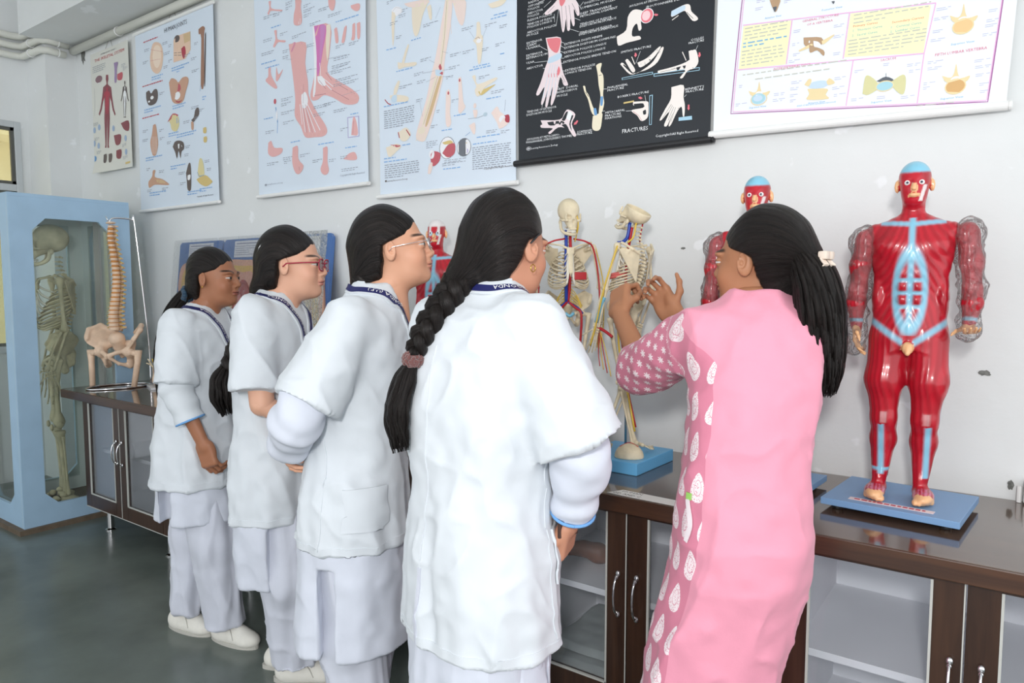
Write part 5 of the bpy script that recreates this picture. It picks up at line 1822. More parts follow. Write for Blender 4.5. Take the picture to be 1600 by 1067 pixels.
# spine model with pelvis on a steel stand
spn = empty('spine_model', (-4.40, -.40, WT), R(-62), 'flexible spine model with pelvis and thigh stubs hanging on a steel stand', 'spine model')
def spine_model():
    zb = .215
    s = SDF(); s.chain([(-.02, 0, zb + .075), (-.05, 0, zb + .02), (-.062, 0, zb - .03)], [.045, .034, .014], k=.02); V, F = s.mesh(.0042); npmesh('sacrum', V, F, M_BONE3, spn)
    for y in (-1, 1):
        s = SDF(); half_hip(s, y); V, F = s.mesh(.0042); npmesh('hip_bone', (V * 1.05) + A(0, 0, zb), F, M_BONE3, spn)
        m = MB(); m.ball((.012, y * .105, zb), .026, 10, 8); m.tube([(.012, y * .105, zb), (.008, y * .155, zb - .01)], [.016, .022], 8)
        m.tube([(.008, y * .155, zb + .012), (.012, y * .150, zb - .06), (.03, y * .135, .012)], [.022, .017, .016], 12); m.build('femur_stub', M_BONE3, spn, smooth=True)
    pts = []
    for i in range(24):
        t = i / 23.0; z = zb + .14 + .60 * (1 - (1 - t) ** 1.0) ** 1.05
        x = -.012 - .026 * math.exp(-((t - .52) / .2) ** 2) + .018 * math.exp(-((t - .1) / .15) ** 2) + .012 * math.exp(-((t - .9) / .1) ** 2); pts.append((x, 0, z))
    disc = mat('disc_orange', hexc('c98a4a'), rough=.5)
    for i in range(24):
        r = .030 - .012 * (i / 23.0); m = vert_mesh(r); m.v = [tuple(Vector(pts[i]) + Vector((p[0], p[1], p[2] * 1.15))) for p in m.v]; m.build('vertebra', M_BONE3, spn, smooth=True)
        if i < 23:
            a, b = Vector(pts[i]), Vector(pts[i + 1]); c = (a + b) / 2; hh = (b - a).length * .22
            MB().lathe([(r * .8, -hh), (r * .96, -hh * .5), (r * .96, hh * .5), (r * .8, hh)], c, 12).build('disc', disc, spn, smooth=True)
            for s_ in (-1, 1):
                MB().tube([c + Vector((-.6 * r, s_ * .4 * r, 0)), c + Vector((-.7 * r, s_ * 1.5 * r, -.004)), c + Vector((-.6 * r, s_ * 1.9 * r, -.010))], .0028, 5).build('nerve_root', M_NERVE, spn, smooth=True)
    m = MB().ball((pts[-1][0], 0, pts[-1][2] + .022), (.022, .030, .008), 10, 6); m.build('skull_base', M_BONE3, spn, smooth=True)
    top = pts[-1][2] + .03
    st = MB()
    loop = [(.0, .19, .006), (-.06, .17, .006), (-.11, .08, .006), (-.11, -.06, .006), (-.05, -.14, .006), (.03, -.16, .006), (.08, -.10, .006), (.10, .06, .006), (.04, .17, .006), (.0, .19, .006)]
    st.tube(smooth_path(loop, 4), .006, 8)
    st.tube(smooth_path([(.0, .19, .006), (-.005, .185, .3), (-.01, .135, top - .01), (-.012, .125, top + .015), (-.012, .10, top + .022), (-.012, .03, top + .022), (-.012, .005, top + .010), (-.012, 0, top - .02)], 6), .0048, 8)
    st.tube([(-.012, .0, top - .01), (-.012, -.018, top + .03)], .0035, 6)
    RM = Matrix.Rotation(R(50), 3, 'Z'); st.v = [tuple(RM @ Vector(p)) for p in st.v]
    st.build('stand', M_CHROME, spn, smooth=True)
spine_model()

# teaching skeleton on the counter, front view
JA = {'elL': (-.02, .235, 1.08), 'wrL': (.05, .225, .84), 'hdL': (.07, .215, .67), 'knL': (.03, .085, .49), 'elR': (-.02, -.22, 1.08)}
sc = .515
def stand(rt, sc, top, m_base, bx=(-.115, -.14, .115, .115), rzb=0.0, rodx=-.035):
    b = MB().box((bx[0], bx[1], .0005), (bx[2], bx[3], .041), bev=.003)
    Mx = Matrix.Rotation(rzb, 4, 'Z'); b.v = [tuple(Mx @ Vector(p)) for p in b.v]
    b.build('base', m_base, rt)
    MB().tube([(rodx, 0, .041), (rodx, 0, top)], .0042, 10).build('rod', M_STEEL, rt, smooth=True)
M_BASE = mat('sky_blue_base', hexc('6cb6e6'), rough=.4)
def raise_parts(rt, dz):
    for c in rt.children: c.location.z += dz
rt, inf = skeleton('skeleton_model', (-1.355, -.22, WT), R(-48), sc, M_BONE, 'half-size skeleton model with coloured vessels and skull on, facing the students', JA, tilt=(0, 0), headrot=(0, 8, 12), group='half-size teaching skeletons')
sp = inf['sp']
vessel(rt, inf, [(.0, .012, 1.47), (.015, .012, 1.40), (.03, .012, 1.30), (.012, .010, 1.10), (.0, .0, .98)], .0115, M_ART, 'aorta')
vessel(rt, inf, [(.005, -.016, 1.48), (.02, -.018, 1.38), (.035, -.02, 1.26), (.015, -.016, 1.10), (.0, -.01, .98)], .0125, M_VEIN, 'vena_cava')
for y in (-1, 1):
    k = 'L' if y > 0 else 'R'
    sh, el, wr, hd = [inf[j + k] for j in ('sh', 'el', 'wr', 'hd')]
    vessel(rt, inf, [(.0, 0, .985), (.03, y * .05, .94), (.05, y * .085, .90), (.045, y * .085, .75), (.03, y * .07, .56)], .0085, M_ART, 'iliac_artery')
    vessel(rt, inf, [(.0, -.01, .985), (.022, y * .06, .945), (.042, y * .098, .90)], .0085, M_VEIN, 'iliac_vein')
    vessel(rt, inf, [(.03, y * .03, 1.42), (.035, y * .12, 1.40), sh + Vector((.025, 0, -.02)), el + Vector((.02, -y * .012, .02)), wr + Vector((.015, -y * .012, 0))], .0062, M_ART, 'arm_artery')
    vessel(rt, inf, [sh + Vector((.005, y * .018, 0)), el + Vector((-.002, y * .022, .03)), wr + Vector((0, y * .02, 0)), hd + Vector((0, y * .01, .05))], .0042, M_NERVE, 'arm_nerve')
    for j in range(5):
        vessel(rt, inf, [(-.01, y * .02, 1.08 - j * .022), (.0, y * (.06 + .008 * j), 1.03 - j * .025), (.01, y * (.10 - .005 * j), .95 - j * .012)], .0032, M_NERVE, 'plexus_nerve')
    for j in range(4): vessel(rt, inf, [wr + Vector((.015, -y * .012, 0)), hd + Vector((.012 * (j - 1.5), -y * .012, .06)), hd + Vector((.02 * (j - 1.5), -y * .012, -.01))], .0028, M_ART if j % 2 else M_NERVE, 'hand_vessel')
vessel(rt, inf, [(.07, .035, 1.60), (.08, .05, 1.56), (.075, .055, 1.50), (.05, .05, 1.45), (.03, .04, 1.40)], .0045, M_NERVE, 'face_nerve')
vessel(rt, inf, [(.085, .03, 1.56), (.06, .058, 1.53), (.04, .05, 1.47)], .0038, M_NERVE, 'face_nerve')
vessel(rt, inf, [(.066, .03, .905), (.075, 0, .885), (.066, -.03, .905)], .011, M_LIGA, 'ligament')
MB().box((.055 * 1, .012, .585), (.062, .055, .612), bev=.002).build('muscle_patch', M_ART, rt)
raise_parts(rt, .041); stand(rt, sc, .52, M_BASE, (-.09, -.09, .09, .09))

# teaching skeleton held by the woman, back view, skull cap taken off
JB = {'shL': (.0, .178, 1.375), 'elL': (.02, .225, 1.09), 'wrL': (.045, .23, .84), 'hdL': (.075, .22, .68), 'elR': (-.06, -.20, 1.09), 'wrR': (.0, -.2, .86),
      'knL': (-.01, .03, .47), 'anL': (-.10, .02, .075), 'toL': (-.16, -.14, .02), 'knR': (.03, -.03, .47), 'anR': (.11, .07, .085), 'toR': (.22, .16, .015)}
rt, inf = skeleton('skeleton_model', (-1.105, -.262, WT), R(172), .505, M_BONE, 'half-size skeleton model in her hands, skull cap taken off, seen from the back', JB, cap=False, tilt=(-8, 0), headrot=(0, -22, 0), group='half-size teaching skeletons')
sp = inf['sp']
vessel(rt, inf, [(.015, .02, 1.50), (.02, .02, 1.42), (.03, .012, 1.30), (.012, .010, 1.10), (.0, .0, .98)], .010, M_ART, 'aorta', True)
vessel(rt, inf, [(.03, .03, 1.53), (.03, .035, 1.44), (.045, .06, 1.40), (.07, .085, 1.39)], .0115, M_VEIN, 'neck_vein', True)
vessel(rt, inf, [(-.02, .03, 1.53), (-.015, .035, 1.44), (.0, .07, 1.40)], .006, M_NERVE, 'neck_nerve', True)
vessel(rt, inf, [(-.03, -.03, 1.53), (-.02, -.035, 1.44), (.0, -.07, 1.40)], .005, M_ART, 'neck_artery', True)
sh, el, wr, hd = [inf[j + 'L'] for j in ('sh', 'el', 'wr', 'hd')]
vessel(rt, inf, [sh + Vector((-.012, .015, 0)), el + Vector((-.01, .018, .02)), wr + Vector((0, .015, 0)), hd + Vector((0, .01, .03))], .006, M_NERVE, 'arm_nerve')
vessel(rt, inf, [el + Vector((.0, .006, -.05)), (el + wr) / 2 + Vector((0, .006, 0)), wr + Vector((.0, .006, .03))], .013, M_LIGA, 'interosseous_membrane')
vessel(rt, inf, [wr + Vector((0, -.01, 0)), wr + Vector((-.06, -.02, -.03)), wr + Vector((-.11, -.02, -.06))], .010, M_ART, 'hanging_artery')
for j in range(4): vessel(rt, inf, [wr + Vector((-.03, 0, -.03)), hd + Vector((-.06 - .02 * j, 0, .0)), hd + Vector((-.08 - .03 * j, .01, -.10 - .02 * j))], .0032, M_NERVE if j % 2 else M_ART, 'hanging_nerve')
hpL, knL, anL = inf['hpL'], inf['knL'], inf['anL']
vessel(rt, inf, [hpL + Vector((-.03, 0, 0)), (hpL + knL) / 2 + Vector((-.025, .02, 0)), knL + Vector((-.03, .015, .03)), anL + Vector((-.02, .02, .08))], .007, M_NERVE, 'leg_nerve')
vessel(rt, inf, [hpL + Vector((.0, -.03, 0)), (hpL + knL) / 2 + Vector((-.03, -.015, 0)), knL + Vector((-.02, -.02, .0)), anL + Vector((0, -.02, .1))], .006, M_ART, 'leg_artery')
for i_, z_ in enumerate((1.205, 1.19)):
    vessel(rt, inf, [(-.03, .10, z_), (.02, .138, z_ - .015), (.07, .125, z_ - .03)], .012, mat('muscle_pink', hexc('c9605a'), rough=.5), 'rib_muscle', True)
raise_parts(rt, .041); stand(rt, .505, .45, M_BASE, (-.125, -.13, .105, .135), R(6), -.01)
# skull cap lying on the blue base
s = SDF(); s.ell((0, 0, 0), (.048, .039, .045), k=.004); s.ell((0, 0, -.004), (.043, .034, .041), op='s', k=.003); s.box((0, 0, -.03), (.08, .08, .0285), r=.001, op='s', k=.002)
V, F = s.mesh(.002); 
sk = npmesh('skull_cap', V, F, M_BONE); sk.location = (-1.045, -.335, WT + .0425); sk.rotation_euler = (0, 0, R(20))
tag(sk, 'loose bony skull cap lying on the sky blue skeleton base', 'skull cap')
m = MB().tube(smooth_path([(-.03, -.012, .036), (0, .004, .047), (.03, -.006, .037)], 5), .0012, 5); m.build('suture_vessel', M_ART, sk)
# ---------------- painted muscle figures ----------------
M_MUS = mat('painted_muscle', (.5, .02, .03), rough=.28, attr='Col', coat=.3, spec=.5)
def film_mat():
    m = glass_mat('plastic_film', (.97, .97, .97), .07, (.9, .9, .9), .9)
    nt = m.node_tree; N = nt.nodes; L = nt.links
    n = N.new('ShaderNodeTexNoise'); n.inputs['Scale'].default_value = 55; n.inputs['Detail'].default_value = 3; n.inputs['Distortion'].default_value = 1.5
    tc = N.new('ShaderNodeTexCoord'); L.new(tc.outputs['Object'], n.inputs['Vector'])
    bp = N.new('ShaderNodeBump'); bp.inputs['Strength'].default_value = 1; bp.inputs['Distance'].default_value = .012; L.new(n.outputs['Fac'], bp.inputs['Height'])
    for q in N:
        if q.type in ('BSDF_GLOSSY', 'FRESNEL', 'BSDF_DIFFUSE'): L.new(bp.outputs['Normal'], q.inputs['Normal'])
        if q.type == 'BSDF_GLOSSY': q.inputs['Roughness'].default_value = .12
    return m
M_FILM = film_mat()
RED = hexc('bd1a2c'); DRED = hexc('970f1e'); LBL = hexc('86c4dc'); FLESH = hexc('eeb886'); WHT = hexc('e8e2e0')

def muscle_man(loc, rz, label, full=True, film=True, sc=1.0, headstyle=0, pose='stand'):
    rt = empty('muscle_model', loc, rz, label, 'anatomy model', 'red muscle models')
    s = SDF()
    # trunk (figure 0.90 m tall, x forward, y left)
    s.loft([(.405, .0, 0, .050, .078), (.44, .0, 0, .055, .088), (.50, .0, 0, .052, .084), (.545, .0, 0, .048, .078), (.60, .002, 0, .054, .088), (.66, .002, 0, .058, .098), (.705, -.002, 0, .052, .098), (.735, -.006, 0, .040, .075), (.755, -.008, 0, .028, .035)], k=.02)
    for y in (-1, 1):
        s.ell((.036, y * .042, .672), (.022, .042, .030), k=.015)
        s.ell((-.004, y * .088, .712), (.026, .024, .022), k=.02)
        for zz in (.600, .568, .534): s.ell((.046, y * .016, zz), (.010, .014, .014), k=.006)
        s.ell((.0, y * .074, .54), (.04, .016, .05), k=.015)
    s.cone((-.008, 0, .74), (-.002, 0, .80), .028, .026, k=.015)
    hv = SDF()
    hz = .832
    s.ell((-.006, 0, hz + .018), (.047, .038, .044), k=.01); s.ell((.014, 0, hz - .014), (.032, .031, .042), k=.015); s.ell((.024, 0, hz - .042), (.018, .020, .014), k=.012)
    s.chain([(.044, 0, hz + .006), (.056, 0, hz - .014)], [.004, .0065], k=.005); s.ell((.046, 0, hz - .030), (.006, .012, .0045), k=.003)
    for y in (-1, 1):
        s.ell((.047, y * .016, hz + .002), (.009, .009, .0055), op='s', k=.006); s.ell((-.004, y * .040, hz - .002), (.010, .006, .017), rot=(0, 0, y * 25), k=.004)
    legs = {1: [(.0, .044, .42), (.006, .046, .215), (-.004, .042, .045)], -1: [(.0, -.044, .42), (.006, -.050, .215), (-.004, -.056, .045)]}
    if full:
        for y in (1, -1):
            h, k_, a = legs[y]
            s.chain([h, (k_[0] + .004, (h[1] + k_[1]) / 2 + y * .006, .32), k_], [.050, .044, .031], k=.02)
            s.ell((.014, k_[1], .222), (.022, .024, .026), k=.012)
            s.chain([k_, (-.010, k_[1], .155), a], [.030, .031, .018], k=.015)
            s.ell((.030, a[1] + y * .008, .018), (.060, .026, .018), k=.012); s.ell((-.012, a[1], .02), (.024, .019, .02), k=.012)
            for t in range(5): s.ell((.080 - .005 * abs(t - 1) - .004 * t, a[1] + y * (-.010 + .0095 * t), .010), (.014, .0058 if t else .008, .009), k=.003)
        s.ell((.060, 0, .408), (.014, .014, .016), k=.006); s.cone((.062, 0, .412), (.072, 0, .396), .008, .007, k=.005)
    V, F = s.mesh(.0038)
    x, y, z = V.T; ay = np.abs(y)
    # muscle grain: fine ridges along each muscle
    g = s.proj(V, 0, 1)[1]
    ridge = np.where(z > .46, np.sin((ay * 1.2 + z * .55 + x * .4) * 330 + 5 * vnoise(V, 18, 2)), np.sin((y * 1.0 + x * .8) * 380 + 5 * vnoise(V * A(1, 1, .3), 14, 3)))
    fleshm = np.zeros(len(V))
    V2 = V + (ridge * .0006 * ((z < .77) & (z > .03)))[:, None] * g
    c = np.repeat(np.array(RED)[None], len(V), 0)
    c = mixc(c, DRED, .55 * sstep(.1, .9, ridge * .5 + .5) * (z < .77)); c = mixc(c, DRED, .5 * sstep(.1, .6, vnoise(V * A(1, 1, .5), 22, 4)))
    fr = (x > 0)
    c = mixc(c, LBL, fr * sstep(.011, .003, ay) * (z > .45) * (z < .745) * .95)
    rect = np.abs(np.sqrt((ay / .034) ** 2 + ((z - .555) / .098) ** 2) - 1)
    c = mixc(c, LBL, fr * sstep(.33, .06, rect) * (z > .44) * .95)
    for zz in (.584, .551, .515): c = mixc(c, LBL, fr * sstep(.008, .002, np.abs(z - zz)) * (ay < .032) * .9)
    ing = np.abs((z - .425) - (ay - .018) * .75)
    c = mixc(c, LBL, fr * sstep(.016, .003, ing) * (ay > .012) * (ay < .10) * .9)
    c = mixc(c, LBL, fr * sstep(.010, .002, np.abs(z - .728 - ay * .1)) * (ay < .075) * .9)
    # legs
    c = mixc(c, LBL, sstep(.018, .004, np.abs(x - .0 + .0)) * (y > .062) * (z < .40) * (z > .20) * 1.0)
    c = mixc(c, LBL, fr * sstep(.011, .003, np.abs(ay - .055 - (.2 - z) * -.02)) * (z < .20) * (z > .06) * .95)
    c = mixc(c, LBL, fr * sstep(.006, .003, np.abs(z - .075)) * (y < 0) * .9)
    c = mixc(c, WHT, fr * sstep(.010, .005, np.abs(ay - .05)) * (z < .235) * (z > .205) * .3)
    # flesh pieces
    toe = ((z < .022) & (x > .052)) | ((z < .03) & (x > .062)); c[toe] = FLESH
    pinkf = (z < .045) & (x > .02) & ~toe; c = mixc(c, hexc('d77a9c'), pinkf * .8 * (np.sin((y) * 700) > -.2)); 
    c = mixc(c, FLESH, (np.sqrt((x - .066) ** 2 + y ** 2 + (z - .405) ** 2) < .021) * 1.0)
    # head
    top = sstep(hz + .030, hz + .036, z + .12 * (x - .0))
    c = mixc(c, LBL if headstyle == 0 else WHT, top)
    nose = (x > .045) & (ay < .0085) & (z < hz + .0) & (z > hz - .022); c[nose] = FLESH
    lips = (x > .040) & (ay < .013) & (np.abs(z - hz + .030) < .0055); c[lips] = FLESH
    ear = (ay > .037) & (z > hz - .022) & (z < hz + .018); c[ear] = FLESH
    c = mixc(c, WHT, sstep(.005, .003, np.abs(ay - .026 - (z - hz) * .25)) * (z < hz - .005) * (z > hz - .045) * (y > 0) * (x > .015) * .9)
    if headstyle == 1:
        c = mixc(c, WHT, sstep(.006, .004, np.abs(np.abs(y) - .018)) * (z > hz - .01) * .9)
        c = mixc(c, LBL, (np.sqrt((ay - .014) ** 2 + (z - hz) ** 2) < .008) * (x > .03) * 1.0)
    V2 = V2 * sc
    npmesh('figure', V2, F, M_MUS, rt, cols=c)
    for yy in (-1, 1):
        m = MB(); m.ball((0, 0, 0), .0072 * sc, 14, 10, rot=Euler((0, R(90), 0)).to_matrix())
        q = np.array(m.v); an = np.degrees(np.arccos(np.clip(q[:, 0] / (.0072 * sc), -1, 1)))
        m.c = [tuple(v) for v in mixc(np.repeat(A(.9, .9, .9)[None], len(q), 0), (.01, .02, .05), (an < 24) * 1.0)]
        m.v = [tuple(v) for v in (q + A(.037, yy * .016, hz + .002) * sc)]; m.build('eye', M_EYE, rt, smooth=True, attr=True)
    # arms (removable, each its own piece)
    P = {'stand': {1: [(-.002, .122, .700), (.000, .138, .560), (.020, .132, .462), (.040, .128, .455)], -1: [(-.002, -.108, .690), (.004, -.124, .560), (.012, -.124, .455), (.022, -.118, .425)]},
         'bent': {1: [(-.002, .118, .700), (-.01, .165, .575), (.05, .12, .49), (.07, .10, .47)], -1: [(-.002, -.118, .700), (-.03, -.20, .585), (.03, -.15, .50), (.05, -.13, .47)]}}[pose]
    for yy in (1, -1):
        S_, E_, W_, H_ = P[yy]
        a = SDF(); a.ell(S_, (.026, .025, .032), k=.01); a.chain([S_, ((S_[0] + E_[0]) / 2, (S_[1] + E_[1]) / 2 + yy * .004, (S_[2] + E_[2]) / 2), E_], [.025, .026, .020], k=.012)
        a.chain([E_, ((E_[0] + W_[0]) / 2, (E_[1] + W_[1]) / 2 + yy * .004, (E_[2] + W_[2]) / 2 + .015), W_], [.021, .023, .013], k=.012)
        V, F = a.mesh(.0036)
        gr = np.sin((V[:, 1] + V[:, 0]) * 420 + 5 * vnoise(V * A(1, 1, .3), 16, 5))
        V2 = V + (gr * .0008)[:, None] * a.proj(V, 0, 1)[1]
        c = mixc(np.repeat(np.array(RED)[None], len(V), 0), DRED, .6 * sstep(.2, .9, gr * .5 + .5))
        tw = (V - A(*W_)) @ (A(*E_) - A(*W_)) / np.linalg.norm(A(*E_) - A(*W_)); c = mixc(c, LBL, sstep(.006, .003, np.abs(tw - .022)) * .9)
        hd_ = A(*H_) - A(*W_)
        if yy == 1 and pose == 'stand': HV, HF = hand_mesh(W_, (.75, .1, -.15), (.15, .1, -.9), E_, ((15, 20, 12),) * 4, side=1, sc=.44, stop=.10, rf=(.03, .03), vox=.0042, thumb=((.4, .8, .2), (.7, .6, .2), (.8, .4, .1)))
        else: HV, HF = hand_mesh(W_, (.25, .05, -1), (-.2, yy, -.1), E_, ((18, 22, 14),) * 4, side=-yy if yy < 0 else yy, sc=.44, stop=.10, rf=(.03, .03), vox=.0042)
        V3, F3 = join([(V2 * sc, F), (HV * sc, HF)]); c3 = np.concatenate([c, np.repeat(np.array(FLESH)[None], len(HV), 0)])
        npmesh('arm', V3, F3, M_MUS, rt, cols=c3)
        if film:
            f = SDF(); f.ell((S_[0], S_[1] + yy * .004, S_[2] + .004), (.034, .034, .040), k=.02); f.chain([S_, E_, W_, (W_[0] + (.028 if yy > 0 else .010), W_[1], W_[2] - (.008 if yy > 0 else .05))], [.033, .030, .025, .025], k=.02)
            V, F = f.mesh(.005); V = V + (vnoise(V, 45, 3 + yy) * .006 + vnoise(V, 90, 5) * .003)[:, None] * f.proj(V, 0, 1)[1]
            npmesh('plastic_wrap', V * sc, F, M_FILM, rt)
    return rt

M_BOARD = mat('blue_laminate', hexc('7a9fc8'), rough=.4)
def figure_stand(loc, rz, w_, d_, label, text=None):
    b = empty('model_stand', loc, rz, label, 'stand', 'blue laminate stands')
    MB().box((-w_ / 2, -d_ / 2, .014), (w_ / 2, d_ / 2, .032), bev=.0015).build('board', M_BOARD, b)
    for sx in (-1, 1):
        for sy in (-1, 1): MB().lathe([(.012, 0), (.014, .003), (.014, .0135)], (sx * (w_ / 2 - .035), sy * (d_ / 2 - .035), 0), 12).build('rubber_foot', M_BLACK, b)
    if text:
        y0 = -d_ / 2 + .028
        l = MB().box((-w_ / 2 + .062, y0, .0322), (w_ / 2 - .062, y0 + .024, .0330)); lo = l.build('label_strip', mat('label_paper', hexc('ead9dc'), rough=.5), b)
        m = MB(); rr = random.Random(2); xx = -w_ / 2 + .075
        while xx < w_ / 2 - .08:
            ww = rr.uniform(.006, .014); m.box((xx, y0 + .007, .0331), (xx + ww, y0 + .017, .0334)); xx += ww + .004
        m.build('print_marks', mat('label_red', hexc('c2475c'), rough=.6), lo)
    return b
figure_stand((-.262, -.275, WT), R(-5), .325, .285, 'blue laminate board with a printed label strip under the whole red muscle model', True)
muscle_man((-.257, -.285, WT + .0338), R(-84), 'whole red muscle model with cling-wrapped arms standing on the counter near its end')
figure_stand((-.645, -.285, WT), R(-4), .325, .285, 'blue laminate board half hidden behind the woman in pink')
muscle_man((-.665, -.285, WT + .0332), R(-80), 'red muscle model with cling-wrapped arms half hidden behind the woman in pink')
tr = muscle_man((-1.99, -.22, WT + .002), R(-62), 'smaller red muscle figure with a white-striped head behind the students', film=False, headstyle=1, pose='bent', sc=.98)

# pelvic section boards leaning on the wall
M_PBLUE = mat('panel_blue', hexc('4a72b0'), rough=.35, coat=.3)
def pelvis_board(x, w_, label, flip=1, seed=0):
    t = empty('section_board', (x, -.135, WT + .0035), 0, label, 'anatomy board', 'pelvic section boards'); t.rotation_euler = (R(-6.5), 0, 0)
    h_ = .875; hw = w_ / 2
    def pm(poly, y0, y1, mt, nm):
        m = MB().prism(poly, y0, y1, axis=1); return m.build(nm, mt, t)
    rc = .018
    pm([(-hw + rc, 0), (hw - rc, 0), (hw, rc), (hw, h_ - rc), (hw - rc, h_), (-hw + rc, h_), (-hw, h_ - rc), (-hw, rc)], 0, .018, M_PBLUE, 'board')
    def sm(pts, n=6): return [(p[0], p[2]) for p in [(q.x, 0, q.z) for q in smooth_path([(a * flip * hw, 0, b * h_) for a, b in pts + pts[:1]], n)[:-1]]]
    skin = [(-.92, .12), (-.98, .35), (-.80, .55), (-.86, .72), (-.70, .84), (.0, .86), (.78, .85), (.86, .70), (.95, .50), (.80, .30), (.70, .12), (0, .10)]
    fat = [(-.78, .16), (-.82, .36), (-.62, .56), (-.68, .72), (-.52, .81), (.0, .82), (.62, .81), (.70, .66), (.78, .48), (.62, .30), (.52, .16), (0, .14)]
    mus = [(-.60, .22), (-.66, .38), (-.46, .56), (-.50, .70), (-.36, .78), (.0, .78), (.48, .78), (.52, .62), (.58, .46), (.45, .30), (.30, .2), (0, .19)]
    org = [(-.30, .40), (-.42, .52), (-.30, .68), (-.05, .73), (.20, .66), (.30, .52), (.12, .40), (-.1, .34)]
    org2 = [(-.02, .48), (-.12, .56), (.0, .64), (.16, .60), (.20, .52), (.1, .46)]
    org3 = [(-.42, .26), (-.48, .34), (-.30, .40), (-.1, .36), (-.15, .26)]
    sac = [(.36, .34), (.30, .50), (.40, .70), (.52, .74), (.50, .55), (.48, .36)]
    pm(sm(skin), -.012, .004, mat('relief_skin', hexc('dba88c'), rough=.4, coat=.3), 'skin_layer'); pm(sm(fat), -.016, .0, mat('relief_fat', hexc('d8b45c'), rough=.4, coat=.3), 'fat_layer')
    pm(sm(mus), -.019, .0, mat('relief_tissue', hexc('d5a08c'), rough=.4, coat=.3), 'tissue_layer'); pm(sm(org), -.025, -.01, mat('relief_red', hexc('a5403e'), rough=.3, coat=.4), 'organ'); pm(sm(org2), -.030, -.02, mat('relief_pink', hexc('d98a84'), rough=.3, coat=.4), 'organ')
    pm(sm(org3), -.026, -.01, mat('relief_grey', hexc('9a8a84'), rough=.3, coat=.4), 'organ'); pm(sm(sac), -.024, -.01, mat('relief_bone', hexc('e0c9a0'), rough=.4), 'bone_layer')
    lb = MB().box((-.12, -.003, h_ - .105), (.14, .001, h_ - .012)).build('label_card', mat('card_white', hexc('d9dce2'), rough=.5), t)
    m = MB(); rr = random.Random(seed)
    m.box((-.10, -.0036, h_ - .030), (.12, -.003, h_ - .024))
    for i in range(5): m.box((-.11, -.0036, h_ - .044 - i * .012), (-.11 + rr.uniform(.12, .23), -.003, h_ - .041 - i * .012))
    m.build('print_lines', mat('grey_print', hexc('8b8fa8'), rough=.6), lb)
    f = MB(); n = 14
    vs = []; fs = []
    for i in range(n + 1):
        for j in range(n + 1):
            u = -1.02 + 2.04 * i / n; v = .01 + 1.0 * j / n
            vs.append((u * hw, -.034 - .004 * rr.random(), v * h_))
    for i in range(n):
        for j in range(n): fs.append((i * (n + 1) + j, (i + 1) * (n + 1) + j, (i + 1) * (n + 1) + j + 1, i * (n + 1) + j + 1))
    f.add(vs, fs); f.build('plastic_wrap', M_FILM, t)
    return t
pelvis_board(-4.055, .46, 'blue board with a wrapped pelvic section relief next to the glass case', 1, 1)
pelvis_board(-3.575, .46, 'blue board with a wrapped pelvic section relief behind the first student', -1, 2)
pelvis_board(-3.085, .46, 'blue board with a wrapped pelvic section relief behind the student in red glasses', 1, 3)

# small models and papers on the counter
fm = empty('foot_model', (-4.19, -.26, WT), R(-20), 'small foot model with yellow nerves beside the spine stand', 'foot model')
MB().box((-.09, -.05, 0), (.09, .05, .012), bev=.002).build('base', mat('white_base', hexc('d9dadc'), rough=.4), fm)
s = SDF(); s.ell((.02, 0, .035), (.07, .028, .020), k=.02); s.ell((-.04, 0, .04), (.028, .024, .028), k=.02); s.cone((-.03, 0, .05), (-.03, 0, .11), .02, .022, k=.02)
V, F = s.mesh(.004); npmesh('foot', V, F, M_BONE3, fm)
rr = random.Random(4)
for i in range(9):
    a = rr.uniform(0, 6.28); p = Vector((-.03, 0, .10))
    MB().tube(smooth_path([p, p + Vector((.03 * math.cos(a), .03 * math.sin(a), .035)), p + Vector((.055 * math.cos(a), .055 * math.sin(a), rr.uniform(.04, .085)))], 4), [.005] * 4 + [.004] * 5, 6).build('nerve', M_NERVE if i % 2 else M_BONE, fm, smooth=True)
bf = empty('blue_folder', (-1.56, -.075, WT), R(4), 'blue folder leaning on the wall behind the front-facing skeleton', 'folder'); bf.rotation_euler = (R(-5), 0, R(2))
MB().box((-.10, -.012, 0), (.10, .0, .43), bev=.003).build('cover', mat('folder_blue', hexc('2f86cf'), rough=.4), bf); MB().box((-.095, .001, .004), (.097, .010, .425)).build('pages', M_WHITEP, bf)
# name card on the worktop
cdn = empty('name_card', (-.905, -.585, WT), R(-2), 'white paper name card taped to the worktop edge below the held skeleton', 'card')
MB().prism([(-.07, -.030), (.16, -.030), (.16, .020), (-.045, .020)], .0006, .0016).build('paper', mat('card_paper', hexc('eeeeea'), rough=.6), cdn)
for i, tx in enumerate(('HUMAN', 'OD AND C')):
    tv, tf = text_mesh(tx, .019); m = MB(); m.add([(p[0] * .95 - (.040 if i == 0 else .058), p[1] + (.001 if i == 0 else -.024), .0019) for p in tv], tf); m.build('lettering', M_BLACK, cdn, fix=False)
sm_ = MB(); rr = random.Random(8)
sm_.prism([(math.cos(a / 14 * 6.283) * .045 * rr.uniform(.6, 1.1), math.sin(a / 14 * 6.283) * .012 * rr.uniform(.6, 1.2)) for a in range(14)], .0005, .0015)
o = sm_.build('paper_scrap', mat('scrap_white', hexc('cfd2cf'), rough=.8), None, loc=(-4.30, -.575, WT)); tag(o, 'torn white paper scrap stuck on the worktop by the spine model', 'paper scrap')
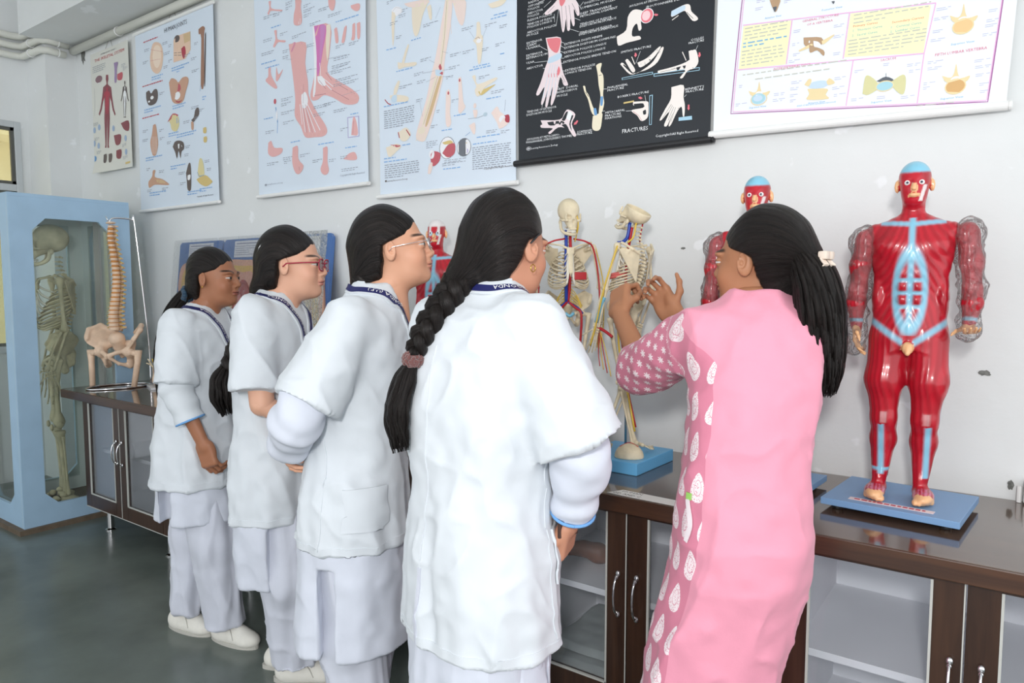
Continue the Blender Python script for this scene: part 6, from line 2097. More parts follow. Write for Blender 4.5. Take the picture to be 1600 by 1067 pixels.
# wall socket box at the right
sb = empty('switch_box', (.045, -.022, WT + .035), 0, 'white electrical box with a short conduit on the wall above the worktop', 'switch box')
MB().box((-.035, -.02, -.03), (.05, .0195, .03), bev=.004).build('box', M_WHITEP, sb); MB().box((-.02, -.0225, -.018), (.02, -.0202, .018), bev=.001).build('cover', mat('grey_cover', hexc('9fa3a5'), rough=.4), sb)
MB().tube([(-.045, 0, .012), (-.045, 0, -.034)], .006, 8).build('conduit', M_WHITEP, sb)
# things inside the cabinet
s = SDF()
s.ell((.02, 0, .030), (.085, .030, .024), k=.02); s.ell((-.05, 0, .032), (.036, .027, .032), k=.02); s.chain([(-.05, 0, .045), (-.10, 0, .05), (-.19, .01, .045)], [.026, .024, .026], k=.02)
for t in range(5): s.ell((.108 - .006 * t, -.020 + .0105 * t, .018), (.017 - .001 * t, .0058 if t else .009, .010), k=.004)
V, F = s.mesh(.0042); o = npmesh('foot_specimen', V, F, mat('brown_specimen', hexc('7a4a33'), rough=.45, var=.25, vscale=30)); o.location = (-1.12, -.30, .4785); o.rotation_euler = (0, 0, R(28)); tag(o, 'brown preserved foot specimen lying on the cabinet shelf', 'foot specimen')
def cloth(x, y, z, w_, d_, h_, seed, label):
    n = 26; vs = []; fs = []; rr = random.Random(seed)
    P = np.array([[(-.5 + i / n) * w_, (-.5 + j / n) * d_, 0] for i in range(n + 1) for j in range(n + 1)])
    zz = h_ * (.75 + .25 * vnoise(P + A(0, 0, seed), 9, seed)) + .004 * vnoise(P, 30, seed)
    ex = (np.abs(P[:, 0]) > w_ * .49) | (np.abs(P[:, 1]) > d_ * .49)
    zz = np.where(ex, .0, zz); zz = np.maximum(zz, 0)
    wob = vnoise(P * A(1, 1, 0) + A(3, 1, seed), 8, seed + 2)[:, None] * A(.010, .010, 0)
    m = MB(); m.add([tuple(q) for q in np.c_[(P + wob)[:, :2], zz]], [(i * (n + 1) + j, (i + 1) * (n + 1) + j, (i + 1) * (n + 1) + j + 1, i * (n + 1) + j + 1) for i in range(n) for j in range(n)])
    m.add([(-w_ * .48, -d_ * .48, 0), (w_ * .48, -d_ * .48, 0), (w_ * .48, d_ * .48, 0), (-w_ * .48, d_ * .48, 0)], [(0, 1, 2, 3)])
    o = m.build('folded_cloth', mat('grey_sheet', hexc('a9b0ae'), rough=.6, var=.15, vscale=12), smooth=True, loc=(x, y, z)); tag(o, label, 'cloth', 'folded sheets in the cabinet')
cloth(-1.13, -.31, .1745, .36, .40, .045, 1, 'lower folded grey plastic sheet on the cabinet floor'); cloth(-1.12, -.29, .2195, .32, .34, .030, 2, 'upper folded grey plastic sheet in the same cabinet')
# ---------------- people ----------------
def hair_mat():
    m = bpy.data.materials.new('black_hair'); MATS['black_hair'] = m
    m.use_nodes = True
    nt = m.node_tree; N = nt.nodes; L = nt.links; b = N['Principled BSDF']
    b.inputs['Roughness'].default_value = .30; b.inputs['Specular IOR Level'].default_value = .2
    a = N.new('ShaderNodeAttribute'); a.attribute_name = 'Col'
    mp = N.new('ShaderNodeMapping'); mp.inputs['Scale'].default_value = (1, 1, 1)
    L.new(a.outputs['Vector'], mp.inputs['Vector'])
    n = N.new('ShaderNodeTexNoise'); n.inputs['Scale'].default_value = 1.0; n.inputs['Detail'].default_value = 6; n.inputs['Roughness'].default_value = .7
    L.new(mp.outputs['Vector'], n.inputs['Vector'])
    cr = N.new('ShaderNodeValToRGB')
    cr.color_ramp.elements[0].position = .3; cr.color_ramp.elements[0].color = (.004, .0035, .0035, 1)
    cr.color_ramp.elements[1].position = .75; cr.color_ramp.elements[1].color = (.022, .016, .014, 1)
    L.new(n.outputs['Fac'], cr.inputs['Fac']); L.new(cr.outputs['Color'], b.inputs['Base Color'])
    bp = N.new('ShaderNodeBump'); bp.inputs['Strength'].default_value = 1.0; bp.inputs['Distance'].default_value = .006
    L.new(n.outputs['Fac'], bp.inputs['Height']); L.new(bp.outputs['Normal'], b.inputs['Normal'])
    return m
M_HAIR = hair_mat()
M_SKIN = mat('skin', (.6, .4, .3), rough=.48, attr='Col', bump=.03, bscale=220, spec=.4, sss=.06)
M_COAT = mat('white_coat_cloth', hexc('d3d8dd'), rough=.85, bump=.05, bscale=35, var=.03, vscale=14, sheen=.1)
M_TUNIC = mat('white_tunic_cloth', hexc('cfd3de'), rough=.85, bump=.06, bscale=30, var=.04, vscale=14, sheen=.1)
M_TROU = mat('white_trouser_cloth', hexc('cacdd8'), rough=.85, bump=.06, bscale=30, var=.04, vscale=14, sheen=.1)
M_NAVY = mat('navy_ribbon', hexc('23265c'), rough=.45, bump=.03, bscale=400)
M_PRINTW = mat('white_print', (.85, .85, .85), rough=.6)
M_BLUETRIM = mat('blue_trim', hexc('6fa3d8'), rough=.8)
M_GOLD = mat('gold', hexc('d9b25a'), rough=.25, metal=1)
M_SHOE = mat('white_canvas', hexc('dedbd2'), rough=.8, bump=.08, bscale=200, var=.06, vscale=30)
M_SOLE = mat('white_rubber', hexc('b9b6ae'), rough=.6)

def base_head():
    s = SDF()
    s.ell((-.014, 0, .036), (.094, .076, .088), k=.02)
    s.ell((.026, 0, -.030), (.064, .062, .086), k=.03)
    s.ell((.040, 0, -.078), (.046, .047, .036), k=.03)
    s.ell((.074, 0, -.094), (.018, .020, .016), k=.02)
    for y in (-1, 1):
        s.ell((.058, y * .036, -.034), (.027, .023, .028), k=.02)
        s.ell((.078, y * .026, .022), (.018, .028, .010), k=.015)
        s.ell((.098, y * .032, .002), (.014, .017, .010), op='s', k=.014)
        s.ell((.097, y * .0115, -.033), (.010, .0075, .0070), k=.006)
    s.chain([(.088, 0, .012), (.096, 0, -.010), (.107, 0, -.027)], [.0075, .0080, .0098], k=.012)
    s.ell((.092, 0, -.046), (.010, .014, .012), k=.012)
    s.ell((.0955, 0, -.0565), (.0095, .0215, .0052), k=.004)
    s.ell((.0935, 0, -.0665), (.0095, .0185, .0060), k=.004)
    for y in (-1, 1):
        # lids around the eye
        def lid(P, y=y):
            q = P - A(.0795, y * .0315, .002)
            d = np.sqrt((q ** 2).sum(-1)) - .0152
            gap = .0040 - .0030 * (np.abs(q[..., 1]) / .0135) ** 2
            return np.maximum(d, gap - np.abs(q[..., 2] + .0008))
        s.func(lid, (.06, y * .0315 - .016, -.016), (.097, y * .0315 + .016, .020), k=.003)
        s.ell((.102, y * .008, -.039), (.004, .004, .003), op='s', k=.003)
        # ears
        s.ell((-.010, y * .077, -.006), (.019, .0075, .031), rot=(0, 0, y * 22), k=.006)
        s.ell((-.005, y * .083, .000), (.011, .005, .018), rot=(0, 0, y * 22), op='s', k=.004)
        s.ell((-.002, y * .0785, -.006), (.005, .006, .008), k=.004)
    s.cone((-.026, 0, -.065), (-.044, 0, -.215), .045, .054, k=.028)
    V, F = s.mesh(.0030)
    return V, F
HEAD_V, HEAD_F = base_head()

def head_cols(V, skin, lip, brow=True):
    skin = np.array(skin); n = len(V)
    c = np.repeat(skin[None], n, 0)
    x, y, z = V.T; ay = np.abs(y)
    c = mixc(c, skin * np.array([1.08, .92, .90]), .55 * np.exp(-((x - .062) ** 2 + (ay - .042) ** 2 + (z + .032) ** 2) / .0007))
    ml = np.exp(-((ay / .021) ** 4)) * sstep(.0105, .006, np.abs(z + .0615)) * sstep(.086, .092, x)
    c = mixc(c, lip, np.clip(ml, 0, 1) * .85)
    c = mixc(c, np.array(lip) * .35, sstep(.0022, .0008, np.abs(z + .0613)) * sstep(.021, .017, ay) * sstep(.088, .094, x))
    if brow:
        zb = .0205 + .010 * np.sin(np.clip((ay - .010) / .046, 0, 1) * PI * .75)
        mb = sstep(.0052, .0022, np.abs(z - zb)) * sstep(.009, .014, ay) * sstep(.058, .050, ay) * sstep(.04, .05, x)
        c = mixc(c, (.012, .009, .008), mb * .9)
        q = np.sqrt((x - .0795) ** 2 + (ay - .0315) ** 2 + (z - .002) ** 2)
        me_ = sstep(.0025, .0008, np.abs(np.abs(z - .0012) -   .0042 + .0030 * ((ay - .0315) / .0135) ** 2)) * sstep(.019, .0165, q) * sstep(.078, .083, x)
        c = mixc(c, (.02, .012, .01), me_ * .85)
    return c

def eye_mesh(parent, M, sc):
    for y in (-1, 1):
        m = MB(); m.ball((0, 0, 0), .0138, 22, 18, rot=Euler((0, R(90), 0)).to_matrix())
        V = np.array(m.v); ang = np.degrees(np.arccos(np.clip(V[:, 0] / .0138, -1, 1)))
        m.c = [tuple(q) for q in mixc(mixc(np.repeat(A(.55, .52, .50)[None], len(V), 0), (.035, .016, .009), (ang < 33) * 1.0), (.004, .004, .004), (ang < 14) * 1.0)]
        W_ = (np.array(M) @ np.c_[(V + A(.0795, y * .0315, .002)) * sc, np.ones(len(V))].T).T[:, :3]
        m.v = [tuple(q) for q in W_]
        m.build('eye', M_EYE, parent, smooth=True, attr=True)

def hairline_cut(z):
    return np.interp(z, [-.20, -.10, -.05, -.035, -.01, .012, .024, .036, .06, .085, .105, .14], [-.056, -.054, -.042, -.036, -.034, -.028, .006, .044, .068, .080, .088, .11])

def hair_cap(G, extra=None, puff=.0, low=-.085, back=0.0, cutf=hairline_cut):
    s = SDF()
    def cap(P):
        fr_ = sstep(.06, -.03, P[..., 0])[..., None]; q = (P - A(-.016 - back * .5, 0, .037)); r = A(.097 + back * .5, .0800, .0925) + (.005 + puff) * fr_
        k0 = np.sqrt(((q / r) ** 2).sum(-1)); k1 = np.sqrt(((q / r ** 2) ** 2).sum(-1)) + 1e-9
        d = k0 * (k0 - 1) / k1
        b = (P - A(-.052, 0, -.030)) ; rb = A(.060, .066, .075)
        k0 = np.sqrt(((b / rb) ** 2).sum(-1)); k1 = np.sqrt(((b / rb ** 2) ** 2).sum(-1)) + 1e-9
        d2 = k0 * (k0 - 1) / k1
        h = np.clip(.5 + .5 * (d - d2) / .03, 0, 1); d = d + (d2 - d) * h - .03 * h * (1 - h)
        c = (P[..., 0] - cutf(P[..., 2])) * .75
        h = np.clip(.5 - .5 * (d - c) / .008, 0, 1); d = d + (c - d) * h + .008 * h * (1 - h)
        # strand grooves converging on the gather point
        v = P - A(*G); ang = np.arctan2(v[..., 1], v[..., 2] + .02 + np.abs(v[..., 0]) * .2)
        return d + .0007 * np.sin(ang * 26 + 3 * np.sin(ang * 5)) + .0004 * np.sin(ang * 61)
    s.func(cap, (-.15, -.11, -.13), (.11, .11, .155))
    if extra: extra(s)
    V, F = s.mesh(.0040)
    return V, F, hair_attr(V, G)

def hair_attr(V, G):
    v = V - A(*G); ang = np.arctan2(v[:, 1], v[:, 2] + .02 + np.abs(v[:, 0]) * .2)
    r = np.linalg.norm(v, axis=1)
    return np.stack([ang * 34, r * 9, r * 0 + .5], 1)

def strand_tubes(paths, r, seg=6, seed=0):
    """many tapered locks -> one MB with strand attributes"""
    m = MB()
    for i, p in enumerate(paths):
        n = len(p); n0 = len(m.v)
        prof = [r * (.75 + .25 * math.sin(PI * min(1, j / (n - 1) * 1.15))) * (1 - .8 * max(0, (j / (n - 1) - .72) / .28)) for j in range(n)]
        m.tube(p, prof, seg)
        k = 0
        for j in range(n):
            for a in range(seg):
                m.c[n0 + k] = (i * 3.7 + math.cos(2 * PI * a / seg) * 2.5, j * .25, .3); k += 1
    return m

def braid_mesh(path, width, turns, rr=.55):
    """three plaited strands along a path; width = list of half widths"""
    P = smooth_path(path, 10); n = len(P)
    m = MB()
    for s in range(3):
        pts = []; rs = []
        for i in range(n):
            t = i / (n - 1); T = (P[min(i + 1, n - 1)] - P[max(i - 1, 0)]).normalized()
            sx = T.cross(Vector(BR_N)).normalized(); nn = sx.cross(T)
            wdt = float(np.interp(t, np.linspace(0, 1, len(width)), width))
            ph = 2 * PI * (turns * t + s / 3)
            pts.append(P[i] + sx * (math.sin(ph) * wdt * .62) + nn * (math.sin(2 * ph) * wdt * .42)); rs.append(wdt * rr)
        n0 = len(m.v); m.tube(pts, rs, 10)
        k = 0
        for i in range(n):
            for a in range(10):
                m.c[n0 + k] = (math.cos(2 * PI * a / 10) * 4 + math.sin(2 * PI * a / 10) * 3 + s * 9, i * .05, .2); k += 1
    return m
BR_N = (-1, 0, 0)

def tuft(center, radii, n, seed, wave=.0, r=.006, end_spread=1.0, squash=1.0):
    """n locks around a centre path; radii along the path"""
    rr = random.Random(seed); P = smooth_path(center, 6); m = len(P); out = []
    for i in range(n):
        a = rr.uniform(0, 2 * PI); q = math.sqrt(rr.uniform(.12, 1)); ph = rr.uniform(0, 6.28); ln = rr.uniform(.86, 1.0)
        pts = []
        for j in range(m):
            t = j / (m - 1)
            if t > ln + 1e-6: break
            T = (P[min(j + 1, m - 1)] - P[max(j - 1, 0)]).normalized()
            sx = T.cross(Vector(BR_N)).normalized(); nn = sx.cross(T)
            R_ = float(np.interp(t, np.linspace(0, 1, len(radii)), radii)) * q
            wv = wave * math.sin(t * 17 + ph) * min(1, t * 2)
            pts.append(P[j] + sx * (math.cos(a) * R_ + wv) + nn * (math.sin(a) * R_ * squash + wv * .6))
        out.append(pts)
    return strand_tubes(out, r)

def ribbon(sdf, centre, width, off, name, m, parent, thick=.0012, rows=3, n=60, text=None, tmat=None, tsize=.012, t0=.1):
    """a cloth strip laid on a garment surface along a polyline; optional lettering printed on it"""
    C_ = smooth_path(centre, 8); L_ = [0]
    for i in range(1, len(C_)): L_.append(L_[-1] + (C_[i] - C_[i - 1]).length)
    ss = np.linspace(0, L_[-1], n); cc = np.array([[np.interp(s, L_, [c[k] for c in C_]) for k in range(3)] for s in ss])
    cc, g = sdf.proj(cc, off)
    T = np.gradient(cc, axis=0); T /= np.linalg.norm(T, axis=1)[:, None]
    B = np.cross(g, T); B /= np.linalg.norm(B, axis=1)[:, None]
    def rowpts(o, t, it=2):
        p, gg = sdf.proj(cc + B * t, o, it=3); return p
    tops = [rowpts(off + thick, width * (j / (rows - 1) - .5)) for j in range(rows)]
    bots = [rowpts(off - .0015, width * (j / (rows - 1) - .5)) for j in range(rows)]
    mb = MB(); vs = []; fs = []
    for grid in (tops, bots):
        for r_ in grid: vs += [tuple(p) for p in r_]
    def I(k, j, i): return k * rows * n + j * n + i
    for i in range(n - 1):
        for j in range(rows - 1):
            fs.append((I(0, j, i), I(0, j, i + 1), I(0, j + 1, i + 1), I(0, j + 1, i)))
        fs.append((I(0, 0, i), I(1, 0, i), I(1, 0, i + 1), I(0, 0, i + 1))); fs.append((I(0, rows - 1, i), I(0, rows - 1, i + 1), I(1, rows - 1, i + 1), I(1, rows - 1, i)))
    fs.append(tuple([I(0, j, 0) for j in range(rows)] + [I(1, j, 0) for j in range(rows - 1, -1, -1)]))
    fs.append(tuple([I(1, j, n - 1) for j in range(rows)] + [I(0, j, n - 1) for j in range(rows - 1, -1, -1)]))
    mb.add(vs, fs); o = mb.build(name, m, parent, auto=40)
    if text:
        tv, tf = text_mesh(text, tsize)
        tv = np.array(tv); tot = L_[-1]
        s = t0 * tot + tv[:, 0]; ok = s.max() < tot
        ci = np.stack([np.interp(s, ss, cc[:, k]) for k in range(3)], 1); bi = np.stack([np.interp(s, ss, B[:, k]) for k in range(3)], 1)
        gi = np.stack([np.interp(s, ss, g[:, k]) for k in range(3)], 1)
        pv = ci + bi * (tv[:, 1] - tsize * .36)[:, None] + gi * (thick + .0013)
        mt = MB(); mt.add([tuple(p) for p in pv], tf); mt.build('lettering', tmat, o, fix=False)
    return o

def shoe(parent, pos, yaw, sc=1.0, pitch=0.0):
    s = SDF()
    s.ell((.02, 0, .030), (.120, .040, .036), k=.02); s.ell((-.055, 0, .045), (.050, .036, .045), k=.03); s.ell((.085, 0, .030), (.052, .042, .030), k=.02)
    s.ell((.02, 0, .055), (.06, .030, .030), k=.03)
    s.cone((-.05, 0, .07), (-.05, 0, .14), .028, .03, op='s', k=.006)
    s.func(lambda P: .006 - P[..., 2], (-.2, -.1, -.1), (.2, .1, .02), op='i', k=.002)
    V, F = s.mesh(.005)
    Mx = Matrix.Translation(pos) @ Matrix.Rotation(yaw, 4, 'Z') @ Matrix.Rotation(pitch, 4, 'Y') @ Matrix.Scale(sc, 4)
    def X(P): return (np.array(Mx) @ np.c_[np.asarray(P, float), np.ones(len(P))].T).T[:, :3]
    o = npmesh('shoe', X(V), F, M_SHOE, parent)
    m = MB(); pl = []
    for i in range(28):
        a = 2 * PI * i / 28; c, s_ = math.cos(a), math.sin(a)
        pl.append((.012 + c * .128, s_ * (.041 + .004 * c) * (1 if abs(c) < .6 else 1.0)))
    m.prism(pl, 0, .017); m.v = [tuple(p) for p in X(m.v)]; m.build('sole', M_SOLE, o)
    m = MB()
    for k in range(4):
        x = .012 + k * .018; z = .084 - k * .006
        m.tube([(x, -.020, z - .008), (x + .006, 0, z), (x + .012, .020, z - .008)], .0022, 5)
    m.tube(smooth_path([(.012, 0, .086), (.0, .02, .09), (.02, .03, .075), (.01, .004, .088)], 5), .0020, 5)
    m.tube(smooth_path([(.012, 0, .086), (.0, -.02, .09), (.03, -.036, .062), (.045, -.042, .035)], 5), .0020, 5)
    m.v = [tuple(p) for p in X(m.v)]; m.build('laces', mat('lace_grey', hexc('aeaaa2'), rough=.8), o)
    return o

def head_to(V, pos, yaw, pitch, roll, sc):
    Mx = Matrix.Translation(pos) @ Euler((R(roll), R(-pitch), R(yaw)), 'XYZ').to_matrix().to_4x4()
    return Mx

def drape(seed, amp, z0, z1, n=7):
    """vertical folds growing towards the hem plus irregular wrinkles"""
    def f(P, phi, z):
        g = sstep(z1, z0, z)
        r = amp * g * (np.sin(n * phi + seed + 1.2 * np.sin(3.1 * z + seed)) + .45 * np.sin((n * 2 + 1) * phi + 2.3 * seed + 2 * z))
        Q = P * A(1, 1, .45) + A(0, 0, 1) * (P[..., :1] * .5)
        return r + .0065 * vnoise(Q, 11, seed) + .0028 * vnoise(Q, 27, seed + 3)
    return f

def wrinkle(V, seed, a=.009):
    Q = V * A(1, 1, .38) + V[:, :1] * A(0, 0, .35) + V[:, 1:2] * A(0, 0, .3)
    r1 = 1 - np.abs(vnoise(Q, 6.5, seed)); r2 = 1 - np.abs(vnoise(V * A(1, 1, .7) + V[:, 2:] * A(.4, .3, 0), 12, seed + 5))
    return a * (r1 ** 4 - .35) + a * .55 * (r2 ** 4 - .35) + .0025 * vnoise(V, 30, seed)

def person(sp):
    rt = empty('person', (sp['root'][0], sp['root'][1], 0), R(sp['rz']), sp['label'], 'person', sp.get('group'))
    seed = sp['seed']; skin = hexc(sp['skin']); lip = hexc(sp['lip'])
    hp = sp['head']; hs = hp['sc']
    HM = head_to(None, hp['pos'], hp['yaw'], hp['pitch'], hp.get('roll', 0), hs)
    parts = [(apply(HM, HEAD_V, hs), HEAD_F, head_cols(HEAD_V, skin, lip))]
    # trunk and legs under the clothes, neck base
    b = SDF(); rows = sp['coat']
    ins = [(z, cx, cy, max(rx - .035, .045), max(ry - .035, .045)) for (z, cx, cy, rx, ry) in rows if z >= rows[0][0]]
    b.loft(ins, k=.02)
    nb = rows[-1]; b.cone((nb[1], nb[2], nb[0] - .05), tuple(apply(HM, [(-.03, 0, -.10)], hs)[0]), .052 * hs, .050 * hs, k=.03)
    hipz = rows[0][0] + .05
    for (fx, fy, fz, yaw) in sp['feet']:
        b.cone((rows[0][1] + .0, .085 if fy > 0 else -.085, hipz), (fx * .5, fy, .45), .06, .05, k=.03); b.cone((fx * .5, fy, .45), (fx - .02, fy, fz + .09), .045, .026, k=.03)
    for i_, h in enumerate(sp['hands']): b.cone(sp['arms'][i_][0], h['elbow'], .046, .040, k=.02)
    V, F = b.mesh(.009); parts.append((V, F, np.repeat(np.array(skin)[None], len(V), 0)))
    for h in sp['hands']:
        V, F = hand_mesh(**h); sk = np.array(skin)
        parts.append((V, F, np.repeat(sk[None] * (sp.get('handtone') or 1), len(V), 0)))
    V, F = join(parts); Cc = np.concatenate([p[2] for p in parts])
    body = npmesh('body', V, F, M_SKIN, rt, cols=Cc)
    eye_mesh(rt, HM, hs)
    # coat
    ct = SDF(); ct.loft(rows, fold=drape(seed, sp.get('amp', .006), rows[0][0], rows[0][0] + .45), k=.01, pw=sp.get('pw', 2.3))
    for a in sp['arms']:
        S_, E_, r0, r1, cut = a[:5]
        ct.cone(S_, E_, r0, r1, k=sp.get('ks', .03), cut=(-9, cut))
        if len(a) > 5: ct.cone(E_, a[5], r1, a[6], k=.03, cut=(-9, a[7]))
    if sp.get('wr'):
        for (c, r, rot, kk) in sp['wr']: ct.ell(c, r, rot, op='s', k=kk)
    V, F = ct.mesh(.0068)
    P = V + 0.0
    V = V + wrinkle(P, seed, sp.get('wa', .011))[:, None] * ct.proj(P, 0, 1)[1]
    ct.disp = lambda Q: wrinkle(Q, seed, sp.get('wa', .011))
    coat = npmesh(sp.get('coatname', 'coat'), V, F, sp.get('coatmat', M_COAT), rt, cols=sp['coatcol'](V) if 'coatcol' in sp else None)
    return rt, HM, ct, coat, body

def sleeve(parent, pts, rs, m, name='inner_sleeve', seed=0, trim=None, vox=.005):
    s = SDF(); n = len(pts) - 1
    for i in range(n):
        s.cone(pts[i], pts[i + 1], rs[i], rs[i + 1], k=.02, cut=(-9, 1.0) if i == n - 1 else None)
    V, F = s.mesh(vox)
    d = A(*pts[-1]) - A(*pts[0]); d /= np.linalg.norm(d)
    tt = V @ d
    V = V + (np.sin(tt * 95 + 3 * vnoise(V, 9, seed)) * .0030 + vnoise(V, 26, seed) * .003)[:, None] * (s.proj(V, 0, 1)[1])
    o = npmesh(name, V, F, m, parent)
    if trim:
        a, b_ = Vector(pts[-2]), Vector(pts[-1]); t = (b_ - a).normalized(); u = t.orthogonal().normalized(); w_ = t.cross(u); ring = []
        for i in range(25):
            an = 2 * PI * i / 24; ring.append(b_ + (u * math.cos(an) + w_ * math.sin(an)) * (rs[-1] + .001))
        MB().tube(ring, .004, 6, cap=False).build('cuff_trim', trim, o, smooth=True)
    return o

def tunic(parent, rows, seed, m, slits, name='tunic', amp=.006):
    s = SDF(); s.loft(rows, fold=drape(seed, amp, rows[0][0], rows[-1][0], 6), k=.01, pw=2.3)
    for (c, h, rot) in slits: s.box(c, h, r=.004, rot=rot, op='s', k=.004)
    V, F = s.mesh(.0075)
    V = V + wrinkle(V, seed + 4, .006)[:, None] * s.proj(V, 0, 1)[1]
    return npmesh(name, V, F, m, parent)

def trousers(parent, legs, seed, m):
    s = SDF()
    for i, pts in enumerate(legs):
        P = [p[:3] for p in pts]; rs = [p[3] for p in pts]
        for j in range(len(P) - 1): s.cone(P[j], P[j + 1], rs[j], rs[j + 1], k=.03, cut=(0 if j == 0 else -9, 1.0 if j == len(P) - 2 else 9))
    V, F = s.mesh(.0085)
    g = s.proj(V, 0, 1)[1]
    ph = V[:, 0] * 60 + V[:, 1] * 50
    rg = 1 - np.abs(vnoise(V * A(1, 1, .16) + V[:, 2:] * A(.12, 0, 0), 15, seed)); r2 = 1 - np.abs(vnoise(V * A(1, 1, .5), 17, seed + 2))
    V = V + (np.sin(ph * 1.3 + 3 * vnoise(V * A(1, 1, .2), 6, seed)) * .004 + .018 * (rg ** 3 - .4) + .008 * (r2 ** 4 - .3) * sstep(.45, .1, V[:, 2]))[:, None] * g
    return npmesh('trousers', V, F, m, parent)
# ---------------- the four students and the teacher ----------------
def neck_band(ct, rows, parent, seed, lany=True, text='MEDICAL SCIENCES GONDA', open_=.20, t0=.30, ts=.017, both=True):
    z, cx, cy = rows[-1][0], rows[-1][1], rows[-1][2]; nx, ny = rows[-1][3], rows[-1][4]
    def path(w, dz=0, s=-1):
        return [(cx + .115, cy + s * .012, z - open_ - .04), (cx + .085, cy + s * .045, z - open_ * .5), (cx + nx * .65 + w, cy + s * (ny * .8 + w), z - .035 + dz), (cx, cy + s * (ny + w), z - .012 + dz), (cx - nx * .7 - w, cy + s * (ny * .65 + w), z - .004 + dz), (cx - nx - w, cy - s * .004, z + dz)]
    for s in (-1, 1):
        ribbon(ct, path(.012, -.008, s), .042, .001, 'collar', M_COAT, parent, thick=.005)
        if lany:
            ribbon(ct, path(.014, -.012, s), .0185, .0072, 'lanyard', M_NAVY, parent, thick=.001, text=text if s == -1 else None, tmat=M_PRINTW, tsize=ts, t0=t0)

def add_hair(rt, HM, hs, G, extra=None, puff=0, back=0, cutf=hairline_cut):
    V, F, c = hair_cap(G, extra, puff, back=back, cutf=cutf)
    return npmesh('hair', apply(HM, V, hs), F, M_HAIR, rt, cols=c)

def to_world_mb(m, HM, hs):
    m.v = [tuple(p) for p in apply(HM, np.array(m.v), hs)]; return m

def glasses(rt, HM, hs, fm, lens_w=.024, lens_h=.019, thick=.0022, rim=True):
    g = MB()
    for y in (-1, 1):
        ring = []
        for i in range(25):
            a = 2 * PI * i / 24; ca, sa = math.cos(a), math.sin(a)
            e = .62
            ring.append((.110 - .006 * abs(ca) , y * .033 + lens_w * math.copysign(abs(ca) ** e, ca), -.001 + lens_h * math.copysign(abs(sa) ** e, sa)))
        g.tube(ring, thick, 6, cap=False)
        g.tube([(.104, y * (.033 + lens_w), .006), (.098, y * .068, .008), (.05, y * .078, .006), (.0, y * .083, .003), (-.012, y * .083, -.008)], thick * .95, 6)
        g.tube([(.106, y * .011, -.004), (.112, y * .009, -.012)], .0015, 5)
    g.tube([(.109, -.010, .004), (.115, 0, .007), (.109, .010, .004)], thick, 6)
    o = to_world_mb(g, HM, hs).build('eyeglasses', fm, rt, smooth=True)
    for y in (-1, 1):
        l = MB(); pl = []
        for i in range(24):
            a = 2 * PI * i / 24; ca, sa = math.cos(a), math.sin(a)
            pl.append((y * .033 + lens_w * math.copysign(abs(ca) ** .62, ca), -.001 + lens_h * math.copysign(abs(sa) ** .62, sa)))
        l.prism(pl, .1055, .107, axis=0); to_world_mb(l, HM, hs).build('lens', glass_mat('spectacle_lens', (.95, .96, .98), .02, (.9, .9, .95), .7), o)
    return o

def earring(rt, HM, hs, y, r, kind):
    m = MB()
    if kind == 'hoop':
        ring = [(-.008 + r * math.sin(2 * PI * i / 16), y * .083, -.042 - r + r * math.cos(2 * PI * i / 16)) for i in range(17)]
        m.tube(ring, .0013, 6, cap=False)
    else: m.ball((-.006, y * .084, -.036), r, 8, 6)
    to_world_mb(m, HM, hs).build('earring', M_GOLD, rt, smooth=True)

def hem(ct, rows, parent, z, w_=.020, name='hem'):
    r0 = rows[0]; k = (z - rows[0][0]) / (rows[1][0] - rows[0][0]); cx, cy, rx, ry = [r0[i] + (rows[1][i] - r0[i]) * k for i in (1, 2, 3, 4)]
    ribbon(ct, [(cx + rx * math.cos(a), cy + ry * math.sin(a), z) for a in [2 * PI * i / 20 for i in range(20)]] + [(cx + rx * .999, cy - .002, z)], w_, .0008, name, M_COAT, parent, thick=.0010, n=150)

# --- first student (far end)
rows = [(.655, -.015, 0, .165, .20), (.80, -.01, 0, .155, .19), (.95, -.005, 0, .137, .168), (1.10, 0, 0, .132, .162), (1.20, .005, 0, .126, .165), (1.28, .01, 0, .105, .152), (1.325, .014, 0, .075, .11), (1.362, .018, 0, .056, .064)]
S1 = dict(root=(-2.66, -.88), rz=30, seed=1, skin='a06c50', lip='8a4a44', label='student with ponytail and dark blue scrunchie standing beside the spine model', group='students in white coats',
    head=dict(pos=(.072, 0, 1.462), yaw=-2, pitch=0, sc=.93), coat=rows, feet=[(-.116, .045, 0, R(-18)), (.116, -.035, 0, R(-18))],
    arms=[((.0, -.145, 1.285), (.015, -.205, 1.06), .068, .078, .97), ((.0, .145, 1.285), (.03, .18, 1.06), .068, .076, .97)],
    hands=[dict(wrist=(.118, -.20, .845), xd=(.30, .02, -1), zd=(-.2, -1, -.1), elbow=(.022, -.205, 1.05), curls=(38, 45, 30), side=-1, sc=.92, thumb=((.6, .55, -.5), (.9, .25, -.4), (.95, .0, -.3)), spread=.4),
           dict(wrist=(.10, .165, .86), xd=(.3, -.1, -1), zd=(-.2, 1, -.1), elbow=(.03, .18, 1.06), curls=(30, 40, 25), side=1, sc=.92, spread=.4)])
rt, HM, ct, coat, body = person(S1)
hs = S1['head']['sc']
neck_band(ct, rows, rt, 1, text='MEDICAL SCIENCES GONDA', ts=.014, t0=.16)
hem(ct, rows, rt, rows[0][0] + .020)
def ex1(s): s.cone((-.085, 0, -.03), (-.115, 0, -.055), .045, .024, k=.03)
add_hair(rt, HM, hs, (-.115, 0, -.055), ex1)
BR_N = (-1, 0, .4)
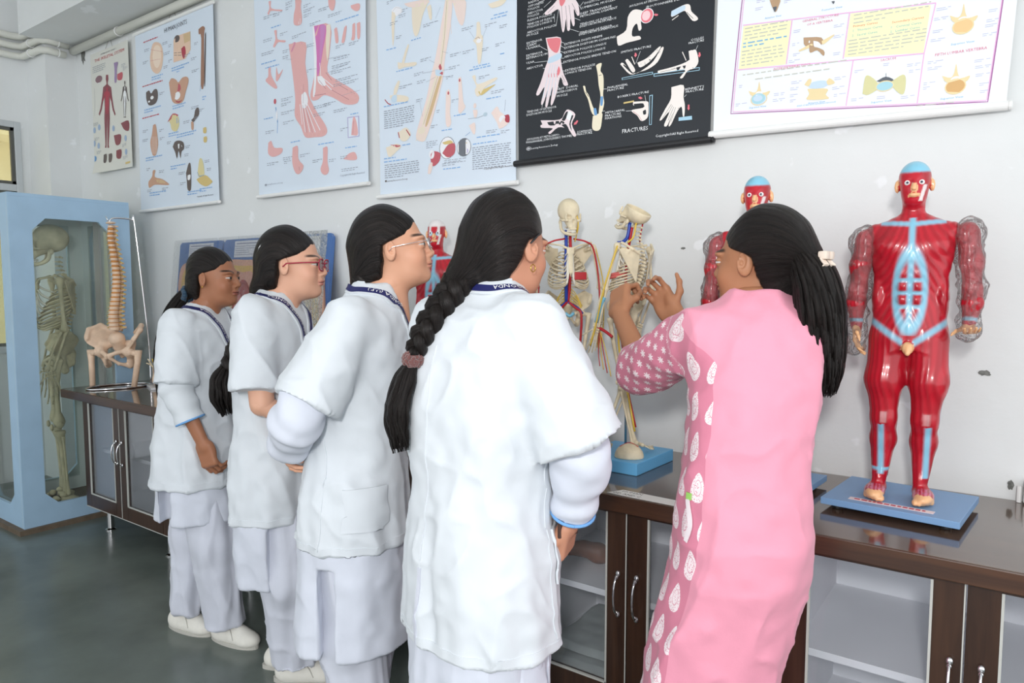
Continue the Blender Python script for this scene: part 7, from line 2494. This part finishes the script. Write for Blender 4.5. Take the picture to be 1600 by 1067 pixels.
h = tuft([(-.112, 0, -.052), (-.150, 0, -.085), (-.205, .0, -.17), (-.245, 0, -.33), (-.25, .01, -.52), (-.235, .01, -.66)], [.018, .028, .036, .040, .034, .016], 90, 5, r=.0058)
to_world_mb(h, HM, hs).build('ponytail', M_HAIR, rt, smooth=True, attr=True)
m = MB()
for i in range(13):
    a = 2 * PI * i / 13; m.ball((-.128 - .006 * math.cos(a * 3), .026 * math.cos(a), -.066 + .026 * math.sin(a)), (.013, .012, .012), 8, 6)
to_world_mb(m, HM, hs).build('scrunchie', mat('teal_scrunchie', hexc('16384f'), rough=.6, sheen=.3), rt, smooth=True)
earring(rt, HM, hs, -1, .0035, 'stud')
sleeve(rt, [(.0, -.19, 1.12), (.02, -.203, 1.05), (.068, -.20, .935)], [.060, .056, .050], M_COAT, trim=M_BLUETRIM, seed=2)
sleeve(rt, [(.01, .175, 1.12), (.03, .18, 1.05), (.070, .175, .94)], [.060, .056, .050], M_COAT, trim=M_BLUETRIM, seed=3)
tunic(rt, [(.515, -.01, 0, .155, .185), (.66, -.01, 0, .15, .18), (.74, -.01, 0, .145, .175)], 2, M_TUNIC, [((-.07, -.2, .5), (.035, .11, .17), (0, 0, 0))])
trousers(rt, [[(-.03, .07, .70, .115), (-.07, .065, .42, .095), (-.115, .045, .085, .062)], [(.02, -.055, .70, .100), (.065, -.050, .42, .092), (.095, -.035, .075, .068)]], 4, M_TROU)
shoe(rt, (-.116, .045, 0), R(-18), .95); shoe(rt, (.118, -.035, 0), R(-18), .95)

# --- second student: red glasses, long braid
rows = [(.615, .0, 0, .142, .188), (.80, 0, 0, .142, .182), (.98, 0, 0, .128, .166), (1.12, 0, 0, .13, .165), (1.24, .005, 0, .125, .17), (1.32, .01, 0, .105, .157), (1.37, .016, 0, .075, .112), (1.41, .022, 0, .057, .066)]
S2 = dict(root=(-2.17, -.895), rz=33, seed=2, skin='d8a68c', lip='b8706a', label='student in red framed glasses with a long loose-ended black braid', group='students in white coats',
    head=dict(pos=(.088, 0, 1.505), yaw=2, pitch=0, sc=1.0), coat=rows, feet=[(.02, .077, 0, R(10)), (.092, -.023, 0, R(2))],
    arms=[((.0, -.145, 1.33), (.02, -.205, 1.085), .072, .082, .99), ((.0, .145, 1.33), (.03, .205, 1.085), .072, .082, .99)],
    hands=[dict(wrist=(.225, -.125, .925), xd=(.75, .55, -.35), zd=(.3, -.3, .9), elbow=(.045, -.205, 1.045), curls=(25, 30, 20), side=1, rf=(.027, .040)),
           dict(wrist=(.25, .10, .985), xd=(.8, -.55, -.15), zd=(.3, .3, .9), elbow=(.035, .205, 1.04), curls=(25, 30, 20), side=-1, rf=(.027, .040))])
rt, HM, ct, coat, body = person(S2)
hs = 1.0
for sy in (-1, 1):   # bare upper arm below the short sleeve
    pass
neck_band(ct, rows, rt, 2, text='MEDICAL SCIENCES GONDA', ts=.0165, t0=.14)
hem(ct, rows, rt, rows[0][0] + .020)
def ex2(s):
    s.cone((-.08, 0, .0), (-.118, 0, -.085), .058, .036, k=.03); s.cone((-.118, 0, -.085), (-.135, .0, -.15), .036, .030, k=.02)
add_hair(rt, HM, hs, (-.13, 0, -.12), ex2, puff=.006, back=.01)
BR_N = (-1, -.3, .3)
pth = [(-.128, 0, -.12), (-.155, -.02, -.20), (-.195, -.05, -.28), (-.220, -.07, -.36)]
to_world_mb(braid_mesh(pth, [.034, .034, .031, .028], 2.2), HM, hs).build('braid', M_HAIR, rt, smooth=True, attr=True)
h = tuft([(-.220, -.07, -.355), (-.235, -.08, -.40), (-.230, -.085, -.46), (-.215, -.08, -.53)], [.020, .038, .042, .020], 90, 6, r=.0058, wave=.003)
to_world_mb(h, HM, hs).build('braid_tail', M_HAIR, rt, smooth=True, attr=True)
m = MB().tube([(-.088, -.062, .072), (-.098, -.060, .058), (-.104, -.058, .044)], [.003, .0045, .003], 6, flat=.5); to_world_mb(m, HM, hs).build('hair_clip', M_STEEL, rt, smooth=True)
glasses(rt, HM, hs, mat('red_acetate', hexc('b03048'), rough=.25, trans=.2), .0235, .0205, .0024)
tunic(rt, [(.385, .0, 0, .13, .165), (.60, 0, 0, .132, .175), (.70, 0, 0, .132, .172)], 5, M_TUNIC, [((.085, -.17, .34), (.052, .12, .27), (0, 0, 0))])
trousers(rt, [[(.0, .07, .66, .115), (.02, .075, .40, .10), (.005, .075, .085, .072)], [(.03, -.045, .66, .105), (.07, -.045, .40, .105), (.07, -.025, .075, .078)]], 8, M_TROU)
shoe(rt, (.022, .077, 0), R(10), .98); shoe(rt, (.100, -.023, 0), R(2), .98)

# --- third student: thin metal glasses
rows = [(.685, -.02, 0, .162, .20), (.85, -.015, 0, .155, .195), (1.0, -.01, 0, .142, .176), (1.15, 0, 0, .14, .174), (1.26, .015, 0, .13, .175), (1.345, .03, 0, .108, .16), (1.395, .042, 0, .078, .114), (1.435, .052, 0, .057, .066)]
S3 = dict(root=(-1.60, -1.0), rz=37, seed=3, skin='d6a184', lip='b06a60', label='student in thin metal glasses with hands clasped behind her back', group='students in white coats',
    head=dict(pos=(.112, 0, 1.538), yaw=3, pitch=9, sc=.96), coat=rows, feet=[(.0, .08, 0, 0), (.06, -.07, 0, 0)],
    arms=[((.005, -.15, 1.33), (-.095, -.225, 1.115), .078, .092, .99), ((.005, .15, 1.33), (-.08, .225, 1.115), .078, .092, .99)],
    hands=[dict(wrist=(-.20, -.045, .955), xd=(-.1, 1, -.25), zd=(-1, -.1, 0), elbow=(-.125, -.22, 1.06), curls=(25, 35, 20), side=-1),
           dict(wrist=(-.20, .06, .955), xd=(-.1, -1, -.25), zd=(-1, .1, 0), elbow=(-.11, .22, 1.06), curls=(25, 35, 20), side=1)])
rt, HM, ct, coat, body = person(S3)
hs = .96
neck_band(ct, rows, rt, 3, text='MEDICAL SCIENCES GONDA (U.P.)', ts=.0155, t0=.10)
hem(ct, rows, rt, rows[0][0] + .020)
def ex3(s):
    s.cone((-.085, 0, .01), (-.110, 0, -.08), .060, .042, k=.03)
add_hair(rt, HM, hs, (-.125, 0, -.10), ex3, puff=.007, back=.008)
BR_N = (-1, 0, .3)
pth = [(-.108, 0, -.07), (-.135, -.005, -.13), (-.168, -.01, -.19), (-.180, .03, -.27), (-.175, .06, -.36)]
to_world_mb(braid_mesh(pth, [.040, .036, .032, .028, .022], 2.1), HM, hs).build('braid', M_HAIR, rt, smooth=True, attr=True)
glasses(rt, HM, hs, mat('silver_wire', (.7, .7, .72), rough=.2, metal=1), .022, .018, .0012)
sleeve(rt, [(-.085, -.22, 1.16), (-.125, -.225, 1.07), (-.165, -.14, 1.00), (-.195, -.07, .965)], [.068, .066, .056, .044], M_TUNIC, trim=None, seed=5)
sleeve(rt, [(-.07, .22, 1.16), (-.11, .225, 1.07), (-.165, .14, 1.00), (-.195, .08, .965)], [.068, .066, .056, .044], M_TUNIC, trim=None, seed=6)
tunic(rt, [(.375, -.025, 0, .168, .19), (.60, -.02, 0, .158, .188), (.76, -.02, 0, .150, .185)], 6, M_TUNIC, [((-.068, -.2, .36), (.024, .13, .28), (0, 0, 0))])
trousers(rt, [[(.0, .075, .72, .115), (.0, .08, .40, .095), (-.01, .08, .085, .07)], [(-.03, -.06, .72, .105), (-.02, -.06, .40, .090), (.02, -.065, .085, .075)]], 12, M_TROU)
shoe(rt, (.0, .08, 0), R(8), 1.0); shoe(rt, (.05, -.07, 0), R(-6), 1.0)

ribbon(ct, [(.055, -.19, .88), (.055, -.19, .82), (.055, -.19, .76)], .145, .0045, 'pocket', M_COAT, rt, thick=.003, n=24, rows=7)
ribbon(ct, [(-.065, -.18, 1.05), (-.07, -.19, .88), (-.075, -.19, .71)], .004, .0006, 'side_seam', M_COAT, rt, thick=.0012, n=40)
# --- fourth student: seen from behind, braid with a brown tie
rows = [(.585, .0, 0, .155, .208), (.80, 0, 0, .152, .198), (1.0, 0, 0, .138, .178), (1.15, .005, 0, .142, .182), (1.27, .012, .005, .132, .188), (1.35, .022, .0, .110, .168), (1.40, .034, 0, .080, .118), (1.44, .044, -.004, .058, .068)]
S4 = dict(root=(-1.06, -1.11), rz=80, seed=4, skin='c48d72', lip='a8645c', label='student seen from behind with a black braid tied by a fuzzy brown band', group='students in white coats',
    head=dict(pos=(.088, -.018, 1.522), yaw=5, pitch=-4, sc=1.0), coat=rows, feet=[(.0, .09, 0, 0), (.02, -.09, 0, 0)], pw=2.5, amp=.007,
    arms=[((.02, -.155, 1.325), (.075, -.262, 1.075), .085, .108, .98), ((.02, .16, 1.325), (.11, .20, 1.075), .08, .085, .98)],
    hands=[dict(wrist=(.125, -.185, .875), xd=(.15, .35, -1), zd=(.3, -1, 0), elbow=(.085, -.25, 1.05), curls=(20, 30, 20), side=-1, thumb=((.7, .5, -.3), (.9, .2, -.3), (.95, .0, -.3))),
           dict(wrist=(.2, .12, .90), xd=(.3, -.6, -.5), zd=(.5, .8, .3), elbow=(.12, .22, 1.05), curls=(20, 30, 20), side=1)])
rt, HM, ct, coat, body = person(S4)
hs = 1.0
neck_band(ct, rows, rt, 4, text='MEDICAL SCIENCES GONDA', ts=.0165, t0=.30)
hem(ct, rows, rt, rows[0][0] + .020)
def ex4(s):
    s.cone((-.080, .02, .01), (-.112, .045, -.075), .055, .036, k=.03); s.cone((-.112, .045, -.075), (-.125, .055, -.12), .036, .030, k=.02)
add_hair(rt, HM, hs, (-.118, .05, -.10), ex4, puff=.007, back=.006)
BR_N = (-1, 0, .15)
pth = [(-.116, .048, -.085), (-.150, .062, -.14), (-.185, .085, -.205), (-.200, .105, -.265)]
to_world_mb(braid_mesh(pth, [.036, .034, .029, .022], 2.0), HM, hs).build('braid', M_HAIR, rt, smooth=True, attr=True)
h = tuft([(-.200, .105, -.28), (-.210, .118, -.32), (-.222, .130, -.39), (-.218, .128, -.445), (-.215, .112, -.50)], [.012, .030, .036, .032, .026], 120, 16, r=.0050, wave=.002, squash=.5)
to_world_mb(h, HM, hs).build('braid_tail', M_HAIR, rt, smooth=True, attr=True)
m = MB(); rr = random.Random(3)
for i in range(90):
    a = rr.uniform(0, 6.28); t = rr.uniform(-.014, .014); q = math.sqrt(max(0, 1 - (t / .019) ** 2)) * .022
    m.ball((-.2 + q * math.cos(a), .106 + q * math.sin(a), -.276 + t), .0062, 6, 4)
to_world_mb(m, HM, hs).build('hair_band', mat('brown_fuzz', hexc('6d4340'), rough=.95, bump=.5, bscale=300, sheen=.5), rt, smooth=True)
m = MB().tube([(-.005, -.0935, .030), (-.018, -.0960, .020), (-.036, -.0960, .004)], [.003, .004, .003], 6, flat=.5)
to_world_mb(m, HM, hs).build('hair_clip', M_BLACK, rt, smooth=True)
earring(rt, HM, hs, -1, .0085, 'hoop')
sleeve(rt, [(.06, -.24, 1.13), (.085, -.252, 1.04), (.118, -.20, .905)], [.072, .066, .050], M_TUNIC, trim=M_BLUETRIM, seed=8)
ribbon(ct, [(-.13, .015, 1.30), (-.145, .022, 1.10), (-.14, .025, .90), (-.15, .03, .78)], .004, .0006, 'back_seam', M_COAT, rt, thick=.0012, n=40)
ribbon(ct, [(-.15, .03, .78), (-.155, .034, .70), (-.158, .040, .595)], .010, .0006, 'back_vent', M_TROU, rt, thick=.002, n=30)
ribbon(ct, [(.06, -.2, 1.02), (.06, -.2, .80), (.06, -.2, .62)], .018, .0006, 'side_seam', M_COAT, rt, thick=.0012, n=40)
ribbon(ct, [(.105, -.17, .87), (.105, -.17, .80), (.105, -.17, .74)], .075, .003, 'pocket', M_COAT, rt, thick=.004, n=24)
tunic(rt, [(.30, .0, 0, .150, .195), (.55, 0, 0, .148, .194), (.68, 0, 0, .145, .190)], 9, M_TUNIC, [((.06, -.2, .3), (.012, .13, .34), (0, 0, 0))], amp=.010)
trousers(rt, [[(.0, .08, .62, .115), (.0, .085, .40, .095), (-.01, .085, .085, .07)], [(.0, -.08, .62, .115), (.0, -.085, .40, .10), (.0, -.085, .085, .075)]], 13, M_TROU)
shoe(rt, (.0, .085, 0), R(8), 1.0); shoe(rt, (.03, -.085, 0), R(-6), 1.0)

ph = empty('mobile_phone', (-1.06 + .112 * math.cos(R(80)) + .190 * math.sin(R(80)), -1.11 + .112 * math.sin(R(80)) - .190 * math.cos(R(80)), .845), R(75), 'dark mobile phone standing in the coat pocket of the student seen from behind', 'phone')
MB().box((-.030, -.004, 0), (.030, .004, .075), bev=.003).build('case', mat('phone_brown', hexc('4a342c'), rough=.4), ph); MB().box((-.012, -.0052, .058), (-.002, -.0042, .070)).build('camera_lens', M_CHROME, ph)
# --- teacher in a pink kurta
def kurta_mat():
    m = bpy.data.materials.new('pink_kurta_cloth'); MATS['pink_kurta_cloth'] = m
    m.use_nodes = True
    nt = m.node_tree; N = nt.nodes; L = nt.links; b = N['Principled BSDF']
    b.inputs['Roughness'].default_value = .8; b.inputs['Sheen Weight'].default_value = .15
    at_ = N.new('ShaderNodeAttribute'); at_.attribute_name = 'Col'
    sp = N.new('ShaderNodeSeparateXYZ'); L.new(at_.outputs['Vector'], sp.inputs[0])
    def mth(op, a, b_=None, c=None):
        n = N.new('ShaderNodeMath'); n.operation = op
        for i, v in enumerate((a, b_, c)):
            if v is None: continue
            if isinstance(v, (int, float)): n.inputs[i].default_value = v
            else: L.new(v, n.inputs[i])
        return n.outputs[0]
    u, v = sp.outputs[1], sp.outputs[2]
    def tile(su, sv, ru, rv, lacy):
        row = mth('FLOOR', mth('DIVIDE', v, sv))
        uu = mth('ADD', mth('DIVIDE', u, su), mth('MULTIPLY', mth('MODULO', row, 2.0), .5))
        fu = mth('MULTIPLY', mth('SUBTRACT', mth('FRACT', uu), .5), su)
        fv = mth('MULTIPLY', mth('SUBTRACT', mth('FRACT', mth('DIVIDE', v, sv)), .5), sv)
        if lacy: ru = mth('MULTIPLY', ru, mth('SUBTRACT', 1.0, mth('MULTIPLY', mth('DIVIDE', fv, rv), .5)))
        d = mth('SQRT', mth('ADD', mth('POWER', mth('DIVIDE', fu, ru), 2.0), mth('POWER', mth('DIVIDE', fv, rv), 2.0)))
        ang = mth('ARCTAN2', fv, fu)
        pet = mth('ADD', .78, mth('MULTIPLY', .28, mth('SINE', mth('MULTIPLY', ang, 7.0))))
        return mth('LESS_THAN', d, pet) if not lacy else mth('MULTIPLY', mth('LESS_THAN', d, 1.0), mth('GREATER_THAN', mth('FRACT', mth('MULTIPLY', d, 2.0)), .10))
    small = tile(.030, .026, .0085, .0085, False); big = tile(.062, .088, .0175, .034, True)
    vo = N.new('ShaderNodeTexVoronoi'); vo.inputs['Scale'].default_value = 260
    tc = N.new('ShaderNodeTexCoord'); L.new(tc.outputs['Object'], vo.inputs['Vector'])
    lace = mth('GREATER_THAN', vo.outputs['Distance'], .30)
    mask_s = mth('MULTIPLY', mth('GREATER_THAN', sp.outputs[0], .75), small)
    mask_b = mth('MULTIPLY', mth('MULTIPLY', mth('GREATER_THAN', sp.outputs[0], .35), mth('LESS_THAN', sp.outputs[0], .75)), mth('MULTIPLY', big, lace))
    mk = mth('MAXIMUM', mask_s, mask_b)
    pr = mth('GREATER_THAN', sp.outputs[0], .35)
    m1 = N.new('ShaderNodeMix'); m1.data_type = 'RGBA'; L.new(pr, m1.inputs['Factor'])
    m1.inputs['A'].default_value = (*hexc('e596ab'), 1); m1.inputs['B'].default_value = (*hexc('d37f96'), 1)
    m2 = N.new('ShaderNodeMix'); m2.data_type = 'RGBA'; L.new(mk, m2.inputs['Factor']); L.new(m1.outputs['Result'], m2.inputs['A']); m2.inputs['B'].default_value = (*hexc('f3e3e6'), 1)
    L.new(m2.outputs['Result'], b.inputs['Base Color'])
    n = N.new('ShaderNodeTexNoise'); n.inputs['Scale'].default_value = 38; n.inputs['Detail'].default_value = 5; L.new(tc.outputs['Object'], n.inputs['Vector'])
    bp = N.new('ShaderNodeBump'); bp.inputs['Strength'].default_value = .12; bp.inputs['Distance'].default_value = .01
    L.new(n.outputs['Fac'], bp.inputs['Height']); L.new(bp.outputs['Normal'], b.inputs['Normal'])
    return m
T_SH, T_EL = A(.060, .060, 1.315), A(.290, .178, 1.205)
T_SR, T_ER = A(.060, -.165, 1.315), A(.29, -.085, 1.275)
def kurta_cols(V):
    c = np.zeros((len(V), 3))
    for S_, E_ in ((T_SH, T_EL), (T_SR, T_ER)):
        ab = E_ - S_; L_ = np.linalg.norm(ab); d = ab / L_; t = (V - S_) @ d
        u = frame3(d, (0, 0, 1)); q = (V - S_) @ u; w_ = np.arctan2(q[:, 2], q[:, 1]) * .062
        near = (np.linalg.norm(V - S_ - np.clip(t, 0, L_)[:, None] * d, axis=1) < .092) & (t > .055)
        c[near] = np.stack([np.ones(near.sum()), w_[near] + 1, t[near] + 1], 1)
    cy = np.interp(V[:, 2], [.06, .47, .8, 1.03, 1.25], [.09, .046, -.015, -.025, -.06])
    phi = np.degrees(np.arctan2(V[:, 1] - cy, V[:, 0])); front = (c[:, 0] < .5) & (phi > -70) & (phi < np.interp(V[:, 2], [0, .5, .9, 1.1, 1.25], [118, 122, 132, 128, 112])) & (V[:, 2] < 1.30)
    arc = np.where(V[:, 1] > cy, V[:, 0], -V[:, 0] * 0 - V[:, 1])
    lim = np.interp(V[:, 2], [0, .5, .9, 1.1, 1.25, 1.34], [118, 122, 132, 128, 112, 80]); tor = c[:, 0] < .5
    Rv = np.clip(.35 + np.minimum(np.minimum(lim - phi, phi + 70) * .02, (1.37 - V[:, 2]) * 4), 0, .6)
    c[tor] = np.stack([Rv[tor], np.radians(phi[tor]) * .15 + 2, V[tor, 2] + 1], 1)
    return c
rows = [(.06, .03, .09, .150, .160), (.30, .025, .065, .148, .158), (.47, .02, .046, .146, .155), (.65, .01, .015, .150, .157), (.80, 0, -.015, .150, .154), (.92, 0, -.02, .138, .145), (1.03, .005, -.025, .122, .138), (1.15, .02, -.043, .122, .143), (1.25, .035, -.055, .115, .147), (1.33, .05, -.057, .10, .138), (1.385, .065, -.060, .075, .105), (1.425, .075, -.062, .055, .062)]
T = dict(root=(-.543, -.802), rz=122, seed=6, skin='a97657', lip='8a4a48', label='woman in a long pink printed kurta holding the backbone of the skeleton', handtone=1.12,
    head=dict(pos=(.098, -.066, 1.488), yaw=48, pitch=0, sc=.96), coat=rows, feet=[(.0, .12, 0, 0), (.04, .02, 0, 0)], coatname='kurta', coatmat=kurta_mat(), coatcol=kurta_cols, amp=.006, pw=2.2,
    arms=[(tuple(T_SH), tuple(T_EL), .070, .074, 1.12), (tuple(T_SR), tuple(T_ER), .060, .060, 1.10)], ks=.06,
    hands=[dict(wrist=(.490, .232, 1.352), xd=(.55, -.10, .75), zd=(-.55, .78, .35), elbow=tuple(T_EL), curls=((55, 70, 35), (60, 70, 40), (62, 72, 40), (60, 70, 40)), side=-1, sc=.98, thumb=((.75, .30, -.60), (.85, -.10, -.55), (.8, -.4, -.5)), vox=.0024),
           dict(wrist=(.505, .070, 1.345), xd=(.35, .35, .62), zd=(.8, -.55, -.15), elbow=tuple(T_ER), curls=((45, 45, 25), (50, 50, 30), (52, 52, 30), (50, 50, 30)), side=1, sc=.95, thumb=((.55, .75, .05), (.85, .45, .05), (.95, .2, 0)), vox=.0024)])
rt, HM, ct, coat, body = person(T)
hs = .96
BR_N = (-1, 0, .1)
def ex5(s): s.cone((-.07, -.01, .04), (-.112, -.015, .0), .060, .05, k=.03)
add_hair(rt, HM, hs, (-.135, 0, .0), ex5, puff=.010, back=.012)
h = tuft([(-.095, .0, .035), (-.135, -.01, -.02), (-.150, -.03, -.10), (-.150, -.05, -.19), (-.150, -.06, -.27), (-.145, -.065, -.335)], [.034, .070, .086, .084, .074, .048], 560, 26, wave=.009, r=.0056, squash=.55)
to_world_mb(h, HM, hs).build('loose_hair', M_HAIR, rt, smooth=True, attr=True)
m = MB()
for s in (-1, 1):
    m.box((-.180, -.012 + s * .013 - .011, .002), (-.158, -.012 + s * .013 + .011, .022), bev=.005)
    for k in range(4): m.tube([(-.165, -.012 + s * (.006 + k * .006), .004), (-.178, -.012 + s * (.008 + k * .007), -.010), (-.165, -.012 + s * (.01 + k * .007), -.022)], [.003, .003, .001], 6)
to_world_mb(m, HM, hs).build('claw_clip', mat('cream_plastic', hexc('e0cfc0'), rough=.3), rt, auto=40)
ribbon(ct, [(-.075, .125, .965), (-.075, .125, .95)], .016, .003, 'tag', mat('green_tag', hexc('9ccf6a'), rough=.6), rt, thick=.0015, n=4)
ribbon(ct, [(-.07, .125, .95), (-.085, .12, .90), (-.075, .125, .855)], .012, .0035, 'pocket_slit', mat('pale_lining', hexc('e9dfe2'), rough=.8), rt, thick=.001, n=16)
trousers(rt, [[(.02, .13, .30, .06), (.02, .13, .08, .055)], [(.03, .03, .30, .06), (.04, .03, .08, .055)]], 14, mat('pink_trouser', hexc('e79db0'), rough=.8))
shoe(rt, (.02, .13, 0), R(6), .95); shoe(rt, (.05, .02, 0), R(-4), .95)
